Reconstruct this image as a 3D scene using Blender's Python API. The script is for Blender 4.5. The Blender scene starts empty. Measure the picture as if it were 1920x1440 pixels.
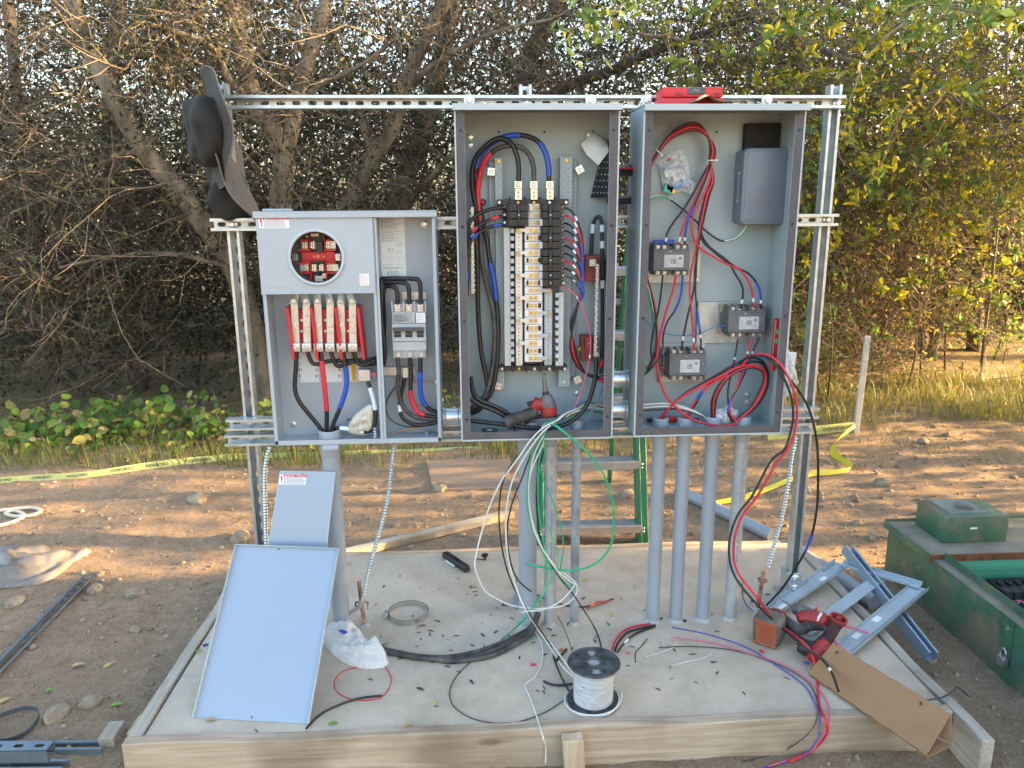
import bpy, bmesh, math, random
import numpy as np
from mathutils import Vector, Matrix, Euler, noise
random.seed(7); RNG = np.random.default_rng(11)
SC = bpy.context.scene
COL = SC.collection
R = math.radians

# ------------------------------------------------------------------ camera
F_PX, YAW, PITCH, ROLL = 1403.8, 0.0495, 0.2301, 0.0069
CAM = Vector((0.0, -2.6189, 1.5184))
_f = Vector((math.sin(YAW)*math.cos(PITCH), math.cos(YAW)*math.cos(PITCH), -math.sin(PITCH)))
_r0 = Vector((math.cos(YAW), -math.sin(YAW), 0)); _u0 = _r0.cross(_f)
_r = _r0*math.cos(ROLL) - _u0*math.sin(ROLL); _u = _u0*math.cos(ROLL) + _r0*math.sin(ROLL)
cd = bpy.data.cameras.new('camera'); cam = bpy.data.objects.new('camera', cd); COL.objects.link(cam)
m = Matrix((( _r.x, _u.x, -_f.x, CAM.x), (_r.y, _u.y, -_f.y, CAM.y), (_r.z, _u.z, -_f.z, CAM.z), (0, 0, 0, 1)))
cam.matrix_world = m
cd.sensor_width = 36.0; cd.lens = 36.0*F_PX/1920.0; cd.clip_end = 3000; cd.clip_start = 0.05
SC.camera = cam

# ------------------------------------------------------------------ sky, sun, exposure
SUN_EL, SUN_AZ = R(13.0), R(92.0)          # azimuth clockwise from +Y: the sun stands low to the right
w = bpy.data.worlds.new('World'); SC.world = w; w.use_nodes = True
nt = w.node_tree; nt.nodes.clear()
sky = nt.nodes.new('ShaderNodeTexSky'); sky.sky_type = 'NISHITA'; sky.sun_disc = False
sky.sun_elevation = SUN_EL; sky.sun_rotation = SUN_AZ; sky.air_density = 1.0; sky.dust_density = 3.0; sky.ozone_density = 1.0
bg = nt.nodes.new('ShaderNodeBackground'); bg.inputs['Strength'].default_value = 0.15
wo = nt.nodes.new('ShaderNodeOutputWorld')
nt.links.new(sky.outputs[0], bg.inputs[0]); nt.links.new(bg.outputs[0], wo.inputs[0])
sd = bpy.data.lights.new('sun', 'SUN'); sd.energy = 3.8; sd.angle = R(0.6); sd.color = (1.0, 0.68, 0.33)
sun = bpy.data.objects.new('sun', sd); COL.objects.link(sun)
_s = Vector((math.sin(SUN_AZ)*math.cos(SUN_EL), math.cos(SUN_AZ)*math.cos(SUN_EL), math.sin(SUN_EL)))
sun.rotation_euler = _s.to_track_quat('Z', 'Y').to_euler()
SC.view_settings.view_transform = 'Standard'; SC.view_settings.look = 'None'
SC.view_settings.exposure = 2.95; SC.view_settings.gamma = 1.0; SC.view_settings.use_curve_mapping = False
SC.view_settings.use_white_balance = True; SC.view_settings.white_balance_temperature = 7100; SC.view_settings.white_balance_tint = 10
SC.cycles.max_bounces = 6; SC.cycles.diffuse_bounces = 3; SC.cycles.glossy_bounces = 3
SC.cycles.transparent_max_bounces = 8; SC.cycles.use_denoising = True

# ------------------------------------------------------------------ measuring helpers: a photo point on a known plane
def ray(px, py):
    return _r*((px-960)/F_PX) + _u*((720-py)/F_PX) + _f
def A(px, py, Y):
    d = ray(px, py); t = (Y-CAM.y)/d.y
    return CAM + d*t
def G(px, py, z=0.0):
    d = ray(px, py); t = (z-CAM.z)/d.z
    return CAM + d*t

# ------------------------------------------------------------------ materials
MATS = {}
def mat(name, col, rough=.55, metal=0.0, var=.08, scale=6.0, bump=0.0, bscale=80.0, col2=None, stretch=None, spec=.5, coat=0, alpha=None, detail=4):
    if name in MATS: return MATS[name]
    mt = bpy.data.materials.new(name); mt.use_nodes = True; MATS[name] = mt
    n = mt.node_tree.nodes; l = mt.node_tree.links; b = n['Principled BSDF']
    b.inputs['Roughness'].default_value = rough; b.inputs['Metallic'].default_value = metal
    b.inputs['Specular IOR Level'].default_value = spec
    if coat: b.inputs['Coat Weight'].default_value = coat
    tc = n.new('ShaderNodeTexCoord'); src = tc.outputs['Object']
    if stretch:
        mp = n.new('ShaderNodeMapping'); mp.inputs['Scale'].default_value = stretch
        l.new(src, mp.inputs['Vector']); src = mp.outputs[0]
    nz = n.new('ShaderNodeTexNoise'); nz.inputs['Scale'].default_value = scale; nz.inputs['Detail'].default_value = detail
    nz.inputs['Roughness'].default_value = .6
    l.new(src, nz.inputs['Vector'])
    rp = n.new('ShaderNodeValToRGB'); l.new(nz.outputs['Fac'], rp.inputs[0])
    c = Vector(col); a_ = c*(1-var); b_ = Vector(col2) if col2 else c*(1+var)
    rp.color_ramp.elements[0].position = .32; rp.color_ramp.elements[1].position = .68
    rp.color_ramp.elements[0].color = (*a_, 1); rp.color_ramp.elements[1].color = (*[min(x, 1) for x in b_], 1)
    l.new(rp.outputs[0], b.inputs['Base Color'])
    # gloss wear
    mr = n.new('ShaderNodeMapRange'); mr.inputs['To Min'].default_value = max(0, rough-.08); mr.inputs['To Max'].default_value = min(1, rough+.1)
    nz3 = n.new('ShaderNodeTexNoise'); nz3.inputs['Scale'].default_value = scale*2.3; l.new(src, nz3.inputs['Vector'])
    l.new(nz3.outputs['Fac'], mr.inputs[0]); l.new(mr.outputs[0], b.inputs['Roughness'])
    if bump:
        n2 = n.new('ShaderNodeTexNoise'); n2.inputs['Scale'].default_value = bscale; n2.inputs['Detail'].default_value = 5
        l.new(src, n2.inputs['Vector'])
        bp = n.new('ShaderNodeBump'); bp.inputs['Strength'].default_value = bump; bp.inputs['Distance'].default_value = .01
        l.new(n2.outputs['Fac'], bp.inputs['Height']); l.new(bp.outputs[0], b.inputs['Normal'])
    if alpha is not None:
        b.inputs['Alpha'].default_value = alpha
    return mt

def leafmat(name, cols, trans=.35, rough=.5):
    """leaf colours picked at random for every leaf; light passes through"""
    if name in MATS: return MATS[name]
    mt = bpy.data.materials.new(name); mt.use_nodes = True; MATS[name] = mt
    n = mt.node_tree.nodes; l = mt.node_tree.links; b = n['Principled BSDF']; out = n['Material Output']
    g = n.new('ShaderNodeNewGeometry'); rp = n.new('ShaderNodeValToRGB'); l.new(g.outputs['Random Per Island'], rp.inputs[0])
    e = rp.color_ramp.elements
    while len(e) < len(cols): e.new(.5)
    for i, c in enumerate(cols): e[i].position = i/(len(cols)-1); e[i].color = (*c, 1)
    l.new(rp.outputs[0], b.inputs['Base Color']); b.inputs['Roughness'].default_value = rough; b.inputs['Specular IOR Level'].default_value = .3
    if trans:
        t = n.new('ShaderNodeBsdfTranslucent'); mx = n.new('ShaderNodeMixShader'); mx.inputs[0].default_value = trans
        l.new(rp.outputs[0], t.inputs[0]); l.new(b.outputs[0], mx.inputs[1]); l.new(t.outputs[0], mx.inputs[2]); l.new(mx.outputs[0], out.inputs[0])
    return mt

# ------------------------------------------------------------------ mesh builder
class MB:
    def __init__(s): s.v = []; s.f = []
    def add(s, vs, fs):
        o = len(s.v); s.v += [tuple(v) for v in vs]; s.f += [tuple(i+o for i in f) for f in fs]; return s
    def box(s, c, size, rot=None):
        hx, hy, hz = size[0]/2, size[1]/2, size[2]/2
        vs = [Vector((x*hx, y*hy, z*hz)) for x in (-1, 1) for y in (-1, 1) for z in (-1, 1)]
        if rot is not None: vs = [rot @ v for v in vs]
        c = Vector(c)
        return s.add([v+c for v in vs], [(0, 1, 3, 2), (4, 6, 7, 5), (0, 4, 5, 1), (2, 3, 7, 6), (0, 2, 6, 4), (1, 5, 7, 3)])
    def bb(s, x0, x1, y0, y1, z0, z1):
        return s.box(((x0+x1)/2, (y0+y1)/2, (z0+z1)/2), (abs(x1-x0), abs(y1-y0), abs(z1-z0)))
    def prism(s, poly, axis, lo, hi):
        """poly: 2-D points in the two other axes (order x,y,z without axis)"""
        n = len(poly); vs = []
        for h in (lo, hi):
            for a, b in poly:
                vs.append((h, a, b) if axis == 0 else (a, h, b) if axis == 1 else (a, b, h))
        fs = [tuple(range(n)), tuple(range(2*n-1, n-1, -1))] + [(i, i+n, (i+1) % n+n, (i+1) % n) for i in range(n)]
        return s.add(vs, fs)
    def tube(s, pts, r, n=8, cap=True, flat=1.0):
        pts = [Vector(p) for p in pts]; k = len(pts)
        rs = r if isinstance(r, (list, tuple)) else [r]*k
        t = [(pts[min(i+1, k-1)]-pts[max(i-1, 0)]).normalized() for i in range(k)]
        ref = Vector((0, 0, 1)) if abs(t[0].z) < .9 else Vector((1, 0, 0))
        u = (ref - t[0]*ref.dot(t[0])).normalized(); vs = []
        for i in range(k):
            u = (u - t[i]*u.dot(t[i]));
            u = u.normalized() if u.length > 1e-6 else t[i].orthogonal().normalized()
            w_ = t[i].cross(u)
            for j in range(n):
                a = 2*math.pi*j/n
                vs.append(pts[i] + u*(math.cos(a)*rs[i]*flat) + w_*(math.sin(a)*rs[i]))
        fs = [(i*n+j, i*n+(j+1) % n, (i+1)*n+(j+1) % n, (i+1)*n+j) for i in range(k-1) for j in range(n)]
        if cap: fs += [tuple(range(n-1, -1, -1)), tuple(range((k-1)*n, k*n))]
        return s.add(vs, fs)
    def cyl(s, a, b, r, n=16, r2=None):
        return s.tube([a, b], [r, r if r2 is None else r2], n)
    def ring(s, c, axis, r, t, n=28, m=8):
        """torus"""
        c = Vector(c); ax = Vector(axis).normalized(); u = ax.orthogonal().normalized(); w_ = ax.cross(u); vs = []; fs = []
        for i in range(n):
            a = 2*math.pi*i/n; d = u*math.cos(a)+w_*math.sin(a)
            for j in range(m):
                b = 2*math.pi*j/m; vs.append(c + d*(r+t*math.cos(b)) + ax*(t*math.sin(b)))
        for i in range(n):
            for j in range(m):
                fs.append((i*m+j, ((i+1) % n)*m+j, ((i+1) % n)*m+(j+1) % m, i*m+(j+1) % m))
        return s.add(vs, fs)
    def lathe(s, c, axis, prof, n=20):
        """prof: (radius, height along axis) closed at the ends"""
        c = Vector(c); ax = Vector(axis).normalized(); u = ax.orthogonal().normalized(); w_ = ax.cross(u); vs = []
        for r_, h in prof:
            for j in range(n):
                a = 2*math.pi*j/n; vs.append(c + ax*h + (u*math.cos(a)+w_*math.sin(a))*r_)
        k = len(prof)
        fs = [(i*n+j, i*n+(j+1) % n, (i+1)*n+(j+1) % n, (i+1)*n+j) for i in range(k-1) for j in range(n)]
        fs += [tuple(range(n-1, -1, -1)), tuple(range((k-1)*n, k*n))]
        return s.add(vs, fs)
    def xf(s, M): s.v = [tuple(M @ Vector(v)) for v in s.v]; return s
    def build(s, name, material, parent=None, bevel=0, seg=1, angle=35, smooth=True):
        me = bpy.data.meshes.new(name); me.from_pydata(s.v, [], s.f)
        bm = bmesh.new(); bm.from_mesh(me)
        bmesh.ops.recalc_face_normals(bm, faces=bm.faces)
        if bevel:
            es = [e for e in bm.edges if len(e.link_faces) == 2 and e.calc_face_angle(0) > R(angle)]
            bmesh.ops.bevel(bm, geom=es, offset=bevel, segments=seg, affect='EDGES', clamp_overlap=True, profile=.5)
        bm.to_mesh(me); bm.free()
        if smooth:
            me.polygons.foreach_set('use_smooth', [True]*len(me.polygons)); me.set_sharp_from_angle(angle=R(angle))
        return link(name, me, material, parent)
def link(name, me, material, parent=None):
    o = bpy.data.objects.new(name, me); COL.objects.link(o)
    if material is not None: me.materials.clear(); me.materials.append(material)
    if parent is not None: setp(o, parent)
    return o
def setp(o, parent):
    """parent a mesh written in world coordinates to a thing that stands unrotated at its base"""
    o.parent = parent
    p = parent
    while p.parent is not None: p = p.parent
    o.matrix_parent_inverse = Matrix.Translation(-Vector(p.location)) if parent is p else Matrix.Identity(4)
def thing(name, label, cat, loc=(0, 0, 0), group=None):
    o = bpy.data.objects.new(name, None); COL.objects.link(o); o.location = loc; o.empty_display_size = .05
    return tag(o, label, cat, group)
def tag(o, label=None, cat=None, group=None, kind=None):
    if label: o['label'] = label
    if cat: o['category'] = cat
    if group: o['group'] = group
    if kind: o['kind'] = kind
    return o
def struct(o): o['kind'] = 'structure'; return o
def stuff(o): o['kind'] = 'stuff'; return o
def spline(pts, n=6):
    """Catmull-Rom through the points"""
    pts = [Vector(p) for p in pts]
    if len(pts) < 3: return pts
    P = [pts[0]*2-pts[1]] + pts + [pts[-1]*2-pts[-2]]; out = []
    for i in range(1, len(P)-2):
        a, b, c, d = P[i-1:i+3]
        for k in range(n):
            t = k/n
            out.append(.5*((2*b)+(c-a)*t+(2*a-5*b+4*c-d)*t*t+(3*b-a-3*c+d)*t**3))
    out.append(pts[-1]); return out
def npmesh(name, V, Fq, material, parent=None, smooth=False):
    """mesh from arrays: V (n,3); Fq (m,k) equal-sided faces"""
    me = bpy.data.meshes.new(name); V = np.ascontiguousarray(V, dtype=np.float32).reshape(-1, 3); Fq = np.ascontiguousarray(Fq, dtype=np.int32)
    k = Fq.shape[1]; me.vertices.add(len(V)); me.vertices.foreach_set('co', V.ravel())
    me.loops.add(Fq.size); me.loops.foreach_set('vertex_index', Fq.ravel())
    me.polygons.add(len(Fq)); me.polygons.foreach_set('loop_start', np.arange(0, Fq.size, k, dtype=np.int32))
    try: me.polygons.foreach_set('loop_total', np.full(len(Fq), k, dtype=np.int32))
    except Exception: pass
    if smooth: me.polygons.foreach_set('use_smooth', np.ones(len(Fq), dtype=bool))
    me.update(calc_edges=True); me.validate()
    return link(name, me, material, parent)
def text(body, size, M4, material, parent, name='lettering', extrude=.0002, bold=0, align='CENTER'):
    cu = bpy.data.curves.new('t', 'FONT'); cu.body = body; cu.size = size; cu.extrude = extrude; cu.align_x = align; cu.align_y = 'CENTER'; cu.offset = bold; cu.resolution_u = 2
    ob = bpy.data.objects.new('t', cu); COL.objects.link(ob)
    dg = bpy.context.evaluated_depsgraph_get(); me = bpy.data.meshes.new_from_object(ob.evaluated_get(dg))
    bpy.data.objects.remove(ob); bpy.data.curves.remove(cu)
    me.transform(M4); o = link(name, me, material, parent); me.name = name
    return o
def frame(o, x, y):
    """matrix that lays the XY plane of lettering on a surface: origin o, reading direction x, up y"""
    x = Vector(x).normalized(); y = (Vector(y)-x*x.dot(Vector(y))).normalized(); z = x.cross(y)
    return Matrix(((x.x, y.x, z.x, o[0]), (x.y, y.y, z.y, o[1]), (x.z, y.z, z.z, o[2]), (0, 0, 0, 1)))
def FR(x, y, z): return frame((x, y, z), (1, 0, 0), (0, 0, 1))      # lettering that faces the camera side

# palette
GALV = mat('galvanised_steel', (.52, .57, .60), .36, .75, .16, 22, .03, 120)
GALV_DULL = mat('dull_galvanised_steel', (.40, .44, .47), .45, .7, .2, 18, .04, 90)
ZINC = mat('zinc_hardware', (.62, .64, .66), .3, .85, .12, 60)
PAINT_METER = mat('light_grey_paint', (.37, .42, .47), .42, 0, .03, 3, .015, 300)
PAINT_CAB = mat('cabinet_grey_paint', (.30, .38, .415), .38, 0, .05, 3, .015, 300)
PAINT_EDGE = mat('cabinet_edge_paint', (.42, .49, .53), .4, 0, .05, 5)
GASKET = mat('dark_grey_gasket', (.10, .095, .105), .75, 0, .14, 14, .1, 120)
PVC = mat('grey_pvc', (.29, .325, .375), .42, 0, .07, 5, .02, 60)
PVC_DIRTY = mat('dusty_grey_pvc', (.30, .33, .38), .6, 0, .1, 14, .05, 60, col2=(.42, .41, .39))
RED_P = mat('red_plastic', (.55, .018, .03), .4, 0, .1, 20)
BLACK_P = mat('black_plastic', (.018, .019, .022), .42, 0, .25, 30, .05, 150)
DARKGREY_P = mat('dark_grey_plastic', (.075, .08, .09), .5, 0, .15, 20, .03, 150)
GREY_P = mat('light_grey_plastic', (.42, .45, .48), .45, 0, .06, 20)
WHITE_P = mat('white_plastic', (.74, .75, .76), .45, 0, .04, 20)
CABLE = mat('black_cable', (.014, .014, .016), .38, 0, .4, 30, .05, 60)
CABLE_DUSTY = mat('dusty_black_cable', (.035, .033, .032), .55, 0, .5, 25, .08, 60, col2=(.11, .10, .09))
W_RED = mat('red_wire', (.62, .025, .05), .36, 0, .12, 20)
W_PINK = mat('pink_wire', (.68, .10, .20), .4, 0, .1, 20)
W_BLUE = mat('blue_wire', (.012, .07, .42), .4, 0, .12, 20)
W_WHITE = mat('white_wire', (.62, .63, .62), .42, 0, .05, 20)
W_GREEN = mat('green_wire', (.01, .36, .17), .38, 0, .1, 20)
W_YEL = mat('yellow_wire', (.62, .50, .12), .42, 0, .1, 20)
COPPER = mat('copper', (.62, .27, .15), .42, .8, .25, 40)
COPPER_OLD = mat('weathered_copper', (.33, .17, .12), .6, .5, .3, 40, .1, 80)
ALU = mat('tinned_aluminium', (.56, .56, .53), .38, .7, .08, 30)
BRASS = mat('brass_screw', (.65, .42, .12), .35, .8, .15, 50)
PAPER = mat('white_paper', (.72, .74, .76), .7, 0, .03, 6)
PRINT = mat('black_print', (.05, .05, .055), .6, 0, .1, 20)
PRINT_GREY = mat('grey_print', (.24, .25, .27), .7, 0, .1, 20)
PRINT_RED = mat('red_print', (.62, .03, .09), .55, 0, .05, 20)
TAPE_W = mat('white_tape', (.70, .74, .80), .5, 0, .06, 20)
# ================================================================== SETTING
def zg(x, y):
    """height of the bare ground"""
    z = -.125
    if y > .6: z += .035*min(y-.6, 5.0) + (.02*min(y-.6, 4.0) if x > 1.0 else 0)*min(1, max(0, x-1.0))
    n1 = noise.noise(Vector((x*.7, y*.7, 3.1)))*.035 + noise.noise(Vector((x*2.3, y*2.3, 9.7)))*.016
    # keep it level where the pad and the steel box stand
    k = 1.0
    if -1.2 < x < 2.8 and -.95 < y < .75: k = .35
    return z + n1*k
def zg2(x, y):
    z = zg(x, y)
    return z + noise.noise(Vector((x*7, y*7, 1)))*.008 + abs(noise.noise(Vector((x*17, y*15, 5))))*.008 + abs(noise.noise(Vector((x*38, y*34, 8))))*.006
def make_ground():
    def axis(lo, hi, step, far, mid):
        a = list(np.arange(lo, hi+1e-6, step)); s = step; x = hi
        while x < far: s = min(s*1.22, 60); x += s; a.append(x)
        s = step; x = lo
        while x > mid: s = min(s*1.22, 60); x -= s; a.insert(0, x)
        return np.array(a)
    xs = axis(-3.6, 4.2, .03, 700, -700); ys = axis(-1.6, 3.2, .03, 900, -300)
    V = np.empty((len(ys), len(xs), 3), dtype=np.float32)
    for j, y in enumerate(ys):
        for i, x in enumerate(xs):
            near = -4.5 < x < 5 and -2.2 < y < 4.5
            V[j, i] = (x, y, zg2(x, y) if near else zg(x, y) if abs(x) < 40 and y < 40 else .05)
    nx = len(xs); ny = len(ys)
    a = (np.arange(ny-1)[:, None]*nx + np.arange(nx-1)[None]).ravel()
    Fq = np.stack([a, a+1, a+nx+1, a+nx], 1)
    mt = bpy.data.materials.new('trodden_dirt'); mt.use_nodes = True
    n = mt.node_tree.nodes; l = mt.node_tree.links; b = n['Principled BSDF']; b.inputs['Roughness'].default_value = .95; b.inputs['Specular IOR Level'].default_value = .15
    tc = n.new('ShaderNodeTexCoord')
    def nz(sc, det=6, ro=.6):
        t = n.new('ShaderNodeTexNoise'); t.inputs['Scale'].default_value = sc; t.inputs['Detail'].default_value = det; t.inputs['Roughness'].default_value = ro
        l.new(tc.outputs['Object'], t.inputs['Vector']); return t.outputs['Fac']
    def ramp(f, c0, c1, p0=.35, p1=.65):
        r_ = n.new('ShaderNodeValToRGB'); l.new(f, r_.inputs[0]); e = r_.color_ramp.elements
        e[0].position, e[1].position = p0, p1; e[0].color, e[1].color = (*c0, 1), (*c1, 1); return r_.outputs[0]
    def mix(f, a_, b_):
        m_ = n.new('ShaderNodeMix'); m_.data_type = 'RGBA'; l.new(f, m_.inputs[0]); l.new(a_, m_.inputs[6]); l.new(b_, m_.inputs[7]); return m_.outputs[2]
    base = mix(nz(1.1), ramp(nz(9), (.33, .22, .145), (.46, .335, .235)), ramp(nz(24), (.39, .28, .19), (.56, .43, .315)))
    grit = ramp(nz(140, 3), (.6, .6, .6), (1.25, 1.23, 1.2), .3, .62)
    mm = n.new('ShaderNodeMix'); mm.data_type = 'RGBA'; mm.blend_type = 'MULTIPLY'; mm.inputs[0].default_value = .75; l.new(base, mm.inputs[6]); l.new(grit, mm.inputs[7])
    # dry grass tint towards the back right
    sx = n.new('ShaderNodeSeparateXYZ'); l.new(tc.outputs['Object'], sx.inputs[0])
    my = n.new('ShaderNodeMapRange'); my.inputs['From Min'].default_value = 1.9; my.inputs['From Max'].default_value = 3.4; l.new(sx.outputs['Y'], my.inputs[0])
    gm = n.new('ShaderNodeMath'); gm.operation = 'MULTIPLY'; l.new(my.outputs[0], gm.inputs[0]); l.new(ramp(nz(5), (.2, .2, .2), (1, 1, 1)), gm.inputs[1])
    col = mix(gm.outputs[0], mm.outputs[2], ramp(nz(30), (.13, .13, .05), (.27, .23, .11)))
    l.new(col, b.inputs['Base Color'])
    bp = n.new('ShaderNodeBump'); bp.inputs['Strength'].default_value = 1.0; bp.inputs['Distance'].default_value = .035
    l.new(nz(38, 9, .78), bp.inputs['Height']); l.new(bp.outputs[0], b.inputs['Normal'])
    struct(npmesh('ground', V, Fq, mt, smooth=True))
make_ground()

# ---- concrete pad and its timber form
PX0, PX1, PY0, PY1 = -1.005, 1.44, -.645, .53
def concrete_mat():
    mt = mat('brushed_concrete', (.445, .37, .29), .85, 0, .09, 2.2, 0, col2=(.53, .455, .365))
    n = mt.node_tree.nodes; l = mt.node_tree.links; b = n['Principled BSDF']
    tc = n.new('ShaderNodeTexCoord'); mp = n.new('ShaderNodeMapping'); mp.inputs['Scale'].default_value = (220, 9, 9); l.new(tc.outputs['Object'], mp.inputs[0])
    t = n.new('ShaderNodeTexNoise'); t.inputs['Scale'].default_value = 1.0; t.inputs['Detail'].default_value = 4; l.new(mp.outputs[0], t.inputs[0])
    t2 = n.new('ShaderNodeTexNoise'); t2.inputs['Scale'].default_value = 45; t2.inputs['Detail'].default_value = 8; l.new(tc.outputs['Object'], t2.inputs[0])
    ad = n.new('ShaderNodeMath'); l.new(t.outputs[0], ad.inputs[0]); l.new(t2.outputs[0], ad.inputs[1])
    bp = n.new('ShaderNodeBump'); bp.inputs['Strength'].default_value = .35; bp.inputs['Distance'].default_value = .004; l.new(ad.outputs[0], bp.inputs['Height']); l.new(bp.outputs[0], b.inputs['Normal'])
    # dusty stains and speckles
    t3 = n.new('ShaderNodeTexNoise'); t3.inputs['Scale'].default_value = 7; t3.inputs['Detail'].default_value = 10; t3.inputs['Roughness'].default_value = .75; l.new(tc.outputs['Object'], t3.inputs[0])
    rp = n.new('ShaderNodeValToRGB'); rp.color_ramp.elements[0].position = .33; rp.color_ramp.elements[1].position = .6
    rp.color_ramp.elements[0].color = (.62, .60, .57, 1); rp.color_ramp.elements[1].color = (1.06, 1.06, 1.06, 1); l.new(t3.outputs[0], rp.inputs[0])
    old = b.inputs['Base Color'].links[0].from_socket
    mm = n.new('ShaderNodeMix'); mm.data_type = 'RGBA'; mm.blend_type = 'MULTIPLY'; mm.inputs[0].default_value = .5; l.new(old, mm.inputs[6]); l.new(rp.outputs[0], mm.inputs[7]); l.new(mm.outputs[2], b.inputs['Base Color'])
    return mt
CONC = concrete_mat()
pad = MB(); pad.bb(PX0, PX1, PY0, PY1, -.16, 0)
struct(pad.build('concrete_pad', CONC, bevel=.006, seg=2))

def wood_mat(name, c0, c1, axis):
    mt = bpy.data.materials.new(name); mt.use_nodes = True; n = mt.node_tree.nodes; l = mt.node_tree.links; b = n['Principled BSDF']; b.inputs['Roughness'].default_value = .75
    b.inputs['Specular IOR Level'].default_value = .25
    tc = n.new('ShaderNodeTexCoord'); mp = n.new('ShaderNodeMapping'); s = [48, 48, 48]; s[axis] = 2.2; mp.inputs['Scale'].default_value = s; l.new(tc.outputs['Object'], mp.inputs[0])
    t = n.new('ShaderNodeTexNoise'); t.inputs['Scale'].default_value = 1.0; t.inputs['Detail'].default_value = 7; t.inputs['Distortion'].default_value = 1.4; l.new(mp.outputs[0], t.inputs[0])
    rp = n.new('ShaderNodeValToRGB'); e = rp.color_ramp.elements; e[0].position = .3; e[1].position = .68; e[0].color = (*c0, 1); e[1].color = (*c1, 1); l.new(t.outputs[0], rp.inputs[0])
    t2 = n.new('ShaderNodeTexNoise'); t2.inputs['Scale'].default_value = 3.5; t2.inputs['Detail'].default_value = 6; l.new(tc.outputs['Object'], t2.inputs[0])
    r2 = n.new('ShaderNodeValToRGB'); r2.color_ramp.elements[0].position = .34; r2.color_ramp.elements[1].position = .6; r2.color_ramp.elements[0].color = (.50, .46, .42, 1); r2.color_ramp.elements[1].color = (1, 1, 1, 1); l.new(t2.outputs[0], r2.inputs[0])
    vo = n.new('ShaderNodeTexVoronoi'); vo.inputs['Scale'].default_value = 1.0; s2 = [9, 9, 9]; s2[axis] = 3.2; mp2 = n.new('ShaderNodeMapping'); mp2.inputs['Scale'].default_value = s2; l.new(tc.outputs['Object'], mp2.inputs[0]); l.new(mp2.outputs[0], vo.inputs['Vector'])
    r3 = n.new('ShaderNodeValToRGB'); r3.color_ramp.elements[0].position = .06; r3.color_ramp.elements[1].position = .16; r3.color_ramp.elements[0].color = (.45, .33, .24, 1); r3.color_ramp.elements[1].color = (1, 1, 1, 1); l.new(vo.outputs['Distance'], r3.inputs[0])
    def mul(a_, b_, f):
        m_ = n.new('ShaderNodeMix'); m_.data_type = 'RGBA'; m_.blend_type = 'MULTIPLY'; m_.inputs[0].default_value = f; l.new(a_, m_.inputs[6]); l.new(b_, m_.inputs[7]); return m_.outputs[2]
    l.new(mul(mul(rp.outputs[0], r2.outputs[0], .8), r3.outputs[0], .7), b.inputs['Base Color'])
    bp = n.new('ShaderNodeBump'); bp.inputs['Strength'].default_value = .3; bp.inputs['Distance'].default_value = .004; l.new(t.outputs[0], bp.inputs['Height']); l.new(bp.outputs[0], b.inputs['Normal'])
    return mt
PINE_X = wood_mat('weathered_pine_along_x', (.36, .27, .195), (.52, .42, .325), 0)
PINE_Y = wood_mat('weathered_pine_along_y', (.36, .31, .25), (.50, .45, .38), 1)
PINE_Z = wood_mat('weathered_pine_upright', (.40, .30, .20), (.58, .47, .34), 2)
form = thing('timber_form', 'pale pine plank form nailed round the concrete pad', 'formwork', (PX0, PY0, -.14))
def plank(name, x0, x1, y0, y1, z0, z1, mt, n=14, along=0, label=None):
    """slightly warped plank"""
    g = MB(); L = (x0, x1) if along == 0 else (y0, y1); ring_ = []
    for i in range(n+1):
        t = L[0]+(L[1]-L[0])*i/n; dz = .003*math.sin(i*1.3)+.002*math.sin(i*.6+1); dy = .003*math.sin(i*.7+2)
        if along == 0: ring_ += [(t, y0+dy, z0), (t, y1+dy, z0), (t, y1+dy, z1+dz), (t, y0+dy, z1+dz)]
        else: ring_ += [(x0+dy, t, z0), (x1+dy, t, z0), (x1+dy, t, z1+dz), (x0+dy, t, z1+dz)]
    fs = [(i*4+j, i*4+(j+1) % 4, i*4+4+(j+1) % 4, i*4+4+j) for i in range(n) for j in range(4)] + [(3, 2, 1, 0), (n*4, n*4+1, n*4+2, n*4+3)]
    g.add(ring_, fs); o = g.build(name, mt, form, bevel=.003, angle=30)
    if label: o['label'] = label
    return o
plank('plank', PX0-.045, PX1+.004, PY0-.040, PY0-.002, -.142, .006, PINE_X, 20, 0, 'front form plank with knots')
plank('plank', PX0-.045, PX0-.007, PY0-.002, PY1+.04, -.142, .004, PINE_Y, 14, 1, 'left form plank')
plank('plank', PX1+.006, PX1+.044, PY0-.17, PY1+.04, -.142, .006, PINE_Y, 14, 1, 'right form plank running past the corner')
plank('plank', PX0-.045, PX1+.004, PY1+.006, PY1+.044, -.142, -.004, PINE_X, 14, 0)
# short stakes that hold the form
def stake(c, sx, sy, z0, z1, lean=0, mt=PINE_Z):
    g = MB(); g.box((0, 0, (z0+z1)/2), (sx, sy, z1-z0)); g.xf(Matrix.Translation(c) @ Matrix.Rotation(lean, 4, 'Y')); return g.build('stake', mt, form, bevel=.003)
p = G(1072, 1375, 0); stake((p.x, PY0-.063, 0), .062, .042, -.2, -.006, R(-4))
p = G(228, 1375, -.03); stake((PX0-.066, PY0+.12, 0), .038, .09, -.2, -.04)
stake((PX1+.066, PY0+.05, 0), .038, .07, -.2, -.03, R(6))

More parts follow.
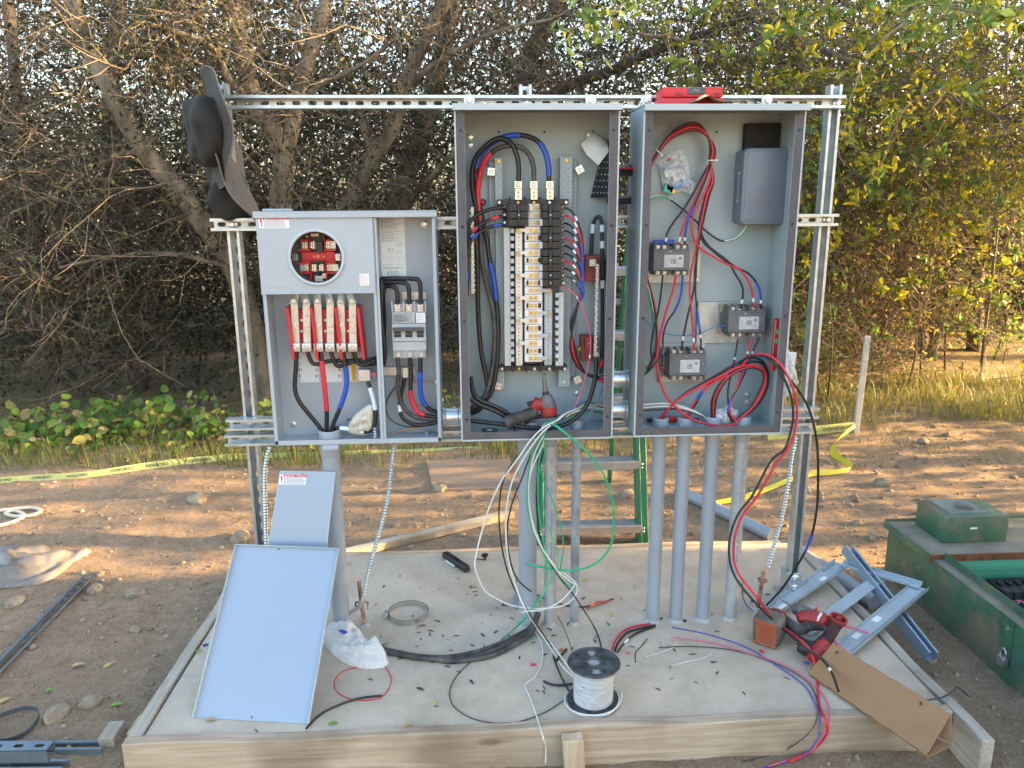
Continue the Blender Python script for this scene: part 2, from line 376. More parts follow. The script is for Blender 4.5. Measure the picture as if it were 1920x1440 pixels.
# ================================================================== TREES AND THICKET
def perp(d):
    a = np.where(np.abs(d[..., 2:3]) < .9, np.array([0, 0, 1.]), np.array([1., 0, 0])); u = np.cross(d, a)
    return u/np.maximum(np.linalg.norm(u, axis=-1, keepdims=True), 1e-9)
def norm(d): return d/np.maximum(np.linalg.norm(d, axis=-1, keepdims=True), 1e-9)
def twig_paths(root, dirs, L, S=5, jit=.33, grav=-.04):
    N = len(root); P = np.empty((N, S+1, 3)); P[:, 0] = root; d = norm(dirs); D = np.empty((N, S+1, 3)); D[:, 0] = d
    for k in range(S):
        d = norm(d + RNG.normal(0, jit, (N, 3)) + np.array([0, 0, grav])); P[:, k+1] = P[:, k] + d*(L/S)[:, None]; D[:, k+1] = d
    return P, D
def tubes_np(P, r0, r1, sides=3):
    """tapered many-path tubes; P (N,S+1,3), r0 and r1 (N)"""
    N, K, _ = P.shape; T = np.gradient(P, axis=1); T = norm(T); u = perp(T); w_ = np.cross(T, u)
    r = r0[:, None] + (r1-r0)[:, None]*np.linspace(0, 1, K)[None]; V = []
    for j in range(sides):
        a = 2*math.pi*j/sides; V.append(P + (u*math.cos(a)+w_*math.sin(a))*r[..., None])
    V = np.stack(V, 2).reshape(-1, 3)
    n_ = np.arange(N)[:, None, None]*K*sides; k_ = np.arange(K-1)[None, :, None]*sides; j_ = np.arange(sides)[None, None]
    a = n_+k_+j_; b = n_+k_+(j_+1) % sides
    return V, np.stack([a, b, b+sides, a+sides], -1).reshape(-1, 4)
def leaves_np(C, size, asp=.5, droop=0.0, fold=.25, up=0.0):
    """diamond leaves folded along the rib, four corners and a rib: 2 triangles each"""
    N = len(C); d = norm(RNG.normal(0, 1, (N, 3)) + np.array([0, 0, -droop])); nrm = norm(np.cross(d, RNG.normal(0, 1, (N, 3))) + np.array([0, -.3*up, up])); s_ = norm(np.cross(d, nrm)); nrm = np.cross(s_, d)
    L = size*RNG.uniform(.6, 1.3, N)[:, None]; W = L*asp*.5
    v0 = C; v2 = C + d*L; m_ = C + d*L*.45
    v1 = m_ + s_*W + nrm*W*fold; v3 = m_ - s_*W + nrm*W*fold
    V = np.stack([v0, v1, v2, v3], 1).reshape(-1, 3); a = np.arange(N)*4
    return V, np.concatenate([np.stack([a, a+1, a+2], 1), np.stack([a, a+2, a+3], 1)])
BARK = mat('grey_brown_bark', (.15, .12, .09), .9, 0, .45, 9, 1.0, 26, col2=(.29, .24, .18), stretch=(1, 1, .35))
BARK_DARK = mat('dark_bark', (.075, .055, .04), .92, 0, .4, 9, .9, 26, col2=(.14, .105, .075), stretch=(1, 1, .35))
TWIG = leafmat('bare_twigs', [(.085, .064, .052), (.155, .123, .10), (.23, .19, .155), (.115, .086, .068)], 0, .8)
TWIG_DARK = leafmat('dark_twigs', [(.07, .05, .038), (.13, .095, .07), (.17, .125, .09)], 0, .85)
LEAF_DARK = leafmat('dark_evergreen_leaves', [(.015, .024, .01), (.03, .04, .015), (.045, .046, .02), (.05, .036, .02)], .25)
LEAF_GREEN = leafmat('green_leaves', [(.05, .10, .022), (.09, .15, .03), (.15, .19, .035), (.06, .12, .04), (.11, .16, .05)], .4)
LEAF_YEL = leafmat('yellow_green_leaves', [(.34, .30, .02), (.10, .16, .03), (.50, .40, .025), (.07, .13, .028), (.20, .23, .03)], .45)
OLIVE = leafmat('olive_leaves', [(.022, .034, .016), (.045, .06, .026), (.065, .075, .034), (.05, .04, .022)], .3)
LEAF_DRY = leafmat('dry_leaves', [(.26, .15, .06), (.18, .10, .045), (.34, .22, .10), (.12, .07, .035)], .3)
def branches(name, m_, parent, roots, dirs, L, r0, side=4, S=5, jit=.3, grav=-.05, mt=TWIG, sidelen=.5, sides=3):
    """main twigs and side twigs as one crown part; returns points along them for leaves"""
    P, D = twig_paths(roots, dirs, L, S, jit, grav); Vs, Fs = tubes_np(P, r0, r0*.3, sides); Vl, Fl, off = [Vs], [Fs], len(Vs); pts = [P[:, 2:].reshape(-1, 3)]
    if side:
        N = len(roots); idx = np.repeat(np.arange(N), side); k = RNG.integers(1, S, len(idx)); r_ = P[idx, k]; d_ = norm(D[idx, k] + RNG.normal(0, .75, (len(idx), 3)))
        L2 = L[idx]*RNG.uniform(.25, 1, len(idx))*sidelen; P2, D2 = twig_paths(r_, d_, L2, 4, .34, grav); V2, F2 = tubes_np(P2, r0[idx]*.5, r0[idx]*.2, 3)
        Vl.append(V2); Fl.append(F2+off); pts.append(P2[:, 1:].reshape(-1, 3))
    return stuff(npmesh(name, np.concatenate(Vl), np.concatenate(Fl), mt, parent, smooth=True)), np.concatenate(pts)
def along(limbs, n, t0=.15):
    """random points and tangents on limb polylines"""
    pts, tan = [], []
    segs = []
    for path, _, _ in limbs:
        k0 = int(len(path)*t0)
        for a, b in zip(path[k0:-1], path[k0+1:]): segs.append((a, b, (b-a).length))
    wt = np.array([s[2] for s in segs]); ii = RNG.choice(len(segs), n, p=wt/wt.sum())
    for i in ii:
        a, b, _ = segs[i]; t = random.random(); q = a+(b-a)*t; pts.append(q[:]); tan.append((b-a).normalized()[:])
    return np.array(pts), np.array(tan)
def tree(name, label, limbs, twigs=200, tl=(.5, 1.4), extra=None, leaf=None, nleaf=0, lsize=.05, bark=BARK, twigmat=TWIG, side=5, group='trees of the thicket', tr=(.0022, .0075), grav=-.06, toward=.12):
    """limbs: list of (points, radius at base, radius at tip); first is the trunk"""
    L_ = [(spline([Vector(p) for p in pts], 6), a, b) for pts, a, b in limbs]
    base = L_[0][0][0]; root = thing(name, label, 'tree', base, group)
    for i, (path, a, b) in enumerate(L_):
        k = len(path); rr = [(a+(b-a)*j/(k-1))*(1+.08*math.sin(j*1.7+i)+.05*random.uniform(-1, 1)) for j in range(k)]
        g = MB(); g.tube(path, rr, 12); o = g.build('trunk' if i == 0 else 'limb', bark, root, angle=70)
    pr, tn = along(L_, twigs)
    d = norm(np.cross(tn, RNG.normal(0, 1, (twigs, 3))) + tn*.4 + np.array([0, toward, .15]))
    if extra:
        n, lo, hi = extra; pr = np.concatenate([pr, RNG.uniform(lo, hi, (n, 3))]); d = np.concatenate([d, RNG.normal(0, 1, (n, 3))+np.array([0, 0, .2])])
    L = RNG.uniform(tl[0], tl[1], len(pr)); r0 = RNG.uniform(tr[0], tr[1], len(pr))*(.5+.5*L/tl[1])
    o, pts = branches('twigs', None, root, pr, d, L, r0, side, 6, .26, grav, twigmat)
    if nleaf:
        C = pts[RNG.integers(0, len(pts), nleaf)] + RNG.normal(0, .02, (nleaf, 3)); V, Fq = leaves_np(C, lsize, .5)
        stuff(npmesh('foliage', V, Fq, leaf, root))
    return root
def AP(lst): return [A(x, y, Y) for x, y, Y in lst]
T = dict
tree('forked_tree', 'grey-brown tree forking into two limbs right above the meter cabinet', [
    (AP([(560, 840, 3.0), (540, 620, 3.0), (527, 470, 3.0), (527, 380, 3.0), (531, 300, 3.0), (512, 245, 2.95), (478, 195, 2.9), (458, 110, 2.9), (440, 30, 2.9), (425, -80, 2.9)]), .095, .05),
    (AP([(531, 300, 3.0), (552, 215, 3.05), (572, 130, 3.1), (598, 50, 3.1), (630, -60, 3.2)]), .066, .045),
    (AP([(478, 195, 2.9), (430, 150, 2.8), (400, 90, 2.7), (330, 60, 2.6), (250, 40, 2.5)]), .03, .012),
    (AP([(560, 190, 3.0), (600, 160, 2.9), (680, 120, 2.8), (760, 60, 2.7)]), .022, .01)], 240, (.4, 1.2), side=5, leaf=OLIVE, nleaf=5500, lsize=.038)
tree('leaning_tree', 'long grey trunk leaning far to the left behind the hanging hats', [
    (AP([(520, 850, 3.3), (470, 600, 3.2), (430, 490, 3.1), (385, 425, 3.0), (330, 350, 2.9), (270, 282, 2.85), (225, 205, 2.8), (190, 135, 2.8), (150, 50, 2.8), (115, -70, 2.8)]), .085, .05),
    (AP([(430, 500, 3.1), (350, 480, 3.0), (280, 475, 2.95), (220, 480, 2.95), (120, 500, 2.9), (40, 530, 2.9)]), .022, .008),
    (AP([(270, 282, 2.85), (200, 300, 2.9), (110, 360, 2.9), (20, 400, 2.9)]), .02, .007),
    (AP([(190, 135, 2.8), (240, 90, 2.7), (320, 50, 2.6), (400, 10, 2.5)]), .024, .01)], 330, (.4, 1.3), side=6, leaf=OLIVE, nleaf=10000, lsize=.038)
tree('slanting_tree', 'slim trunk slanting up to the right over the meter cabinet', [
    (AP([(560, 845, 3.6), (600, 560, 3.5), (650, 390, 3.4), (700, 300, 3.4), (738, 235, 3.4), (757, 165, 3.4), (790, 85, 3.4), (835, 0, 3.4), (860, -70, 3.4)]), .075, .045),
    (AP([(700, 300, 3.4), (670, 200, 3.4), (640, 110, 3.4), (610, 20, 3.4), (590, -60, 3.4)]), .03, .018),
    (AP([(757, 165, 3.4), (830, 110, 3.3), (930, 60, 3.2), (1040, 35, 3.1)]), .026, .01)], 220, (.4, 1.2), leaf=OLIVE, nleaf=5200, lsize=.038)
tree('mossy_tree', 'thick mottled trunk just left of the tall panel cabinet', [
    (AP([(770, 845, 3.9), (745, 560, 3.9), (740, 420, 3.9), (765, 320, 3.9), (800, 230, 3.9), (815, 150, 3.9), (840, 50, 3.9), (855, -70, 3.9)]), .105, .06),
    (AP([(745, 400, 3.9), (800, 340, 3.7), (860, 280, 3.5), (930, 240, 3.4)]), .035, .015)], 200, (.4, 1.2), leaf=OLIVE, nleaf=5200, lsize=.038)
tree('dark_stemmed_tree', 'dark trunk rising behind the top of the tall panel cabinet', [
    (AP([(960, 840, 4.2), (965, 500, 4.2), (970, 250, 4.2), (985, 150, 4.2), (1000, 90, 4.2), (1040, 20, 4.2), (1075, -60, 4.2)]), .10, .06),
    (AP([(970, 250, 4.2), (1040, 172, 4.0), (1140, 135, 3.8), (1215, 100, 3.7), (1330, 60, 3.6), (1420, 20, 3.5)]), .05, .028)], 260, (.4, 1.2), leaf=OLIVE, nleaf=9000, lsize=.04, bark=BARK_DARK)
tree('evergreen_tree', 'evergreen with green and yellow leaves above the right end of the rack', [
    (AP([(1600, 800, 4.4), (1590, 560, 4.3), (1560, 330, 4.2), (1500, 120, 4.0), (1450, -60, 3.9)]), .07, .035),
    (AP([(1480, 60, 3.9), (1560, 100, 3.4), (1640, 135, 3.1), (1730, 165, 2.9), (1800, 195, 2.7), (1900, 225, 2.6), (1990, 245, 2.5)]), .024, .01),
    (AP([(1560, 330, 4.2), (1640, 300, 3.6), (1760, 280, 3.2), (1900, 250, 2.9)]), .022, .009),
    (AP([(1500, 120, 4.0), (1400, 110, 3.6), (1300, 80, 3.3), (1180, 60, 3.1)]), .024, .009)], 420, (.35, 1.0), leaf=LEAF_YEL, nleaf=4400, lsize=.055)
tree('sunlit_tree', 'dark upright trunk glowing gold behind it at the right edge', [
    (AP([(1832, 730, 4.6), (1826, 640, 4.6), (1832, 540, 4.6), (1830, 440, 4.6), (1822, 300, 4.6), (1840, 100, 4.6), (1850, -80, 4.6)]), .075, .05),
    (AP([(1838, 490, 4.6), (1870, 455, 4.5), (1915, 415, 4.4), (1990, 330, 4.3)]), .034, .018),
    (AP([(1826, 400, 4.6), (1780, 300, 4.2), (1700, 230, 3.8), (1620, 190, 3.5)]), .03, .01)], 360, (.35, 1.1), leaf=LEAF_YEL, nleaf=3400, lsize=.052, bark=BARK_DARK)
tree('bent_tree', 'bent trunk lit gold on its edge, left of the dark upright trunk', [
    (AP([(1740, 740, 4.3), (1750, 640, 4.3), (1772, 580, 4.3), (1790, 510, 4.3), (1812, 470, 4.4), (1790, 380, 4.4), (1740, 250, 4.4), (1700, 60, 4.4), (1690, -60, 4.4)]), .05, .03),
    (AP([(1725, 740, 4.5), (1730, 600, 4.5), (1722, 470, 4.5), (1690, 330, 4.4)]), .05, .02)], 260, (.3, .9), leaf=LEAF_GREEN, nleaf=3200, lsize=.055)
tree('shaded_tree', 'dark many-stemmed tree in the shade at the left, behind the brambles', [
    (AP([(262, 800, 3.9), (258, 680, 3.9), (250, 560, 3.9), (225, 400, 3.9), (205, 200, 3.9), (230, -60, 3.9)]), .085, .05),
    (AP([(105, 800, 4.2), (100, 680, 4.2), (80, 500, 4.2), (40, 250, 4.2), (10, -60, 4.2)]), .07, .04),
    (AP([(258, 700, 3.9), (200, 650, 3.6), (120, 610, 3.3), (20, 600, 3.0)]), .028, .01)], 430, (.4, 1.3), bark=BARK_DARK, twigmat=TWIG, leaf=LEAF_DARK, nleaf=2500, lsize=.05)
sap = MB(); sap.tube(spline(AP([(1834, 760, 3.6), (1845, 640, 3.6), (1860, 520, 3.6), (1872, 400, 3.6), (1885, 200, 3.6), (1890, -40, 3.6)])), [.013]*31, 8)
tag(sap.build('sapling', BARK), 'thin bare sapling pole leaning in front of the dark trunk', 'sapling')

def rosettes(root, n, px, py, Y, size, mt):
    """whorls of leaves at twig ends"""
    C = np.array([A(random.uniform(*px), random.uniform(*py), random.uniform(*Y))[:] for _ in range(n)]); m_ = 9; Cr = np.repeat(C, m_, 0); N = n*m_
    ax = np.repeat(norm(RNG.normal(0, .5, (n, 3))+np.array([.2, -.6, .3])), m_, 0); d = norm(norm(RNG.normal(0, 1, (N, 3)))+ax*.8); s_ = norm(np.cross(d, RNG.normal(0, .5, (N, 3))+ax)); nr = np.cross(s_, d); L = size*RNG.uniform(.6, 1.25, N)[:, None]; W_ = L*.19
    v = [Cr, Cr+d*L*.35+s_*W_+nr*W_*.3, Cr+d*L*.7+s_*W_*.9+nr*W_*.2, Cr+d*L-nr*W_*.5, Cr+d*L*.7-s_*W_*.9+nr*W_*.2, Cr+d*L*.35-s_*W_+nr*W_*.3]; k = np.arange(N)*6
    stuff(npmesh('leaf_rosettes', np.stack(v, 1).reshape(-1, 3), np.concatenate([np.stack([k, k+1, k+2, k+3], 1), np.stack([k, k+3, k+4, k+5], 1)]), mt, root))
    P, D = twig_paths(C, RNG.normal(0, 1, (n, 3))+np.array([0, 1.2, .3]), RNG.uniform(.2, .6, n), 4, .25); V, Fq = tubes_np(P, np.full(n, .0022), np.full(n, .0035), 3); stuff(npmesh('twigs', V, Fq, TWIG, root, True))
BIGLEAF = leafmat('broad_green_leaves', [(.09, .18, .045), (.15, .26, .07), (.22, .33, .11), (.34, .33, .05), (.07, .14, .035)], .4)
YLEAF = leafmat('bright_yellow_leaves', [(.55, .45, .03), (.40, .38, .04), (.25, .30, .04), (.60, .46, .05)], .45)
_t = bpy.data.objects['evergreen_tree']
rosettes(_t, 150, (1240, 1960), (-30, 420), (2.2, 3.4), .085, BIGLEAF); rosettes(_t, 130, (1420, 1960), (20, 560), (2.3, 3.6), .075, YLEAF); rosettes(bpy.data.objects['sunlit_tree'], 140, (1560, 1960), (250, 640), (2.9, 4.2), .065, BIGLEAF)
# tangled undergrowth of bare twigs
def shrub(name, label, x0, x1, n, Y=(2.5, 4.6), z=(0, 1.9), leaf=None, nleaf=0, lsize=.04, mt=TWIG, tl=(.3, 1.0), tr=(.002, .006), grav=-.03):
    lo = np.array([x0, Y[0], z[0]]); hi = np.array([x1, Y[1], z[1]]); root = thing(name, label, 'shrub', ((x0+x1)/2, sum(Y)/2, zg((x0+x1)/2, sum(Y)/2)), 'undergrowth of the thicket')
    pr = RNG.uniform(lo, hi, (n, 3)); d = RNG.normal(0, 1, (n, 3))+np.array([0, -.2, .35]); L = RNG.uniform(tl[0], tl[1], n); r0 = RNG.uniform(tr[0], tr[1], n)
    o, pts = branches('twigs', None, root, pr, d, L, r0, 4, 5, .3, grav, mt)
    if nleaf:
        C = pts[RNG.integers(0, len(pts), nleaf)] + RNG.normal(0, .03, (nleaf, 3)); V, Fq = leaves_np(C, lsize, .5)
        stuff(npmesh('foliage', V, Fq, leaf, root))
    # stems down to the soil
    g = MB()
    for i in range(5):
        x = random.uniform(x0, x1); y = random.uniform(*Y); g.tube(spline([(x, y, zg(x, y)-.05), (x+random.uniform(-.1, .1), y, .5), (x+random.uniform(-.3, .3), y+random.uniform(-.2, .2), 1.1), (x+random.uniform(-.6, .6), y+random.uniform(-.3, .3), 1.8)]), [.009]*6+[.007]*7+[.004]*6, 6)
    g.build('stems', BARK_DARK, root, angle=80)
    return root
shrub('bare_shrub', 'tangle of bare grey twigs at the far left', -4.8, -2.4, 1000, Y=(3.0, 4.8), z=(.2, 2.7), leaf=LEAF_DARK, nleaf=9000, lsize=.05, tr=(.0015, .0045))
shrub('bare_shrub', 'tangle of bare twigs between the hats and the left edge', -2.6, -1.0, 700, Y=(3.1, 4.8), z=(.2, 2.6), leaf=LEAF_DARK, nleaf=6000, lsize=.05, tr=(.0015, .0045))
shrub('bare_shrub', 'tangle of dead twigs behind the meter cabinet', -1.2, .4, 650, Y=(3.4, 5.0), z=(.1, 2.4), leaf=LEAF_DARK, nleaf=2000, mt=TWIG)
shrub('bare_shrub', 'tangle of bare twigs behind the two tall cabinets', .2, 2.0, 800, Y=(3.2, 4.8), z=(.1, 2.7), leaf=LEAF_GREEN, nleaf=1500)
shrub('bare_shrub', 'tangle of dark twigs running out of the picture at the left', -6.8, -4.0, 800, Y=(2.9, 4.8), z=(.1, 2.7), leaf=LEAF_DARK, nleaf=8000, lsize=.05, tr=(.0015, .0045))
shrub('leafy_shrub', 'leafy green shrub right behind the wooden stake', 1.6, 2.9, 700, Y=(2.9, 4.4), z=(0, 1.7), leaf=LEAF_GREEN, nleaf=9000, lsize=.045)
shrub('dry_shrub', 'brown dry shrub under the sunlit trees at the right', 2.4, 3.8, 700, Y=(3.3, 4.8), z=(0, 1.4), leaf=LEAF_DRY, nleaf=5000, lsize=.045)
shrub('leafy_shrub', 'yellow-green leafy shrub hanging in at the upper right corner', 1.9, 4.4, 520, Y=(2.6, 4.4), z=(1.3, 3.2), leaf=LEAF_YEL, nleaf=6500, lsize=.052)
shrub('leafy_shrub', 'yellow-lit leafy shrub at the right edge, behind the steel box', 3.3, 5.2, 600, Y=(3.2, 5.0), z=(.1, 2.6), leaf=LEAF_YEL, nleaf=3600, lsize=.046)

# far wood behind: one dark mass with sky glinting through
def far_wood():
    n = 165000; x = RNG.uniform(-11, 10, n*3); y = RNG.uniform(5.2, 10, n*3); z = RNG.uniform(0, 6.2, n*3)
    f = np.sin(x*1.7+np.sin(z*2.1)*1.3)+np.sin(z*2.9+x*.8)*.8+np.sin(y*2+x*2.7)*.5
    keep = (RNG.uniform(0, 1, n*3) < np.clip(.62-.13*(z-1.3)+.20*f, .05, 1)); C = np.stack([x, y, z], 1)[keep][:n]
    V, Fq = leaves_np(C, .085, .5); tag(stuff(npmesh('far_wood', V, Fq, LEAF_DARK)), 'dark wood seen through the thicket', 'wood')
    m_ = 2600; pr = RNG.uniform([-9, 5, 0], [8, 8.5, 5], (m_, 3)); root = bpy.data.objects['far_wood']
    branches('twigs', None, root, pr, RNG.normal(0, 1, (m_, 3))+np.array([0, 0, .5]), RNG.uniform(.6, 1.8, m_), RNG.uniform(.006, .016, m_), 4, 5, .25, -.02, TWIG_DARK)
far_wood()

# unseen trees added at the right to block the sun and shade the pad
for i, (x, y, ry, rz, n) in enumerate([(5.2, -3.4, 1.2, 2.6, 9000), (5.4, -1.5, 1.3, 2.8, 15000), (5.1, -.35, .85, 2.7, 15000), (9.0, -.9, 1.4, 3.6, 9000)]):
    t = thing('shade_tree', ['dense dark tree out of view beyond the steel box', 'dense tree out of view right of the pad', 'dense tree out of view at the pad corner', 'tall tree out of view far to the right'][i], 'tree', (x, y, -.15), 'trees outside the picture')
    g = MB(); g.tube(spline([(x, y, -.2), (x+.05, y, .8), (x-.05, y+.1, 2.0), (x, y, 3.6)]), [.16-.006*k for k in range(19)], 10); g.build('trunk', BARK_DARK, t, angle=70)
    u = RNG.normal(0, 1, (n, 3)); u = norm(u)*RNG.uniform(.2, 1, (n, 1))**.4; C = u*np.array([1.3, ry, rz])+np.array([x, y, rz+.1]); C = C[C[:, 2] > 0]
    V, Fq = leaves_np(C, .17, .6); stuff(npmesh('crown', V, Fq, LEAF_DARK, t))
t = thing('screening_tree', 'leafy tree out of view to the right that filters the low sun', 'tree', (8.0, 4.2, -.1), 'trees outside the picture')  # unseen tree added to cut the low sun on the left thicket
g = MB(); g.tube(spline([(8, 4.2, -.2), (8.05, 4.2, 1.2), (7.95, 4.3, 3.0)]), [.12-.004*k for k in range(13)], 10); g.build('trunk', BARK_DARK, t, angle=70)
C = RNG.uniform([7.0, 2.35, 2.5], [9.0, 6.6, 6.6], (4600, 3)); V, Fq = leaves_np(C, .18, .6); stuff(npmesh('crown', V, Fq, LEAF_DARK, t))
t = thing('open_tree', 'thinly leaved tree out of view that dapples the ground', 'tree', (7.0, 1.6, -.1), 'trees outside the picture')  # unseen sparse tree added so its leaves dapple the ground
g = MB(); g.tube(spline([(7, 1.6, -.2), (7.05, 1.6, .8), (6.95, 1.7, 2.0)]), [.09-.004*k for k in range(13)], 10); g.build('trunk', BARK_DARK, t, angle=70)
C = RNG.uniform([6.2, .55, .35], [7.8, 2.7, 4.2], (8600, 3)); V, Fq = leaves_np(C, .09, .6); stuff(npmesh('crown', V, Fq, LEAF_DARK, t))
# ================================================================== HARDWARE HELPERS
def hexhead(g, c, r, h, axis=(0, -1, 0)):
    c = Vector(c); ax = Vector(axis).normalized(); g.lathe(c, ax, [(r, 0), (r, h*.8), (r*.8, h)], 6); return g
def bolt(c, r, parent, axis=(0, -1, 0), washer=1.7, mt=None, name='bolt', big=False):
    g = MB(); c = Vector(c); ax = Vector(axis).normalized()
    if washer: g.lathe(c, ax, [(r*washer, 0), (r*washer, r*.22), (r*washer*.93, r*.3)], 18)
    hexhead(g, c+ax*(r*.3 if washer else 0), r, r*.75, axis)
    return g.build(name, mt or ZINC, parent)
def screw(c, r, parent, axis=(0, -1, 0), mt=None, name='screw', slot=True):
    g = MB(); c = Vector(c); ax = Vector(axis).normalized(); g.lathe(c, ax, [(r, 0), (r, r*.35), (r*.75, r*.6), (r*.45, r*.6), (r*.4, r*.25), (r*.001, r*.25)], 12)
    return g.build(name, mt or ZINC, parent)
def slotted_strip(L, W, t, pitch=.0508, sl=.0285, sw=.0143, start=.0254):
    """flat strip along +x from 0 to L, width W about 0, thickness 0..t in y, with oblong holes"""
    vs, fs = [], []; n = 16; x = 0.0
    def cell(x0, x1, hole):
        cx = (x0+x1)/2; hx = (x1-x0)/2; hz = W/2; o = len(vs); inn, out = [], []
        for i in range(n):
            a = 2*math.pi*(i+.5)/n; c_, s_ = math.cos(a), math.sin(a)
            ix = (sl/2-sw/2)*(1 if c_ > 0 else -1)+c_*sw/2; iz = s_*sw/2; inn.append((cx+ix, iz))
            k = 1/max(abs(c_)/hx, abs(s_)/hz); out.append((cx+c_*k, s_*k))
        # corners snapped
        for q in range(4):
            sx, sz = [(1, 1), (-1, 1), (-1, -1), (1, -1)][q]; bi = min(range(n), key=lambda i: (out[i][0]-cx-sx*hx)**2/hx**2+(out[i][1]-sz*hz)**2/hz**2); out[bi] = (cx+sx*hx, sz*hz)
        for y in (0, t):
            vs.extend([(a, y, b) for a, b in inn]); vs.extend([(a, y, b) for a, b in out])
        for i in range(n):
            j = (i+1) % n
            fs.append((o+i, o+j, o+n+j, o+n+i)); fs.append((o+2*n+j, o+2*n+i, o+3*n+i, o+3*n+j)); fs.append((o+j, o+i, o+2*n+i, o+2*n+j))
    k = max(1, int(L/pitch)); p_ = L/k
    for i in range(k): cell(i*p_, (i+1)*p_, True)
    return vs, fs
def strut(L, slotted=True, solid_back=False):
    """channel along +x from 0..L; open side towards -y at y=0, 41 mm square"""
    g = MB(); t = .0026; w_ = .0413; h = w_/2
    for s_ in (1, -1):
        g.bb(0, L, 0, w_-t, s_*h, s_*(h-t)); g.bb(0, L, 0, t, s_*(h-t), s_*(h-.0095)); g.bb(0, L, t, .0075, s_*(h-.0095), s_*(h-.0095+t))
    if slotted:
        vs, fs = slotted_strip(L, w_, t); g.add([(a, b+w_-t, c) for a, b, c in vs], fs)
    else: g.bb(0, L, w_-t, w_, -h, h)
    return g
def place(g, o, x, y):
    """local axes: x along, -y open side; z = x cross y"""
    x = Vector(x).normalized(); y = Vector(y).normalized(); z = x.cross(y)
    return g.xf(Matrix(((x.x, y.x, z.x, o[0]), (x.y, y.y, z.y, o[1]), (x.z, y.z, z.z, o[2]), (0, 0, 0, 1))))

# ================================================================== STRUT RACK
XL, XR, XM = -.822, 1.250, A(985, 165, .05).x
rack = thing('strut_rack', 'galvanised slotted strut rack carrying the three grey cabinets', 'rack', (XM, .06, 0))
zt = lambda px, py: A(px, py, 0).z
Z_TOP = zt(700, 190.5); Z_MID = (zt(410, 422)+zt(1540, 412))/2; Z_B1 = (zt(440, 800)+zt(1490, 774))/2; Z_B2 = (zt(440, 829)+zt(1490, 802))/2
def rail(x0, x1, z, label=None):
    g = strut(x1-x0); place(g, (x0, 0, z), (1, 0, 0), (0, 1, 0)); o = g.build('rail', GALV, rack)
    if label: o['label'] = label
    return o
rail(A(414, 190, 0).x, A(1586, 190, 0).x, Z_TOP, 'top rail'); rail(A(394, 422, 0).x, A(1573, 412, 0).x, Z_MID)
rail(A(424, 800, 0).x, A(1537, 774, 0).x, Z_B1); rail(A(421, 830, 0).x, A(1530, 802, 0).x, Z_B2)
for x, slot, ztop in ((XL, True, A(430, 157, .06).z), (XM, True, A(985, 160, .06).z), (XR, False, A(1560, 160, .06).z)):
    g = strut(ztop-.012, slot); place(g, (x, .0425, .012), (0, 0, 1), (0, 1, 0)); g.build('post', GALV, rack)
    # base bracket: U shoe with plate and two bolts
    b = MB(); b.bb(x-.05, x+.05, .02, .12, .001, .008); b.bb(x-.0275, x+.0275, .0345, .0405, .008, .105); b.bb(x-.029, x-.0225, .041, .105, .008, .105); b.bb(x+.0225, x+.029, .041, .105, .008, .105)
    br = b.build('base_bracket', GALV, rack, bevel=.0015)
    for zz in (.038, .08): bolt((x, .034, zz), .0115, br)
    for z in (Z_TOP, Z_MID, Z_B1, Z_B2): bolt((x+.004, .036, z), .0095, rack, washer=1.75)
# plate washers with bolts holding the two tall cabinets under the top rail
for px in (880, 1108, 1212, 1438):
    p = A(px, 187, -.004); g = MB(); g.bb(p.x-.018, p.x+.018, -.004, -.001, Z_TOP-.02, Z_TOP+.014); pl = g.build('plate_washer', GALV, rack, bevel=.001)
    bolt((p.x, -.0045, Z_TOP+.004), .012, pl, washer=1.5)

# ================================================================== CONDUITS UNDER THE CABINETS
def conduit(label, x, y, r, z1, mt=PVC, hub=True, name='conduit', hubh=.04, group=None, bush=True, lean=(0, 0)):
    t = thing(name, label, 'conduit', (x, y, 0), group); g = MB()
    g.tube([(x+lean[0], y+lean[1], -.02), (x+lean[0]*.5, y+lean[1]*.5, z1*.5), (x, y, z1)], [r*1.0, r, r], 24); g.build('pipe', mt, t)
    # skirt of cement at the foot
    s_ = MB(); n = 22; s_.tube([(x+lean[0], y+lean[1], .0), (x+lean[0], y+lean[1], .004), (x+lean[0], y+lean[1], .012)], [r*1.35, r*1.2, r*1.03], n, cap=False); s_.build('cement_collar', mat('cement_smear', (.42, .40, .38), .9, 0, .2, 60, .5, 90), t)
    if hub:
        h_ = MB(); h_.lathe((x, y, z1-.062), (0, 0, 1), [(r*1.0, 0), (r*1.13, .003), (r*1.13, hubh), (r*1.25, hubh+.002), (r*1.25, .06), (r*1.1, .06)], 24); h_.build('hub', PVC, t)
    if bush:
        b = MB(); b.lathe((x, y, z1), (0, 0, 1), [(r*1.3, .0), (r*1.3, .008), (r*1.16, .008), (r*1.18, .026), (r*1.05, .030), (r*.9, .030), (r*.88, .004), (r*.01, .004)], 24)
        bo = b.build('bushing', mat('bushing_grey', (.36, .40, .46), .5), t)
        k = MB()
        for i in range(18):
            a = 2*math.pi*i/18; k.box((x+math.cos(a)*r*1.31, y+math.sin(a)*r*1.31, z1+.004), (r*.10, r*.14, .008), Matrix.Rotation(a, 3, 'Z'))
        k.build('locknut_teeth', ZINC, bo)
    return t
ZB1, ZB2, ZB3 = .7365, .764, .7665      # inside floors of the three cabinets
CY = -.10
c0 = conduit('wide grey conduit rising from the pad into the meter cabinet', A(620, 850, -.065).x, -.065, .032, ZB1)
pl = MB(); pl.bb(A(606, 838, -.125).x, A(636, 838, -.125).x, -.142, -.1265, .716, .732); pl.build('hub_tab', PAINT_METER, c0, bevel=.002)
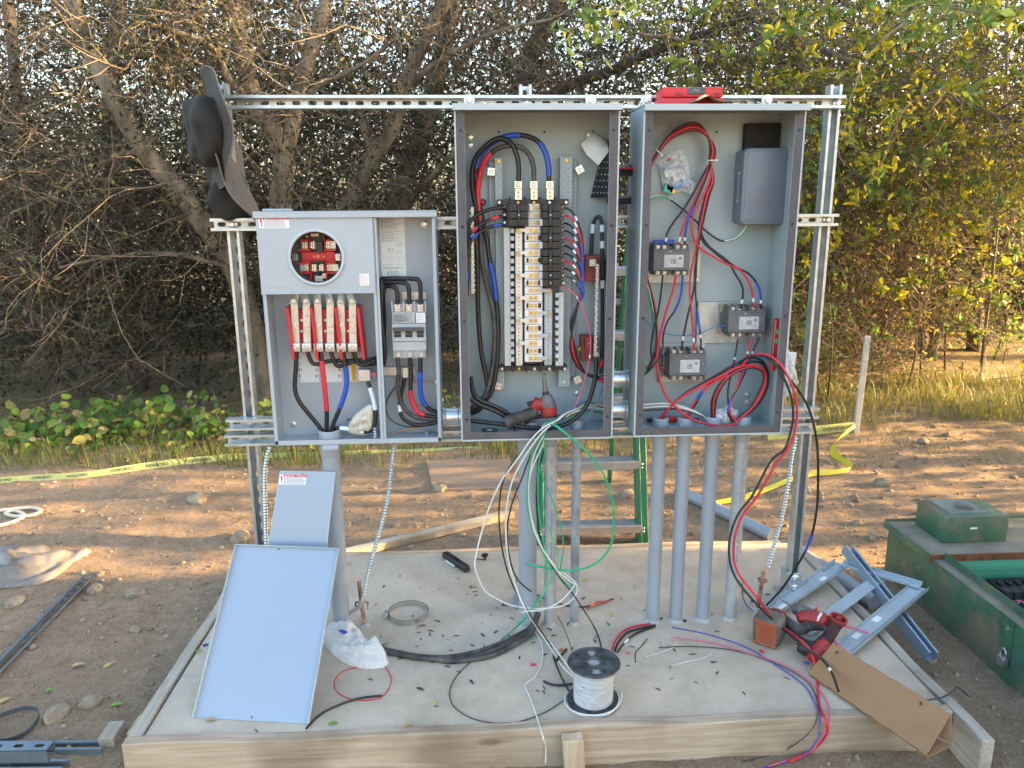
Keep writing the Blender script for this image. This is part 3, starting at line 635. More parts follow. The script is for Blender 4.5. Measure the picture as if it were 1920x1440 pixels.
conduit('thickest conduit under the tall panel cabinet, left of its neighbours', A(989, 850, CY).x, CY, .033, ZB2)
conduit('slimmer conduit beside the thickest one under the panel cabinet', A(1034, 850, CY).x-.002, CY, .0215, ZB2, PVC_DIRTY)
conduit('thin stained conduit under the right end of the panel cabinet', A(1081, 850, CY).x, CY, .0165, ZB2, mat('stained_pvc', (.22, .24, .27), .6, 0, .25, 30, .05, 60, col2=(.36, .37, .40), stretch=(1, 1, .4)))
for px, lab in ((1237, 'first grey conduit from the left under the right-hand cabinet'), (1283, 'second grey conduit from the left under the right-hand cabinet'), (1336, 'third grey conduit from the left under the right-hand cabinet'), (1391, 'rightmost grey conduit with a printed line under the right-hand cabinet')):
    c = conduit(lab, A(px, 822, CY).x, CY, .0242, ZB3, PVC if px < 1390 else PVC_DIRTY, group='row of four conduits')
# printed lines up the pipes
def pipe_print(x, y, r, z0, z1, parent):
    g = MB(); z = z0
    while z < z1:
        h = random.uniform(.004, .012); w_ = random.uniform(.003, .006)
        g.bb(x-w_/2, x+w_/2, y-r-.0006, y-r+.001, z, z+h); z += h+random.choice([.002, .003, .004, .014])
    g.build('printed_line', PRINT_GREY, parent)
for o in list(COL.objects):
    if o.name.startswith('conduit') and o.get('label') and ('rightmost' in o['label'] or 'slimmer' in o['label']):
        r_ = .0242 if 'rightmost' in o['label'] else .0215; pipe_print(o.location.x+.001, o.location.y, r_, .18, .66, o)

# galvanised nipples between the cabinets
def nipple(label, px0, px1, py, Y, r, x0, x1):
    z = A((px0+px1)/2, py, Y).z; t = thing('conduit_nipple', label, 'nipple', ((x0+x1)/2, Y, z), 'nipples between the cabinets'); g = MB()
    g.tube([(x0, Y, z), (x1, Y, z)], r, 28); g.build('pipe', mat('bright_galvanised', (.60, .64, .66), .3, .85, .14, 30), t)
    for x, d in ((x0+.004, 1), (x1-.004, -1)):
        k = MB(); k.ring((x, Y, z), (1, 0, 0), r*1.08, .004, 28, 6); k.ring((x+d*.009, Y, z), (1, 0, 0), r*1.05, .003, 28, 6); k.build('locknut', ZINC, t)
    return z
ZN0 = nipple('short galvanised nipple joining the meter cabinet to the panel cabinet', 828, 862, 781, -.065, .030, -.1215, -.0515)
ZN1 = nipple('upper galvanised nipple between the two tall cabinets', 1150, 1176, 711, -.10, .0295, .4575, .5305)
ZN2 = nipple('lower galvanised nipple between the two tall cabinets', 1150, 1175, 768, -.10, .0295, .4575, .5305)
# dark corrugated tube crossing between the tall cabinets
for lab, py, r_, mt in (('thick black cable bundle with a red stripe crossing between the tall cabinets', 319, .021, CABLE), ('black box-shaped clip between the tall cabinets above the middle rail', 375, .014, BLACK_P)):
    z = A(1170, py, -.05).z; t = thing('cable_bridge', lab, 'cable', (.494, -.05, z)); g = MB()
    for k in range(5):
        a = k*1.257; g.tube(spline([(.452, -.05+math.cos(a)*r_*.5, z+math.sin(a)*r_*.5), (.49, -.05+math.cos(a)*r_*.55, z+math.sin(a)*r_*.5-.002), (.536, -.05+math.cos(a)*r_*.5, z+math.sin(a)*r_*.5)]), r_*.42, 8)
    g.build('strands', mt, t)
    if mt is CABLE:
        s_ = MB(); s_.tube([(.452, -.073, z+.006), (.536, -.073, z+.004)], .004, 8); s_.build('red_strand', W_RED, t)
# ================================================================== METER CABINET (left)
def plate_hole(g, x0, x1, z0, z1, cx, cz, r, y0, y1, n=48):
    vs, fs = [], []
    inn = []; out = []
    for i in range(n):
        a = 2*math.pi*(i+.5)/n; c_, s_ = math.cos(a), math.sin(a); inn.append((cx+c_*r, cz+s_*r))
        kx = ((x1-cx) if c_ > 0 else (cx-x0))/max(abs(c_), 1e-6); kz = ((z1-cz) if s_ > 0 else (cz-z0))/max(abs(s_), 1e-6); k = min(kx, kz); out.append([cx+c_*k, cz+s_*k])
    for X, Z in ((x0, z0), (x0, z1), (x1, z0), (x1, z1)):
        i = min(range(n), key=lambda q: (out[q][0]-X)**2+(out[q][1]-Z)**2); out[i] = [X, Z]
    for y in (y0, y1): vs += [(a, y, b) for a, b in inn]+[(a, y, b) for a, b in out]
    for i in range(n):
        j = (i+1) % n; fs += [(i, j, n+j, n+i), (2*n+j, 2*n+i, 3*n+i, 3*n+j), (j, i, 2*n+i, 2*n+j), (n+i, n+j, 3*n+j, 3*n+i)]
    return g.add(vs, fs)
def printlines(g, x0, x1, z0, z1, y, rows, h=.45, gap=.15, fill=(.5, 1)):
    """rows of tiny printed words on a sheet that faces the camera side"""
    dz = (z1-z0)/rows
    for i in range(rows):
        z = z1-dz*(i+.5); x = x0; xe = x0+(x1-x0)*random.uniform(*fill)
        while x < xe:
            w_ = random.uniform(.04, .16)*(x1-x0); e = min(x+w_, xe); g.bb(x, e, y-.0003, y, z-dz*h/2, z+dz*h/2); x = e+gap*dz*2+.0006
    return g
def danger_sticker(parent, o, ux, uz, W, H, full=True):
    """white safety label with a red headline; o = top left corner, ux right, uz up"""
    ux = Vector(ux).normalized(); uz = Vector(uz).normalized(); nrm = ux.cross(uz); o = Vector(o)
    def q(g, x0, x1, z0, z1, t0, t1):
        vs = [o+ux*x+uz*z+nrm*t for t in (t0, t1) for x, z in ((x0, z0), (x1, z0), (x1, z1), (x0, z1))]
        g.add(vs, [(0, 1, 2, 3), (7, 6, 5, 4), (0, 4, 5, 1), (1, 5, 6, 2), (2, 6, 7, 3), (3, 7, 4, 0)])
    g = MB(); q(g, 0, W, -H, 0, -.0002, .0005); st = g.build('warning_sticker', PAPER, parent)
    g = MB(); q(g, W*.15, W, -H*.27, -.0006, .0004, .0009); g.build('red_band', PRINT_RED, st)
    g = MB()
    for (a, b, c, d) in ((.05, .10, -.42, -.12), (.06, .12, -.52, -.40), (.075, .105, -.85, -.5)): q(g, W*a, W*b, H*c, H*d, .0004, .0009)
    g.build('lightning_mark', PRINT_RED, st)
    text('DANGER   PELIGRO', H*.22, frame(o+ux*W*.60-uz*H*.145+nrm*.001, ux, uz), PAPER, st)
    g = MB(); x_ = W*.19; vs = [o+ux*(x_)+uz*(-H*.24)+nrm*.0012, o+ux*(x_+H*.22)+uz*(-H*.24)+nrm*.0012, o+ux*(x_+H*.11)+uz*(-H*.05)+nrm*.0012]; g.add(vs, [(0, 1, 2)]); g.build('triangle_mark', PAPER, st)
    g = MB()
    for i in range(7):
        x = W*.17; z = -H*(.36+.09*i)
        while x < W*random.uniform(.8, .97): w_ = random.uniform(.03, .12)*W; q(g, x, min(x+w_, W*.98), z-H*.022, z+H*.02, .0004, .0007); x += w_+W*.012
    g.build('small_print', PRINT_GREY, st)
    return st
X0, X1, Z0, Z1, YF, YB = -.6928, -.1217, .7308, 1.513, -.125, -.003
meter = thing('meter_cabinet', 'light grey meter cabinet with a round socket hole, left of the rack', 'cabinet', ((X0+X1)/2, -.06, Z0))
XD = A(709, 600, YF).x               # divider between the two compartments
g = MB(); g.bb(X0, X1, YB-.002, YB, Z0, Z1); g.build('back_panel', PAINT_METER, meter)
for x, d in ((X0, 1), (X1, -1)):
    g = MB(); g.bb(x, x+d*.002, YF, YB-.002, Z0, Z1); g.bb(x+d*.002, x+d*.012, YF, YF+.002, Z0+.002, Z1-.02); g.build('side_panel', PAINT_METER, meter, bevel=.0008)
g = MB(); g.bb(X0-.008, X1+.006, YF-.012, YB, Z1-.001, Z1+.002); g.bb(X0-.008, X1+.006, YF-.012, YF-.0095, Z1-.019, Z1-.001); g.build('top_cap', PAINT_METER, meter, bevel=.001)
g = MB(); g.bb(A(497, 394, -.05).x, A(545, 394, -.05).x, -.09, -.02, Z1+.002, Z1+.010); g.build('hub_cover', PAINT_METER, meter, bevel=.003)
# floor with the conduit hole left open under the bushing
cx = A(620, 850, -.065).x
g = MB(); g.bb(X0+.002, X1-.002, YF+.002, YB-.002, Z0, Z0+.002); g.bb(X0, X1, YF, YF+.002, Z0, Z0+.017); g.build('bottom_panel', PAINT_METER, meter, bevel=.0008)
for px in (548,):
    p = A(px, 815, -.06); g = MB(); g.ring((p.x, p.y, Z0+.0022), (0, 0, 1), .024, .0008, 28, 6); g.build('knockout', PAINT_METER, meter)
    p = A(752, 812, -.06); g = MB(); g.ring((p.x, p.y, Z0+.0022), (0, 0, 1), .024, .0008, 28, 6); g.ring((p.x, p.y, Z0+.0022), (0, 0, 1), .016, .0008, 28, 6); g.build('knockout', PAINT_METER, meter)
g = MB(); g.bb(XD-.001, XD+.001, YF+.003, YB-.002, Z0+.002, Z1-.001); g.bb(XD-.011, XD-.001, YF+.001, YF+.003, Z0+.017, Z1-.02); g.bb(XD+.001, XD+.009, YF+.001, YF+.003, Z0+.017, Z1-.02); g.build('divider', PAINT_METER, meter, bevel=.0006)
# meter cover with its round opening
CC = A(594, 482.5, YF); RR = .0885
cz0 = A(590, 550, YF).z; cxl = X0-.0015; cxr = A(701, 470, YF).x
g = MB(); plate_hole(g, cxl, cxr, cz0, Z1-.019, CC.x, CC.z, RR-.004, YF-.0045, YF-.0025)
g.bb(cxl, cxr, YF-.010, YF-.0045, cz0-.0005, cz0+.004); g.bb(cxl, cxl+.002, YF-.0025, YF+.02, cz0, Z1-.02); g.bb(cxl, cxr, YF-.0055, YF-.0046, cz0+.021, cz0+.0235)
cover = g.build('meter_cover', PAINT_METER, meter)
g = MB(); g.ring((CC.x, YF-.008, CC.z), (0, 1, 0), RR-.002, .0052, 56, 10); g.build('socket_ring', mat('ring_paint', (.46, .50, .55), .35), cover)
p0 = A(484, 406, YF-.005); p1 = A(543, 428, YF-.005)
danger_sticker(cover, (p0.x, YF-.0052, p0.z), (1, 0, 0), (0, 0, 1), p1.x-p0.x, p0.z-p1.z)
a_, b_ = A(674, 513, YF), A(693, 535, YF); g = MB(); g.bb(a_.x, b_.x, YF-.0052, YF-.0046, b_.z, a_.z); st = g.build('inspection_sticker', PAPER, cover)
g = MB(); printlines(g, a_.x+.002, b_.x-.002, b_.z+.003, a_.z-.003, YF-.0053, 6, .4); g.build('small_print', mat('faint_red_print', (.6, .35, .38), .6), st)

# socket behind the opening
YS = -.055
sock = thing('meter_socket', 'red insulated meter socket with shiny jaws behind the round opening', 'socket', (CC.x, YS+.03, CC.z-.1))
def S(u, v): return A(520+u/10.287, 420+v/10.287, YS)
def srect(g, u0, v0, u1, v1, y0, y1): a, b = S(u0, v0), S(u1, v1); g.bb(a.x, b.x, y0, y1, b.z, a.z); return g
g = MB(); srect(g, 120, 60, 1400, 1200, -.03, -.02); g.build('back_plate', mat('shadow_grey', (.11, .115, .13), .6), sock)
g = MB(); srect(g, 460, 540, 1120, 690, -.03, YS); srect(g, 460, 690, 1120, 745, -.03, YS+.008); srect(g, 650, 560, 945, 690, YS-.003, YS); g.build('red_block', RED_P, sock, bevel=.0012)
for u, v0, v1 in ((625, 180, 540), (915, 180, 540), (650, 740, 1110), (955, 740, 1090)):
    g = MB(); srect(g, u-22, v0, u+22, v1, -.03, YS-.008); g.build('barrier', RED_P, sock, bevel=.001)
for (u0, v0, u1, v1) in ((395, 485, 620, 520), (900, 485, 1140, 520), (395, 745, 640, 775), (950, 745, 1140, 775), (420, 300, 600, 330), (940, 300, 1060, 330), (450, 930, 650, 955), (960, 930, 1160, 955)):
    g = MB(); srect(g, u0, v0, u1, v1, -.03, YS-.004); g.build('shelf', RED_P, sock)
for (u0, v0, u1, v1, su) in ((450, 340, 590, 485, 530), (640, 330, 735, 485, 680), (930, 330, 1125, 480, 975), (415, 780, 610, 920, 565), (655, 775, 765, 920, 705), (800, 775, 900, 915, 845), (950, 775, 1180, 915, 1000)):
    g = MB(); srect(g, u0, v0, u1, v1, -.04, YS+.006); j = g.build('jaw', ALU, sock, bevel=.0008)
    k = MB(); vm = (v0+v1)/2
    for du in (-42, 6):
        for dv in (-56, 8): srect(k, su+du, vm+dv, su+du+36, vm+dv+48, YS-.004, YS+.006)
    k.build('jaw_leaf', mat('bright_tin', (.80, .78, .74), .25, .8), j, bevel=.0012)
g = MB(); srect(g, 740, 340, 890, 540, -.03, YS-.010); srect(g, 650, 720, 920, 760, -.03, YS-.002); srect(g, 770, 760, 815, 1000, -.03, YS-.003); g.build('black_insulator', BLACK_P, sock, bevel=.001)
for (u0, v0, u1, v1) in ((285, 570, 410, 705), (1120, 570, 1225, 705)):
    g = MB(); srect(g, u0, v0, u1, v1, -.06, YS-.004); br = g.build('bracket', GALV, sock, bevel=.001); q = S((u0+u1)/2, (v0+v1)/2+5); screw((q.x, YS-.0045, q.z), .0045, br)
for u in (710, 905): q = S(u, 625); screw((q.x, YS-.003, q.z), .003, sock, mt=BRASS)
q = S(787, 625); g = MB(); g.ring((q.x, YS-.0034, q.z), (0, 1, 0), .0042, .0004, 20, 4); g.ring((q.x, YS-.0034, q.z), (0, 1, 0), .0024, .0004, 20, 4); g.build('ring_mark', PAPER, sock)
for (u0, v0, u1, v1) in ((640, 180, 800, 240), (540, 215, 600, 270), (720, 1000, 880, 1110), (860, 950, 945, 1050)):
    g = MB(); srect(g, u0, v0, u1, v1, -.045, YS); j = g.build('terminal', ALU, sock, bevel=.001); q = S((u0+u1)/2, (v0+v1)/2); screw((q.x, YS-.0005, q.z), .0035, j, mt=BRASS if u0 == 860 else ZINC)

# ---- bypass lug block under the cover
YL = -.078
lug = thing('lug_block', 'red bypass block with six silver terminal bars in the meter cabinet', 'terminal block', (A(607, 660, YL).x, YL, A(607, 660, YL).z))
def LZ(u, v, Y=YL): return A(470+u/4.364, 520+v/4.364, Y)
def lrect(g, u0, v0, u1, v1, y0, y1, Y=YL): a, b = LZ(u0, v0, Y), LZ(u1, v1, Y); g.bb(a.x, b.x, y0, y1, b.z, a.z); return g
g = MB(); lrect(g, 335, 270, 890, 580, -.06, -.03); g.build('red_base', RED_P, lug, bevel=.002)
for u0, u1 in ((285, 330), (480, 520), (680, 715), (862, 890)):
    a, b = LZ(u0+8, 232), LZ(u0+45, 660); g = MB()
    g.add([(a.x, -.03, a.z), (a.x+.009, -.03, a.z), (a.x+.009, YL-.018, a.z-.004), (a.x, YL-.018, a.z-.004), (a.x+.011, -.03, b.z), (a.x+.020, -.03, b.z), (a.x+.020, YL-.018, b.z-.004), (a.x+.011, YL-.018, b.z-.004)], [(0, 1, 2, 3), (7, 6, 5, 4), (0, 4, 5, 1), (1, 5, 6, 2), (2, 6, 7, 3), (3, 7, 4, 0)]); g.build('barrier', RED_P, lug, bevel=.0012)
g = MB()
for u in (410, 605, 793):
    for v in (355, 445): q = LZ(u, v); g.cyl((q.x, -.0605, q.z), (q.x, -.066, q.z), .0045, 10)
g.build('rivet', GALV, lug)
tops = (355, 455, 548, 650, 738, 832); bots = (375, 465, 562, 655, 748, 840); tilt = (0, -14, 10, -16, 0, -3)
LUGX = []
for i in range(6):
    a, b = LZ(tops[i], 200), LZ(bots[i], 600); w_ = .0125; g = MB()
    g.add([(a.x-w_, -.066, a.z+.008), (a.x+w_, -.066, a.z+.008), (a.x+w_, YL, a.z+.008), (a.x-w_, YL, a.z+.008), (b.x-w_, -.066, b.z+.01), (b.x+w_, -.066, b.z+.01), (b.x+w_, YL, b.z+.01), (b.x-w_, YL, b.z+.01)], [(0, 1, 2, 3), (7, 6, 5, 4), (0, 4, 5, 1), (1, 5, 6, 2), (2, 6, 7, 3), (3, 7, 4, 0)])
    bar = g.build('terminal_bar', ALU, lug, bevel=.0008)
    for v, r_ in ((315, .0045), (450, .0042), (505, .003)):
        f_ = (v-200)/400; q = LZ(tops[i]+(bots[i]-tops[i])*f_, v); screw((q.x, YL, q.z), r_, bar)
    q = LZ(tops[i]+(bots[i]-tops[i])*.47, 392); bolt((q.x, YL, q.z), .0068, bar, washer=1.45)
    g = MB(); q0 = LZ(bots[i], 568); g.box((q0.x, YL-.004, q0.z), (.031, .026, .029)); lg = g.build('lug', ALU, lug, bevel=.002, seg=2); screw((q0.x, YL-.017, q0.z+.001), .0075, lg); LUGX.append(q0)
    # strap bent up under the cover
    s_ = MB(); c = LZ(tops[i], 195); ct = LZ(tops[i]+(-14 if tilt[i] > 0 else 8 if tilt[i] == 0 else -38), 110); d = Vector((ct.x-c.x, .018, ct.z-c.z)); dn = d.normalized(); sx = Vector((dn.z, 0, -dn.x)); w2 = .0135
    base = Vector((c.x, YL-.003, c.z))-dn*.010; top = base+dn*.045
    th = Vector((0, -.003, 0)); s_.add([base-sx*w2, base+sx*w2, top+sx*w2, top-sx*w2, base-sx*w2+th, base+sx*w2+th, top+sx*w2+th, top-sx*w2+th], [(0, 1, 2, 3), (7, 6, 5, 4), (0, 4, 5, 1), (1, 5, 6, 2), (2, 6, 7, 3), (3, 7, 4, 0)])
    so = s_.build('strap', mat('yellowed_tin', (.64, .60, .50), .4, .6), lug, bevel=.0006); bolt((c.x, YL-.0065, c.z), .0055, so, washer=1.5)
# placards behind the cables
YBK = YB-.0022
for u0, u1, v0, v1, ch, tu in ((390, 562, 610, 858, 'LINE', 407), (570, 748, 612, 855, 'LOAD', 540), (755, 935, 612, 850, 'LOAD', 727)):
    a, b = LZ(u0, v0, YBK), LZ(u1, v1, YBK); g = MB(); g.bb(a.x, b.x, YBK-.0006, YBK, b.z, a.z); pl = g.build('placard', PAPER, meter)
    for k, c in enumerate(ch): q = LZ(tu, 655+51*k, YBK); text(c, .013, FR(q.x, YBK-.0009, q.z), PRINT, pl, bold=.0004)
    g = MB(); printlines(g, a.x+.004, a.x+.018, b.z+.003, b.z+.007, YBK-.0006, 2); printlines(g, b.x-.016, b.x-.006, b.z+.003, b.z+.007, YBK-.0006, 2); g.build('small_print', PRINT_GREY, pl)
    if u0 == 755:
        c, d = LZ(818, 612, YBK), LZ(864, 846, YBK); g = MB(); g.bb(c.x, d.x, YBK-.0011, YBK-.0006, d.z, c.z); g.build('yellow_stripe', mat('yellow_print', (.80, .42, .02), .5), pl)
        q = LZ(908, 748, YBK); text('A', .012, FR(q.x, YBK-.0009, q.z), PRINT, pl, bold=.0004)
q = LZ(815, 1165, YBK); text('WAC', .011, FR(q.x, YBK-.0008, q.z), mat('navy_print', (.02, .03, .16), .5), meter, bold=.0004)
q = LZ(535, 1155, YBK); g = MB(); printlines(g, q.x-.012, q.x+.004, q.z-.006, q.z+.006, YBK, 2); g.build('small_print', PRINT_GREY, meter)
q = LZ(348, 1205, YBK); bolt((q.x, YBK, q.z), .006, meter, washer=1.9); q = A(797, 420, YBK); bolt((q.x, YBK, q.z), .0075, meter, washer=1.8)
# neutral lug and its pink strip
a, b = A(672, 692, -.06), A(696, 713, -.06); g = MB(); g.bb(a.x, b.x, -.075, -.035, b.z, a.z); nl = g.build('neutral_lug', ALU, meter, bevel=.002); g = MB(); c, d = A(694, 698, -.06), A(705, 706, -.06); g.bb(c.x, d.x, -.062, -.05, d.z, c.z); g.build('pink_tab', W_PINK, nl)
# zinc spring-like stud near the divider
g = MB(); q = A(703, 800, -.10); g.tube([(q.x, q.y, Z0+.002), (q.x, q.y, Z0+.05)], .0035, 10)
for k in range(5): g.ring((q.x, q.y, Z0+.008+k*.010), (0, 0, 1), .0068, .0022, 18, 6)
g.build('threaded_stud', ZINC, meter)
# wiring diagram sheet in the right compartment
a, b = A(711, 403, YBK), A(762, 521, YBK); g = MB(); g.bb(a.x, b.x, YBK-.0006, YBK, b.z, a.z); ds = g.build('wiring_diagram_sheet', PAPER, meter)
H_ = a.z-b.z; g = MB(); y = YBK-.0006; W_ = b.x-a.x
printlines(g, a.x+.003, b.x-.003, a.z-H_*.22, a.z-H_*.02, y, 9, .4); printlines(g, a.x+.003, b.x-.003, a.z-H_*.41, a.z-H_*.24, y, 7, .3)
for v in (.25, .33, .37, .42, .67, .71, .78): g.bb(a.x+.004, b.x-.003, y-.0003, y, a.z-H_*v-.0003, a.z-H_*v+.0003)
for u, v0, v1 in ((.5, .31, .42), (.62, .43, .64), (.3, .67, .81), (.42, .67, .81), (.7, .67, .81)): g.bb(a.x+W_*u, a.x+W_*u+.0006, y-.0003, y, a.z-H_*v1, a.z-H_*v0)
printlines(g, a.x+W_*.66, b.x-.004, a.z-H_*.50, a.z-H_*.44, y, 4, .4); printlines(g, a.x+W_*.66, b.x-.004, a.z-H_*.62, a.z-H_*.56, y, 4, .4)
for k in range(3): g.bb(a.x+W_*.28, a.x+W_*.42, y-.0003, y, a.z-H_*(.53+.025*k)-.001, a.z-H_*(.53+.025*k)+.0006); g.bb(a.x+W_*.46, a.x+W_*.52, y-.0003, y, a.z-H_*(.53+.025*k)-.001, a.z-H_*(.53+.025*k)+.001)
printlines(g, a.x+.005, b.x-.004, a.z-H_*.86, a.z-H_*.82, y, 2, .4); printlines(g, a.x+W_*.35, b.x-.01, a.z-H_*.97, a.z-H_*.88, y, 4, .4)
g.box((a.x+W_*.27, y-.0002, a.z-H_*.91), (.0022, .0003, .010), Matrix.Rotation(.3, 3, 'Y')); g.box((a.x+W_*.26, y-.0002, a.z-H_*.94), (.0022, .0003, .008), Matrix.Rotation(.3, 3, 'Y')); g.build('small_print', PRINT_GREY, ds)

# ---- main breaker
YM = -.088
brk = thing('main_breaker', 'grey three-pole main breaker in the right bay of the meter cabinet', 'breaker', (A(766, 673, YM).x, -.02, A(766, 673, YM).z))
def BZ(u, v, Y=YM): return A(690+u/4.5, 380+v/4.5, Y)
def brect(g, u0, v0, u1, v1, y0, y1, Y=YM): a, b = BZ(u0, v0, Y), BZ(u1, v1, Y); g.bb(a.x, b.x, y0, y1, b.z, a.z); return g
g = MB(); brect(g, 192, 860, 488, 1318, -.012, YM+.012); g.build('body', GREY_P, brk, bevel=.003, seg=2)
g = MB(); brect(g, 200, 1025, 492, 1168, YM+.012, YM); brect(g, 200, 925, 400, 1020, YM+.012, YM+.004); brect(g, 204, 1176, 492, 1250, YM+.012, YM+.006)
for u in (192, 290, 382, 474): brect(g, u, 832, u+18, 925, YM+.022, YM+.004)
for u in (284, 384): brect(g, u, 1255, u+14, 1318, YM+.014, YM+.008)
g.build('front_moulding', mat('breaker_grey', (.40, .425, .45), .45), brk, bevel=.0015)
for u in (218, 314, 410):
    g = MB(); brect(g, u, 1075, u+62, 1136, YM-.0004, YM+.0); w_ = g.build('toggle_window', BLACK_P, brk); g = MB(); brect(g, u+2, 1100, u+60, 1112, YM-.006, YM-.0004); g.build('toggle', DARKGREY_P, w_)
g = MB(); brect(g, 212, 1052, 470, 1078, YM-.018, YM-.0005); g.build('handle_tie', DARKGREY_P, brk, bevel=.002)
for u in (248, 346, 442):
    g = MB(); brect(g, u-26, 856, u+26, 922, YM+.02, YM+.001); lg = g.build('line_lug', ALU, brk, bevel=.001); q = BZ(u, 890); screw((q.x, YM+.001, q.z), .0062, lg)
    g = MB(); brect(g, u-12, 1262, u+26, 1306, YM+.02, YM+.005); lg = g.build('load_lug', ALU, brk, bevel=.001); q = BZ(u+6, 1275); screw((q.x, YM+.005, q.z), .005, lg)
for u, v in ((298, 896), (396, 894), (300, 1216), (398, 1216), (486, 1216)): q = BZ(u, v); screw((q.x, YM+.006, q.z), .0034, brk)
g = MB(); brect(g, 212, 936, 372, 1012, YM+.0032, YM+.004); lb = g.build('rating_label', mat('label_grey', (.34, .35, .37), .5), brk); a, b = BZ(214, 944), BZ(368, 1010); g = MB(); printlines(g, a.x, b.x, b.z, a.z, YM+.0032, 6, .5); g.build('small_print', PRINT, lb)
g = MB(); brect(g, 404, 930, 486, 1014, YM+.0035, YM+.0045); lb = g.build('white_label', PAPER, brk); a, b = BZ(412, 940), BZ(476, 1006); g = MB(); printlines(g, a.x, b.x, b.z, a.z, YM+.0033, 5, .45); g.build('small_print', MATS['faint_red_print'], lb)
g = MB(); brect(g, 270, 770, 480, 835, -.022, -.006); mp = g.build('mounting_plate', GALV, brk); 
for u in (305, 402): q = BZ(u, 790, -.022); screw((q.x, -.022, q.z), .004, mp)
# ground bar under the breaker
g = MB(); a, b = A(717, 688, -.03), A(779, 703, -.03); g.bb(a.x, b.x, -.035, -.025, b.z, a.z); gb = g.build('ground_bar', ALU, meter, bevel=.001)
for px in (727, 737, 773): q = A(px, 695, -.035); screw((q.x, -.035, q.z), .0035, gb)
g = MB(); a, b = A(755, 688, -.045), A(766, 707, -.045); g.bb(a.x, b.x, -.058, -.035, b.z, a.z); g.build('ground_lug', ALU, gb, bevel=.001)
for px, py in ((818, 715), (738, 815), (800, 812)):
    q = A(px, py, -.03); g = MB(); g.box(q, (.012, .02, .016)); o = g.build('ground_clip', ALU, meter, bevel=.001); screw((q.x, q.y-.0105, q.z), .004, o)
# ================================================================== TALL CABINETS
def tall_cabinet(name, label, X0, X1, Z0, Z1, yf=-.21, yb=-.003):
    t = thing(name, label, 'cabinet', ((X0+X1)/2, (yf+yb)/2, Z0)); s_ = .002
    g = MB(); g.bb(X0, X1, yb-s_, yb, Z0, Z1); g.build('back_panel', PAINT_CAB, t)
    for x, d in ((X0, 1), (X1, -1)):
        g = MB(); g.bb(x, x+d*s_, yf, yb-s_, Z0, Z1); g.bb(x+d*s_, x+d*.03, yf, yf+s_, Z0+.002, Z1-.022); g.build('side_panel', PAINT_CAB, t, bevel=.0007)
        g = MB(); g.bb(x-d*.0006, x+d*.0042, yf-.0042, yf-.0002, Z0, Z1-.02); g.build('edge_strip', PAINT_EDGE, t)
        g = MB(); g.bb(x+d*.0048, x+d*.029, yf-.0034, yf-.0002, Z0+.030, Z1-.024); gk = g.build('gasket', GASKET, t, bevel=.0006)
        for f_ in (.07, .34, .62, .93): screw((x+d*.018, yf-.0034, Z1-(Z1-Z0)*f_), .0042, gk, mt=BLACK_P)
    g = MB(); g.bb(X0+s_, X1-s_, yf, yb-s_, Z0, Z0+s_); g.bb(X0+.0042, X1-.0042, yf, yf+s_, Z0, Z0+.028); g.build('bottom_panel', PAINT_CAB, t, bevel=.0007)
    g = MB(); g.bb(X0+.0048, X1-.0048, yf-.0034, yf-.0002, Z0+.004, Z0+.029); g.build('gasket', GASKET, t, bevel=.0006)
    g = MB(); g.bb(X0-.0006, X1+.0006, yf-.003, yf-.0003, Z0-.002, Z0+.0035); g.build('edge_strip', PAINT_EDGE, t)
    # sloping rain hood with a drip lip
    g = MB(); g.prism([(yf-.028, Z1-.019), (yf-.0255, Z1-.019), (yf-.0255, Z1-.003), (yb, Z1+.004), (yb, Z1+.006), (yf-.028, Z1+.0)], 0, X0-.004, X1+.004); g.build('rain_hood', PAINT_EDGE, t, bevel=.0006)
    g = MB(); g.bb(X0+.0048, X1-.0048, yf-.0034, yf-.0002, Z1-.024, Z1-.004); g.build('gasket', GASKET, t); g = MB(); g.bb(X0+s_, X1-s_, yf, yb-s_, Z1-.002, Z1); g.build('top_panel', PAINT_CAB, t)  # top gasket strip; its dark band also stands in for shade under the hood
    for f_ in (.28, .58, .9): q = (X0+(X1-X0)*f_, yb-s_, Z1-.06); screw(q, .004, t, mt=BLACK_P)
    return t
PX0_, PX1_, PZ0, PZ1 = -.051, .457, .761, 1.827
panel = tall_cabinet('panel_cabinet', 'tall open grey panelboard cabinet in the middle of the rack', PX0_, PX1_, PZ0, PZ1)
YI = -.006                     # face of the back sheet inside
def hw(px, py, r, parent=panel, Y=YI, w_=1.9): q = A(px, py, Y); bolt((q.x, Y, q.z), r, parent, washer=w_)
hw(881, 257, .0055); hw(881, 272, .0055); hw(1107, 253, .0055); hw(1083, 738, .0052); hw(922, 728, .004)
def PR(g, x0, y0, x1, y1, Y0, Y1, Y=None):
    """box whose front (at Y1) covers the measured rectangle"""
    Y = Y1 if Y is None else Y; a, b = A(x0, y0, Y), A(x1, y1, Y); g.bb(min(a.x, b.x), max(a.x, b.x), Y0, Y1, min(a.z, b.z), max(a.z, b.z)); return g
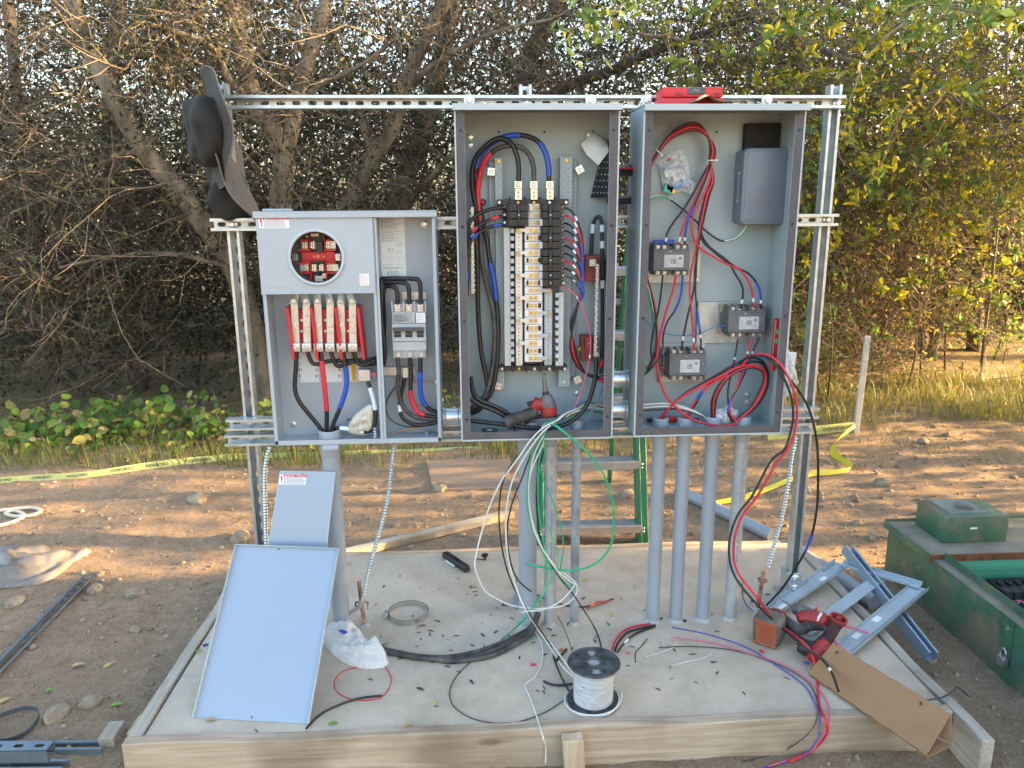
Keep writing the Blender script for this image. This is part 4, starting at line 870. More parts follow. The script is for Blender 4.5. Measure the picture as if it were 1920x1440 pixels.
# ---- panelboard interior
YR, YBUS, YFR = -.045, -.085, -.125
inn = thing('panelboard_interior', 'busbar assembly with perforated rails in the middle cabinet', 'busbar assembly', (A(1000, 690, YBUS).x, YI, A(1000, 690, YBUS).z))
def perf_rail(x0, x1, y0, y1, xs, side):
    g = MB(); a, b = A(x0, y0, YR), A(x1, y1, YR); xa, xb = sorted((a.x, b.x)); xw = xb-xa
    g.bb(xa, xb, YR, YR+.002, b.z, a.z); g.bb(xa, xa+.002, YI, YR, b.z, a.z); g.bb(xb-.002, xb, YI, YR, b.z, a.z)
    fx = xa-.018 if side < 0 else xb; g.bb(fx, fx+.018, -.022, -.020, b.z+.03, a.z-.01)
    o = g.build('mounting_rail', PAINT_CAB, inn, bevel=.0006)
    k = MB(); z = b.z+.02; i = 0
    while z < a.z-.03:
        k.cyl((xa+xw*(.35 if i % 2 else .65), YR+.0005, z), (xa+xw*(.35 if i % 2 else .65), YR-.0004, z), .0016, 8)
        k.cyl((fx+.009, -.0205, z), (fx+.009, -.0224, z), .0019, 8); z += .0125; i += 1
    stuff(k.build('perforations', BLACK_P, o))
    for zz in (a.z-.012, b.z+.016): q = (xa+xw*.5, YR-.0004, zz); bolt(q, .0055, o, washer=1.3, mt=BRASS if zz > 1.2 else ZINC)
    return o
perf_rail(927, 946, 296, 730, None, -1); perf_rail(1050, 1069, 294, 725, None, 1)
for (px, py, rot) in ((921, 322, .1), (1087, 318, -.5), (934, 724, .3), (1083, 712, -.4)):
    q = A(px, py, -.05); g = MB(); g.box(q, (.026, .004, .026), Matrix.Rotation(rot, 3, 'Y')); o = g.build('rail_clip', mat('bright_galvanised', (.6, .64, .66), .3, .85), inn, bevel=.001); screw((q.x, q.y-.0022, q.z), .006, o)
# cross brackets of black plastic, top and bottom
for y0, y1, x0, x1, nm in ((371, 386, 932, 1066, 't'), (684, 696, 938, 1063, 'b')):
    g = MB(); PR(g, x0, y0+3, x1, y1-2, YR-.001, YBUS); 
    for i in range(9):
        px = x0+10+(x1-x0-20)*i/8
        if i % 2: PR(g, px-1.5, y0-2, px+1.5, y1+2, YR-.001, YBUS-.006)
    br = g.build('cross_bracket', BLACK_P, inn, bevel=.001)
    for px in ((936, 971, 1001, 1030, 1061) if nm == 't' else (941, 973, 1002, 1030, 1059)): q = A(px, (y0+y1)/2+1, YBUS); screw((q.x, YBUS-.0066, q.z), .0058, br, mt=BRASS if px in (971, 1001, 973) else ZINC)
# busbars, combs, insulators
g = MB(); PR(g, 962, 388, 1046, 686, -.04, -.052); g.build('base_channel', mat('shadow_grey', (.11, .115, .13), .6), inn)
CREAM = mat('cream_busbar', (.64, .64, .61), .4, .3, .06, 20)
for x0, x1, y0, y1, mt in ((966, 980, 430, 686, CREAM), (1021, 1035, 546, 686, GREY_P)):
    g = MB(); PR(g, x0, y0, x1, y1, -.052, YBUS+.01); bb_ = g.build('busbar', mt, inn, bevel=.0008); k = MB()
    py = y0+8
    while py < y1-4: q = A((x0+x1)/2, py, YBUS+.01); k.cyl((q.x, YBUS+.011, q.z), (q.x, YBUS+.0094, q.z), .0019, 8); py += 7.1
    stuff(k.build('perforations', BLACK_P, bb_))
for x0, x1, y0, y1, tx in ((944, 958, 427, 686, 1), (1048, 1056, 548, 686, -1)):
    g = MB(); PR(g, x0, y0, x1, y1, -.05, YBUS-.004); py = y0+6
    cb = g.build('comb_strip', mat('comb_plastic', (.47, .49, .49), .5), inn, bevel=.001)
    while py < y1-4:
        g = MB(); e = (x1-1, x1+6) if tx > 0 else (x0-6, x0+1); PR(g, e[0], py-4, e[1], py+4, -.05, YBUS-.010); g.build('tooth', MATS['comb_plastic'], cb, bevel=.0008); py += 14.2
# three line lugs at the head
LUGS2 = []
for px in (971.5, 1001, 1031):
    g = MB(); PR(g, px-6, 352, px+7, 378, YBUS+.012, YBUS); t_ = g.build('line_tongue', mat('bright_tin', (.80, .78, .74), .25, .8), inn, bevel=.0006)
    for py in (361, 368.5): q = A(px+.5, py, YBUS); screw((q.x, YBUS-.0004, q.z), .0042, t_, mt=BRASS)
    g = MB(); PR(g, px-7.5, 339, px+7.5, 354, YBUS+.018, YBUS-.012); lg = g.build('line_lug', MATS['bright_tin'], inn, bevel=.0015); q = A(px, 346.5, YBUS-.012); screw((q.x, YBUS-.0125, q.z), .0078, lg); LUGS2.append(q)
# rows of branch connectors
row = 0; py = 389.0; PITCH = 14.15
BR_ROWS = []
while py < 684:
    bot = py > 540; x0, x1 = (983, 1017)
    if py > 430:
        kind = row % 3
        g = MB(); PR(g, x0+1, py-6.4, x1, py+6.4, -.052, YBUS-.002); w_ = g.build('insulator', WHITE_P, inn, bevel=.001)
        if kind == 1:
            g = MB(); PR(g, x0+4, py-4.4, x0+11, py+4.4, YBUS-.0004, YBUS-.0027); g.build('insulator_slot', BLACK_P, w_); g = MB(); PR(g, x1-8, py-4.4, x1-2, py+4.4, YBUS-.0004, YBUS-.0027); g.build('insulator_slot', BLACK_P, w_)
        g = MB(); PR(g, x0+8, py-4.3, x1-9, py+4.3, YBUS, YBUS-.005); s_ = g.build('stab', mat('copper_stab', (.66, .56, .42), .35, .6), w_, bevel=.0006)
        if kind == 0: g = MB(); PR(g, 968, py-3.3, x0+14, py+3.3, YBUS+.004, YBUS-.004); g.build('link_bar', CREAM, inn, bevel=.0008)
        if kind == 2 and bot: g = MB(); PR(g, x1-14, py-3.3, 1034, py+3.3, YBUS+.004, YBUS-.004); g.build('link_bar', GREY_P, inn, bevel=.0008)
        xs = [996, 1004]
    else:
        g = MB(); PR(g, 983, py-6.6, 1015, py+6.6, -.052, YBUS-.002); s_ = g.build('insulator', mat('cream_plastic', (.62, .61, .57), .5), inn, bevel=.001); xs = [1004, 1010]
        if row in (0,): g = MB(); PR(g, 993, py-6.4, 997, py+6.4, YBUS, YBUS-.012); g.build('number_tag', PAPER, inn)
    for xx in xs: q = A(xx, py, YBUS-.005); screw((q.x, YBUS-.0052, q.z), .0047, s_, mt=BRASS)
    if py > 430 and row % 3 == 0: q = A(972.5, py, YBUS-.005); screw((q.x, YBUS-.0042, q.z), .0047, inn, mt=BRASS)
    if py > 540 and row % 3 == 2: q = A(1029, py, YBUS-.005); screw((q.x, YBUS-.0042, q.z), .0047, inn, mt=BRASS)
    BR_ROWS.append(py); py += PITCH; row += 1
# ---- circuit breakers
BRK_MAT = mat('breaker_black', (.022, .023, .027), .42, 0, .2, 40, .03, 200)
def breaker(label, x0, x1, rows, side):
    """moulded case with one ridge per pole, a toggle bar and terminal screws"""
    y0, y1 = rows[0]-6.9, rows[-1]+6.9; t = thing('circuit_breaker', label, 'breaker', (A((x0+x1)/2, y1, YFR).x, YI, A((x0+x1)/2, y1, YFR).z), 'circuit breakers in the panelboard')
    for py in rows:
        g = MB(); PR(g, x0, py-6.5, x1, py+6.5, -.055, YFR+.016); PR(g, x0+4, py-6.2, x1-8, py+6.2, YFR+.016, YFR); PR(g, x0+7, py-3.6, x0+13, py+3.6, YFR, YFR-.0015); PR(g, x1-16, py-4, x1-12, py+4, YFR, YFR-.002)
        PR(g, x1-.5 if side > 0 else x0-5, py-4.6, x1+5 if side > 0 else x0+.5, py+4.6, -.075, YFR+.034)
        p_ = g.build('pole_case', BRK_MAT, t, bevel=.0012)
        tx = (x0+x1)/2+(-1 if side > 0 else 2); q = A(tx+.5, py, YFR-.011)
        if len(rows) == 1 or py == rows[len(rows)//2]: g = MB(); g.cyl((q.x, YFR-.0108, q.z), (q.x, YFR-.0116, q.z), .0024, 10); g.build('rating_dot', PAPER, p_)
        sx = x1+4 if side > 0 else x0-4; q = A(sx, py, -.088); g = MB(); g.cyl((q.x, -.088, q.z), (q.x, -.094, q.z), .004, 10); g.build('terminal', ALU, p_)
    tx = (x0+x1)/2-1 if side > 0 else (x0+x1)/2+2
    g = MB(); PR(g, tx-2.5, rows[0]-4.5, tx+3, rows[-1]+4.5, YFR, YFR-.011); g.build('toggle_tie' if len(rows) > 1 else 'toggle', BLACK_P, t, bevel=.0015)
    if side > 0: g = MB(); PR(g, x0-1, rows[-1]-6.2, x0+3, rows[-1]+6.2, YFR+.018, YFR+.012); g.build('number_tag', PAPER, t)
    return t
r_ = BR_ROWS
breaker('black three-pole breaker alone on the left of the bus', 950, 991, r_[0:3], -1)
breaker('topmost black three-pole breaker right of the bus', 1014, 1052, r_[0:3], 1)
breaker('second black three-pole breaker from the top, right of the bus', 1014, 1052, r_[3:6], 1)
breaker('third black three-pole breaker from the top, right of the bus', 1014, 1052, r_[6:9], 1)
breaker('upper of the two single black breakers at the foot of the row', 1014, 1052, r_[9:10], 1)
breaker('lowest single black breaker in the row, feeding the pink wire', 1014, 1052, r_[10:11], 1)
# loose sheet with printed circuit numbers stuck in the cabinet
g = MB(); n = 8; vs = []
TL, TR, BL, BR = A(1133, 262, -.03), A(1160, 265, -.13), A(1107, 371, -.025), A(1142, 371, -.10)
for i in range(n+1):
    for j in range(5):
        f_, h = i/n, j/4; a = TL.lerp(BL, f_); b = TR.lerp(BR, f_); q = a.lerp(b, h); q.y -= .012*math.sin(f_*math.pi)*math.sin(h*math.pi); vs.append(q)
fs = [(i*5+j, i*5+j+1, i*5+j+6, i*5+j+5) for i in range(n) for j in range(4)]; g.add(vs, fs)
sh = g.build('number_sheet', BLACK_P, None, angle=80); tag(sh, 'black sheet of white circuit numbers stuck in the middle cabinet', 'label sheet')
for r2 in range(6):
    for c in range(5):
        i = 3+r2*.86; f_, h = i/n, (c+.5)/5; a = TL.lerp(BL, f_); b = TR.lerp(BR, f_); q = a.lerp(b, h); q.y -= .012*math.sin(f_*math.pi)*math.sin(h*math.pi)+.0012
        if f_ < .98: text('%d%d' % ((r2*3+c) % 4+1, (r2+c*3) % 9), .0066, frame(q, b-a, a.lerp(b, h)-TL.lerp(BL, 1).lerp(TR.lerp(BR, 1), h)), PAPER, sh, 'number')
g = MB(); k = [A(1089, 271, -.05), A(1113, 247, -.035), A(1142, 268, -.055), A(1144, 281, -.075), A(1122, 310, -.085), A(1100, 290, -.07)]; c = sum(k, Vector())/6; c.y -= .012
vs = [c]+k+[c+Vector((0, .0006, 0))]+[q+Vector((0, .0006, 0)) for q in k]
fs = [(0, i+1, (i+1) % 6+1) for i in range(6)]+[(7, 8+(i+1) % 6, 8+i) for i in range(6)]+[(i+1, 8+i, 8+(i+1) % 6, (i+1) % 6+1) for i in range(6)]; g.add(vs, fs)
tag(g.build('paper_flap', PAPER, None, angle=80), 'curled white backing paper at the top right of the middle cabinet', 'paper')
# neutral bars and red isolators
def screwbar(label, x0, y0, x1, y1, Y, w_=.0095, n=30, name='neutral_bar'):
    a, b = A(x0, y0, Y), A(x1, y1, Y); t = thing(name, label, 'terminal bar', b); g = MB(); d = (b-a); m_ = Matrix.Rotation(math.atan2(d.x, -d.z), 3, 'Y')
    g.box((a+b)/2, (w_, .010, d.length), Matrix.Rotation(-math.atan2(-d.x, -d.z), 3, 'Y')); g.build('bar', ALU, t, bevel=.0008); k = MB()
    for i in range(n): q = a.lerp(b, (i+.5)/n)+Vector((w_*.2*(-1)**i, -.005, 0)); k.lathe(q, (0, -1, 0), [(.0034, 0), (.0034, .002), (.002, .003)], 8)
    stuff(k.build('screws', mat('bright_tin', (.8, .78, .74), .25, .8), t)); return t
screwbar('long silver screw bar along the left wall of the middle cabinet', 883, 388, 889, 551, -.06, .010, 34)
screwbar('long silver screw bar down the right of the middle cabinet', 1119, 495, 1117, 668, -.10, .0105, 34)
ISO = mat('brown_red_isolator', (.27, .055, .045), .5, 0, .15, 20)
for lab, (x0, y0, x1, y1), (u0, v0, u1, v1) in (('brown-red isolator holding the head of the right screw bar', (1098, 479, 1130, 528), (1105, 486, 1118, 500)), ('brown-red isolator holding the foot of the right screw bar', (1090, 630, 1112, 677), (1098, 632, 1110, 656))):
    t = thing('bar_isolator', lab, 'insulator', A((x0+x1)/2, y1, -.05)); g = MB(); PR(g, x0, y0, x1, y1, YI, -.055); g.build('base', ISO, t, bevel=.002)
    g = MB(); PR(g, u0, v0, u1, v1, -.055, -.090); o = g.build('post', ISO if y0 > 600 else ALU, t, bevel=.002); q = A((u0+u1)/2, (v0+v1)/2, -.09); screw((q.x, -.0905, q.z), .006 if y0 < 600 else .002, o)
g = MB(); q = A(1118, 664, -.10); g.box(q, (.016, .02, .016)); tag(g.build('end_lug', ALU, bevel=.001), 'small silver lug on the foot of the right screw bar', 'lug')
q = A(1087, 654, -.03); g = MB(); g.lathe((q.x, -.006, q.z), (0, -1, 0), [(.006, 0), (.006, .02), (.0085, .02), (.0085, .028), (.006, .032)], 16); g.build('brass_knob', BRASS, panel)
q = A(906, 379, -.03); g = MB(); g.box((q.x, -.03, q.z), (.018, .02, .02), Matrix.Rotation(.5, 3, 'Y')); o = g.build('red_stud', BLACK_P, panel, bevel=.002); g = MB(); g.box((q.x-.002, -.042, q.z), (.009, .006, .009)); g.build('red_cap', W_RED, o, bevel=.001)
# knock-outs and green sticker on the floor of the panel cabinet
q = G(918, 807, PZ0+.002); g = MB(); g.lathe((q.x, q.y, PZ0+.002), (0, 0, 1), [(.030, 0), (.030, .0015), (.02, .002)], 28); o = g.build('round_sticker', mat('dark_green', (.015, .07, .05), .5), panel); g = MB(); g.lathe((q.x, q.y, PZ0+.0035), (0, 0, 1), [(.012, 0), (.011, .0006)], 20); g.build('sticker_centre', PAPER, o)
# ================================================================== CONTROL CABINET (right)
KX0, KX1, KZ0, KZ1 = .5314, 1.0399, .7637, 1.8255
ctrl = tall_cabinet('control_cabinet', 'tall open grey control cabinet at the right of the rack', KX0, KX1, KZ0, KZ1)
def Q5(u, v, Y): return A(1160+u/4, 140+v/4, Y)
def Q6(u, v, Y): return A(1160+u/3.89, 480+v/3.89, Y)
for px, py in ((1402, 740), (1402, 754)): hw(px, py, .0055, ctrl)
for px, py in ((1435, 495), (1393, 649)): q = A(px, py, YI); screw((q.x, YI, q.z), .004, ctrl)
# ---- time switch enclosure
tm = thing('timer_enclosure', 'dark blue-grey timer box with a rounded lid in the right-hand cabinet', 'timer', (A(1437, 421, -.1).x, YI, A(1437, 421, -.1).z))
TIM = mat('blue_grey_plastic', (.14, .17, .22), .40, 0, .07, 6, .05, 250)
a, b = A(1396, 277, -.10), A(1482, 421, -.10)
def rbox(g, x0, x1, z0, z1, y0, y1, r, inset=0):
    pts = []
    for cx_, cz_, a0 in ((x1-r, z1-r, 0), (x0+r, z1-r, 90), (x0+r, z0+r, 180), (x1-r, z0+r, 270)):
        for k in range(6): t_ = R(a0+k*18); pts.append((cx_+math.cos(t_)*r, cz_+math.sin(t_)*r))
    n = len(pts); cx_, cz_ = (x0+x1)/2, (z0+z1)/2; vs = []; lev = [(y0, 0), (y1+.006, 0), (y1+.0015, .0025), (y1, .006)] if inset else [(y0, 0), (y1, 0)]
    for y, d in lev:
        for x, z in pts: vs.append((x+(d if x < cx_ else -d), y, z+(d if z < cz_ else -d)))
    fs = [(i*n+j, i*n+(j+1) % n, (i+1)*n+(j+1) % n, (i+1)*n+j) for i in range(len(lev)-1) for j in range(n)]+[tuple(range(n)), tuple(range(len(lev)*n-1, (len(lev)-1)*n-1, -1))]
    return g.add(vs, fs)
g = MB(); rbox(g, a.x+.004, b.x-.004, b.z+.004, a.z-.004, YI-.001, -.078, .012); g.build('case', TIM, tm)
g = MB(); rbox(g, a.x, b.x, b.z, a.z, -.0785, -.100, .019, 1); lid = g.build('lid', TIM, tm)
g = MB(); rbox(g, a.x+.008, b.x-.006, b.z+.010, a.z-.008, -.0995, -.1035, .016, 1); g.build('raised_face', TIM, lid)
q = A(1438, 383, -.1035); text('INTERMATIC', .0155, FR(q.x, -.1037, q.z), mat('moulded_letter', (.16, .18, .21), .35), lid, extrude=.0008, bold=.0003)
g = MB(); q = A(1411, 386, -.1035); g.add([(q.x-.003, -.1045, q.z-.010), (q.x, -.1045, q.z+.004), (q.x+.003, -.1045, q.z-.010)], [(0, 1, 2)]); g.build('maker_mark', MATS['moulded_letter'], lid)
for v in (735, 945): q = Q5(915, v, -.085); g = MB(); g.tube([(a.x-.006, -.080, q.z), (a.x-.006, -.080, q.z-.008)], .004, 8); g.bb(a.x-.012, a.x+.004, -.084, -.076, q.z-.002, q.z+.002); g.build('hinge', TIM, tm)
g = MB(); g.tube([(a.x-.006, -.080, Q5(0, 740, -.085).z), (a.x-.006, -.080, Q5(0, 945, -.085).z)], .0022, 8); g.build('hinge_pin', TIM, tm)
q = A(1481, 347, -.095); g = MB(); g.box((b.x+.002, -.085, q.z), (.006, .012, .012)); g.build('latch', TIM, tm, bevel=.001)
g = MB(); PR(g, 1400, 231, 1459, 290, YI-.0005, -.040); g.build('black_back_box', mat('matt_black', (.008, .008, .009), .7), tm, bevel=.002)  # plain black block on the back sheet above the timer lid
# ---- contactors
CTR = mat('contactor_grey', (.125, .128, .138), .55, 0, .12, 30, .03, 200)
def contactor(label, bx0, bx1, ty, num):
    """body of 66 x 36 measured units under a comb of terminals, a second comb below"""
    t = thing('contactor', label, 'contactor', (A((bx0+bx1)/2, ty+58, -.09).x, YI, A((bx0+bx1)/2, ty+58, -.09).z), 'contactors'); Yc = -.092
    g = MB(); PR(g, bx0-17, ty-4, bx0+42, ty+50, -.016, -.024, -.024); g.build('base_pad', mat('tan_board', (.34, .31, .22), .7, 0, .2, 20), t)
    g = MB(); PR(g, bx0, ty+11, bx1, ty+47, -.024, Yc); PR(g, bx0+2, ty+4, bx1-2, ty+54, -.024, Yc+.022); PR(g, bx0-6, ty+8, bx0+1, ty+50, -.024, Yc+.034); PR(g, bx0-14, ty+12, bx0-5, ty+40, -.024, Yc+.05); g.build('body', CTR, t, bevel=.0015)
    g = MB(); PR(g, bx0-1, ty+9.5, bx1+.5, ty+11.5, Yc+.01, Yc-.003); PR(g, bx0-1, ty+46, bx1+.5, ty+48.5, Yc+.01, Yc-.003); g.build('ridge', CTR, t, bevel=.0008)
    w_ = (bx1-bx0-6)/4.6
    for r2, y0, y1 in ((0, ty, ty+10), (1, ty+48.5, ty+58)):
        for k in range(6):
            px = bx0+1+(bx1-bx0-4)*k/5; g = MB(); PR(g, px, y0, px+2.2, y1, -.03, Yc+.004); g.build('barrier', CTR, t, bevel=.0006)
        for k in (0, 1, 3, 4):
            px = bx0+2.5+(bx1-bx0-4)*(k+.5)/5; g = MB(); PR(g, px-4, y0+1.5, px+4, y1-1, -.03, Yc+.014); tr = g.build('terminal', ALU, t, bevel=.0008); q = A(px, (y0+y1)/2, Yc+.013); screw((q.x, Yc+.0136, q.z), .0042, tr)
    x0, x1, y0, y1 = bx0+20, bx0+55, ty+20, ty+43; g = MB(); PR(g, x0, y0, x1, y1, Yc, Yc-.0006); lb = g.build('data_label', mat('grey_label', (.50, .52, .54), .5), t)
    c, d = A(x0, y0, Yc-.0008), A(x1, y1, Yc-.0008); W_, H_ = d.x-c.x, c.z-d.z; g = MB()
    printlines(g, c.x+.002, c.x+W_*.34, d.z+.003, c.z-.009, Yc-.0007, 7, .4); printlines(g, c.x+W_*.3, c.x+W_*.75, c.z-.007, c.z-.003, Yc-.0007, 1, .6); printlines(g, c.x+W_*.68, d.x-.003, d.z+.003, d.z+.018, Yc-.0007, 5, .4); g.build('small_print', PRINT_GREY, lb)
    g = MB(); m_ = ((c.x+d.x)/2, (c.z+d.z)/2); s_ = .0085; g.bb(m_[0]-s_, m_[0]+s_, Yc-.001, Yc-.0006, m_[1]-s_, m_[1]+s_); g.build('square_frame', PRINT, lb); g = MB(); g.bb(m_[0]-s_*.75, m_[0]+s_*.75, Yc-.0013, Yc-.001, m_[1]-s_*.75, m_[1]+s_*.75); g.build('square_field', MATS['grey_label'], lb); g = MB(); g.bb(m_[0]-s_*.45, m_[0]+s_*.45, Yc-.0016, Yc-.0012, m_[1]-s_*.45, m_[1]+s_*.45); g.build('square_button', CTR, lb)
    g = MB(); q = (c.x+W_*.82, Yc-.0009, c.z-H_*.28); g.ring(q, (0, 1, 0), .0042, .0009, 16, 4); g.bb(q[0]-.0042, q[0]+.0042, Yc-.0012, Yc-.0007, q[2]-.0008, q[2]+.0008); g.build('round_mark', PRINT, lb)
    q = A(bx0+9, ty+28, Yc); text(num, .016, FR(q.x if num == '1' else A(bx1-5, ty+28, Yc).x, Yc-.0004, q.z), mat('pencil', (.30, .31, .33), .6), t, 'pencilled_number')
    q = A(bx0+31, ty+13.5, Yc); screw((q.x, Yc-.0003, q.z), .0026, t)
    return t
def plate(label, x0, y0, x1, y1, mt=GALV_DULL):
    g = MB(); PR(g, x0, y0, x1, y1, YI-.0004, -.0155); a, b = A(x0, y0, -.0155), A(x1, y1, -.0155); g.bb(a.x, a.x+.002, -.022, -.0155, b.z, a.z); o = g.build('mounting_plate', mt, None, bevel=.001); tag(o, label, 'plate', 'contactor mounting plates')
    for px, py in ((x0+6, y0+8), (x0+6, y1-8), (x1-5, y1-6)): q = A(px, py, -.0155); screw((q.x, -.0157, q.z), .0042, o)
plate('steel plate behind the top left contactor', 1213, 452, 1312, 530); plate('steel plate behind the right-hand contactor', 1308, 566, 1433, 642); plate('steel plate behind the lowest contactor', 1237, 644, 1318, 716)
contactor('top left dark contactor in the right-hand cabinet', 1226, 1292, 458, '1'); contactor('right-hand dark contactor, middle of the right-hand cabinet', 1367, 1434, 574, '2'); contactor('lowest dark contactor in the right-hand cabinet', 1256, 1323, 655, '3')
g = MB(); PR(g, 1227, 450, 1264, 458, -.035, -.05); tag(g.build('blue_clip', W_BLUE, bevel=.001), 'blue plastic strip behind the top left contactor', 'plastic strip')
# ---- red torpedo level standing against the right wall
lv = thing('torpedo_level', 'red spirit level leaning in the right-hand cabinet', 'spirit level', A(1450, 694, -.13))
a, b = A(1459, 597, -.13), A(1450, 694, -.13); d = (b-a).normalized(); sx = Vector((-d.z, 0, d.x))
def lbox(g, t0, t1, u0, u1, y0, y1):
    vs = [a+d*t_+sx*u+Vector((0, y, 0)) for y in (y0, y1) for t_, u in ((t0, u0), (t1, u0), (t1, u1), (t0, u1))]; return g.add(vs, [(0, 1, 2, 3), (7, 6, 5, 4), (0, 4, 5, 1), (1, 5, 6, 2), (2, 6, 7, 3), (3, 7, 4, 0)])
LL = (b-a).length
g = MB(); lbox(g, 0, LL, -.013, .013, -.008, .008); g.build('body', RED_P, lv, bevel=.003); g = MB(); lbox(g, .004, LL-.004, -.0128, -.009, -.0095, -.0082); lbox(g, .004, LL-.004, .005, .008, -.0095, -.0082); g.build('edge_strip', ALU, lv)
for f_ in (.2, .38, .78): g = MB(); lbox(g, LL*f_, LL*f_+.016, -.006, .004, -.0105, -.0082); g.build('vial', mat('green_vial', (.10, .42, .08), .2), lv, bevel=.001)
# ---- crumpled clear bags of fittings
def bag_mat():
    mt = bpy.data.materials.new('clear_plastic_film'); mt.use_nodes = True; MATS['film'] = mt; n = mt.node_tree.nodes; l = mt.node_tree.links; b_ = n['Principled BSDF']; b_.inputs['Base Color'].default_value = (.86, .90, .93, 1); b_.inputs['Roughness'].default_value = .16
    tr = n.new('ShaderNodeBsdfTransparent'); mx = n.new('ShaderNodeMixShader'); lw = n.new('ShaderNodeTexNoise'); lw.inputs['Scale'].default_value = 60; tc = n.new('ShaderNodeTexCoord'); l.new(tc.outputs['Object'], lw.inputs[0])
    mr = n.new('ShaderNodeMapRange'); mr.inputs['From Min'].default_value = .35; mr.inputs['From Max'].default_value = .7; mr.inputs['To Min'].default_value = .22; mr.inputs['To Max'].default_value = .6; l.new(lw.outputs[0], mr.inputs[0]); l.new(mr.outputs[0], mx.inputs[0])
    l.new(tr.outputs[0], mx.inputs[1]); l.new(b_.outputs[0], mx.inputs[2]); l.new(mx.outputs[0], n['Material Output'].inputs[0]); return mt
FILM = bag_mat()
def bag(label, outline, Y, bulge, inside, seed):
    rs = random.Random(seed); pts = [A(x, y, Y) for x, y in outline]; c = sum(pts, Vector())/len(pts); t = thing('plastic_bag', label, 'bag', min(pts, key=lambda q: q.z))
    for s_ in (0, 1):
        g = MB(); rings = 7; n = len(pts)*3; per = []
        for i in range(len(pts)):
            for k in range(3): per.append(pts[i].lerp(pts[(i+1) % len(pts)], k/3))
        vs = [c+Vector((0, -bulge if s_ == 0 else .002, 0))]
        for j in range(1, rings+1):
            f_ = j/rings
            for i in range(n): q = c.lerp(per[i], f_); y = -(bulge*(1-f_*f_))*(1 if s_ == 0 else -.1)+rs.uniform(-.006, .006)*(1-f_*.6); vs.append(q+Vector((rs.uniform(-.003, .003), y, rs.uniform(-.003, .003))))
        fs = [(0, 1+i, 1+(i+1) % n) for i in range(n)]+[(1+(j-1)*n+i, 1+j*n+i, 1+j*n+(i+1) % n, 1+(j-1)*n+(i+1) % n) for j in range(1, rings) for i in range(n)]
        g.add(vs, fs); g.build('film_sheet', FILM, t, angle=18)
    for (x0, y0, x1, y1, mt, rot) in inside:
        a, b = A(x0, y0, Y-bulge*.4), A(x1, y1, Y-bulge*.4); g = MB(); g.box((a+b)/2, (abs(b.x-a.x), .006, abs(a.z-b.z)), Matrix.Rotation(rot, 3, 'Y')); g.build('fitting', mt, t, bevel=.001)
bag('crumpled clear bag with blue and white fittings taped high in the right-hand cabinet', [(1233, 305), (1247, 296), (1262, 284), (1277, 280), (1288, 300), (1292, 328), (1305, 343), (1297, 366), (1278, 358), (1246, 362), (1241, 335)], -.02, .025,
    [(1243, 310, 1280, 316, mat('bag_blue', (.05, .22, .55), .4), -.15), (1250, 340, 1294, 352, MATS['bag_blue'], -.25), (1246, 318, 1276, 330, PAPER, -.2), (1252, 296, 1258, 301, W_RED, 0), (1245, 346, 1262, 362, mat('teal_plastic', (.05, .42, .40), .4), .3), (1256, 354, 1266, 362, BRASS, .4), (1262, 325, 1286, 338, PAPER, -.3)], 3)
bag('small crumpled clear bag on the floor of the right-hand cabinet', [(1328, 792), (1334, 772), (1350, 766), (1366, 760), (1384, 770), (1386, 790), (1362, 798)], -.09, .03, [(1340, 778, 1352, 790, WHITE_P, .3), (1358, 776, 1370, 788, PAPER, -.4)], 5)
bag('milky plastic sheet hanging outside the right-hand cabinet', [(1471, 646), (1478, 650), (1490, 690), (1498, 716), (1492, 735), (1478, 742), (1470, 748)], -.10, .012, [(1472, 660, 1486, 720, PAPER, .1)], 6)
# flashlight-like red tester on the floor
a, b = A(1213, 786, -.06), A(1318, 787, -.06); t = thing('screwdriver', 'red and black handled screwdriver lying on the floor of the right-hand cabinet', 'screwdriver', a); g = MB(); zf = KZ0+.012
g.tube([(a.x, -.06, zf), (a.x+.06, -.058, zf)], [.007, .009], 10); g.build('black_end', BLACK_P, t); g = MB(); g.tube([(a.x+.06, -.058, zf), (a.x+.08, -.057, zf), (a.x+.13, -.055, zf)], [.010, .012, .009], 10); g.build('handle', RED_P, t); g = MB(); g.tube([(a.x+.13, -.055, zf), (a.x+.19, -.052, zf-.002)], .004, 8); g.build('shaft', BLACK_P, t)
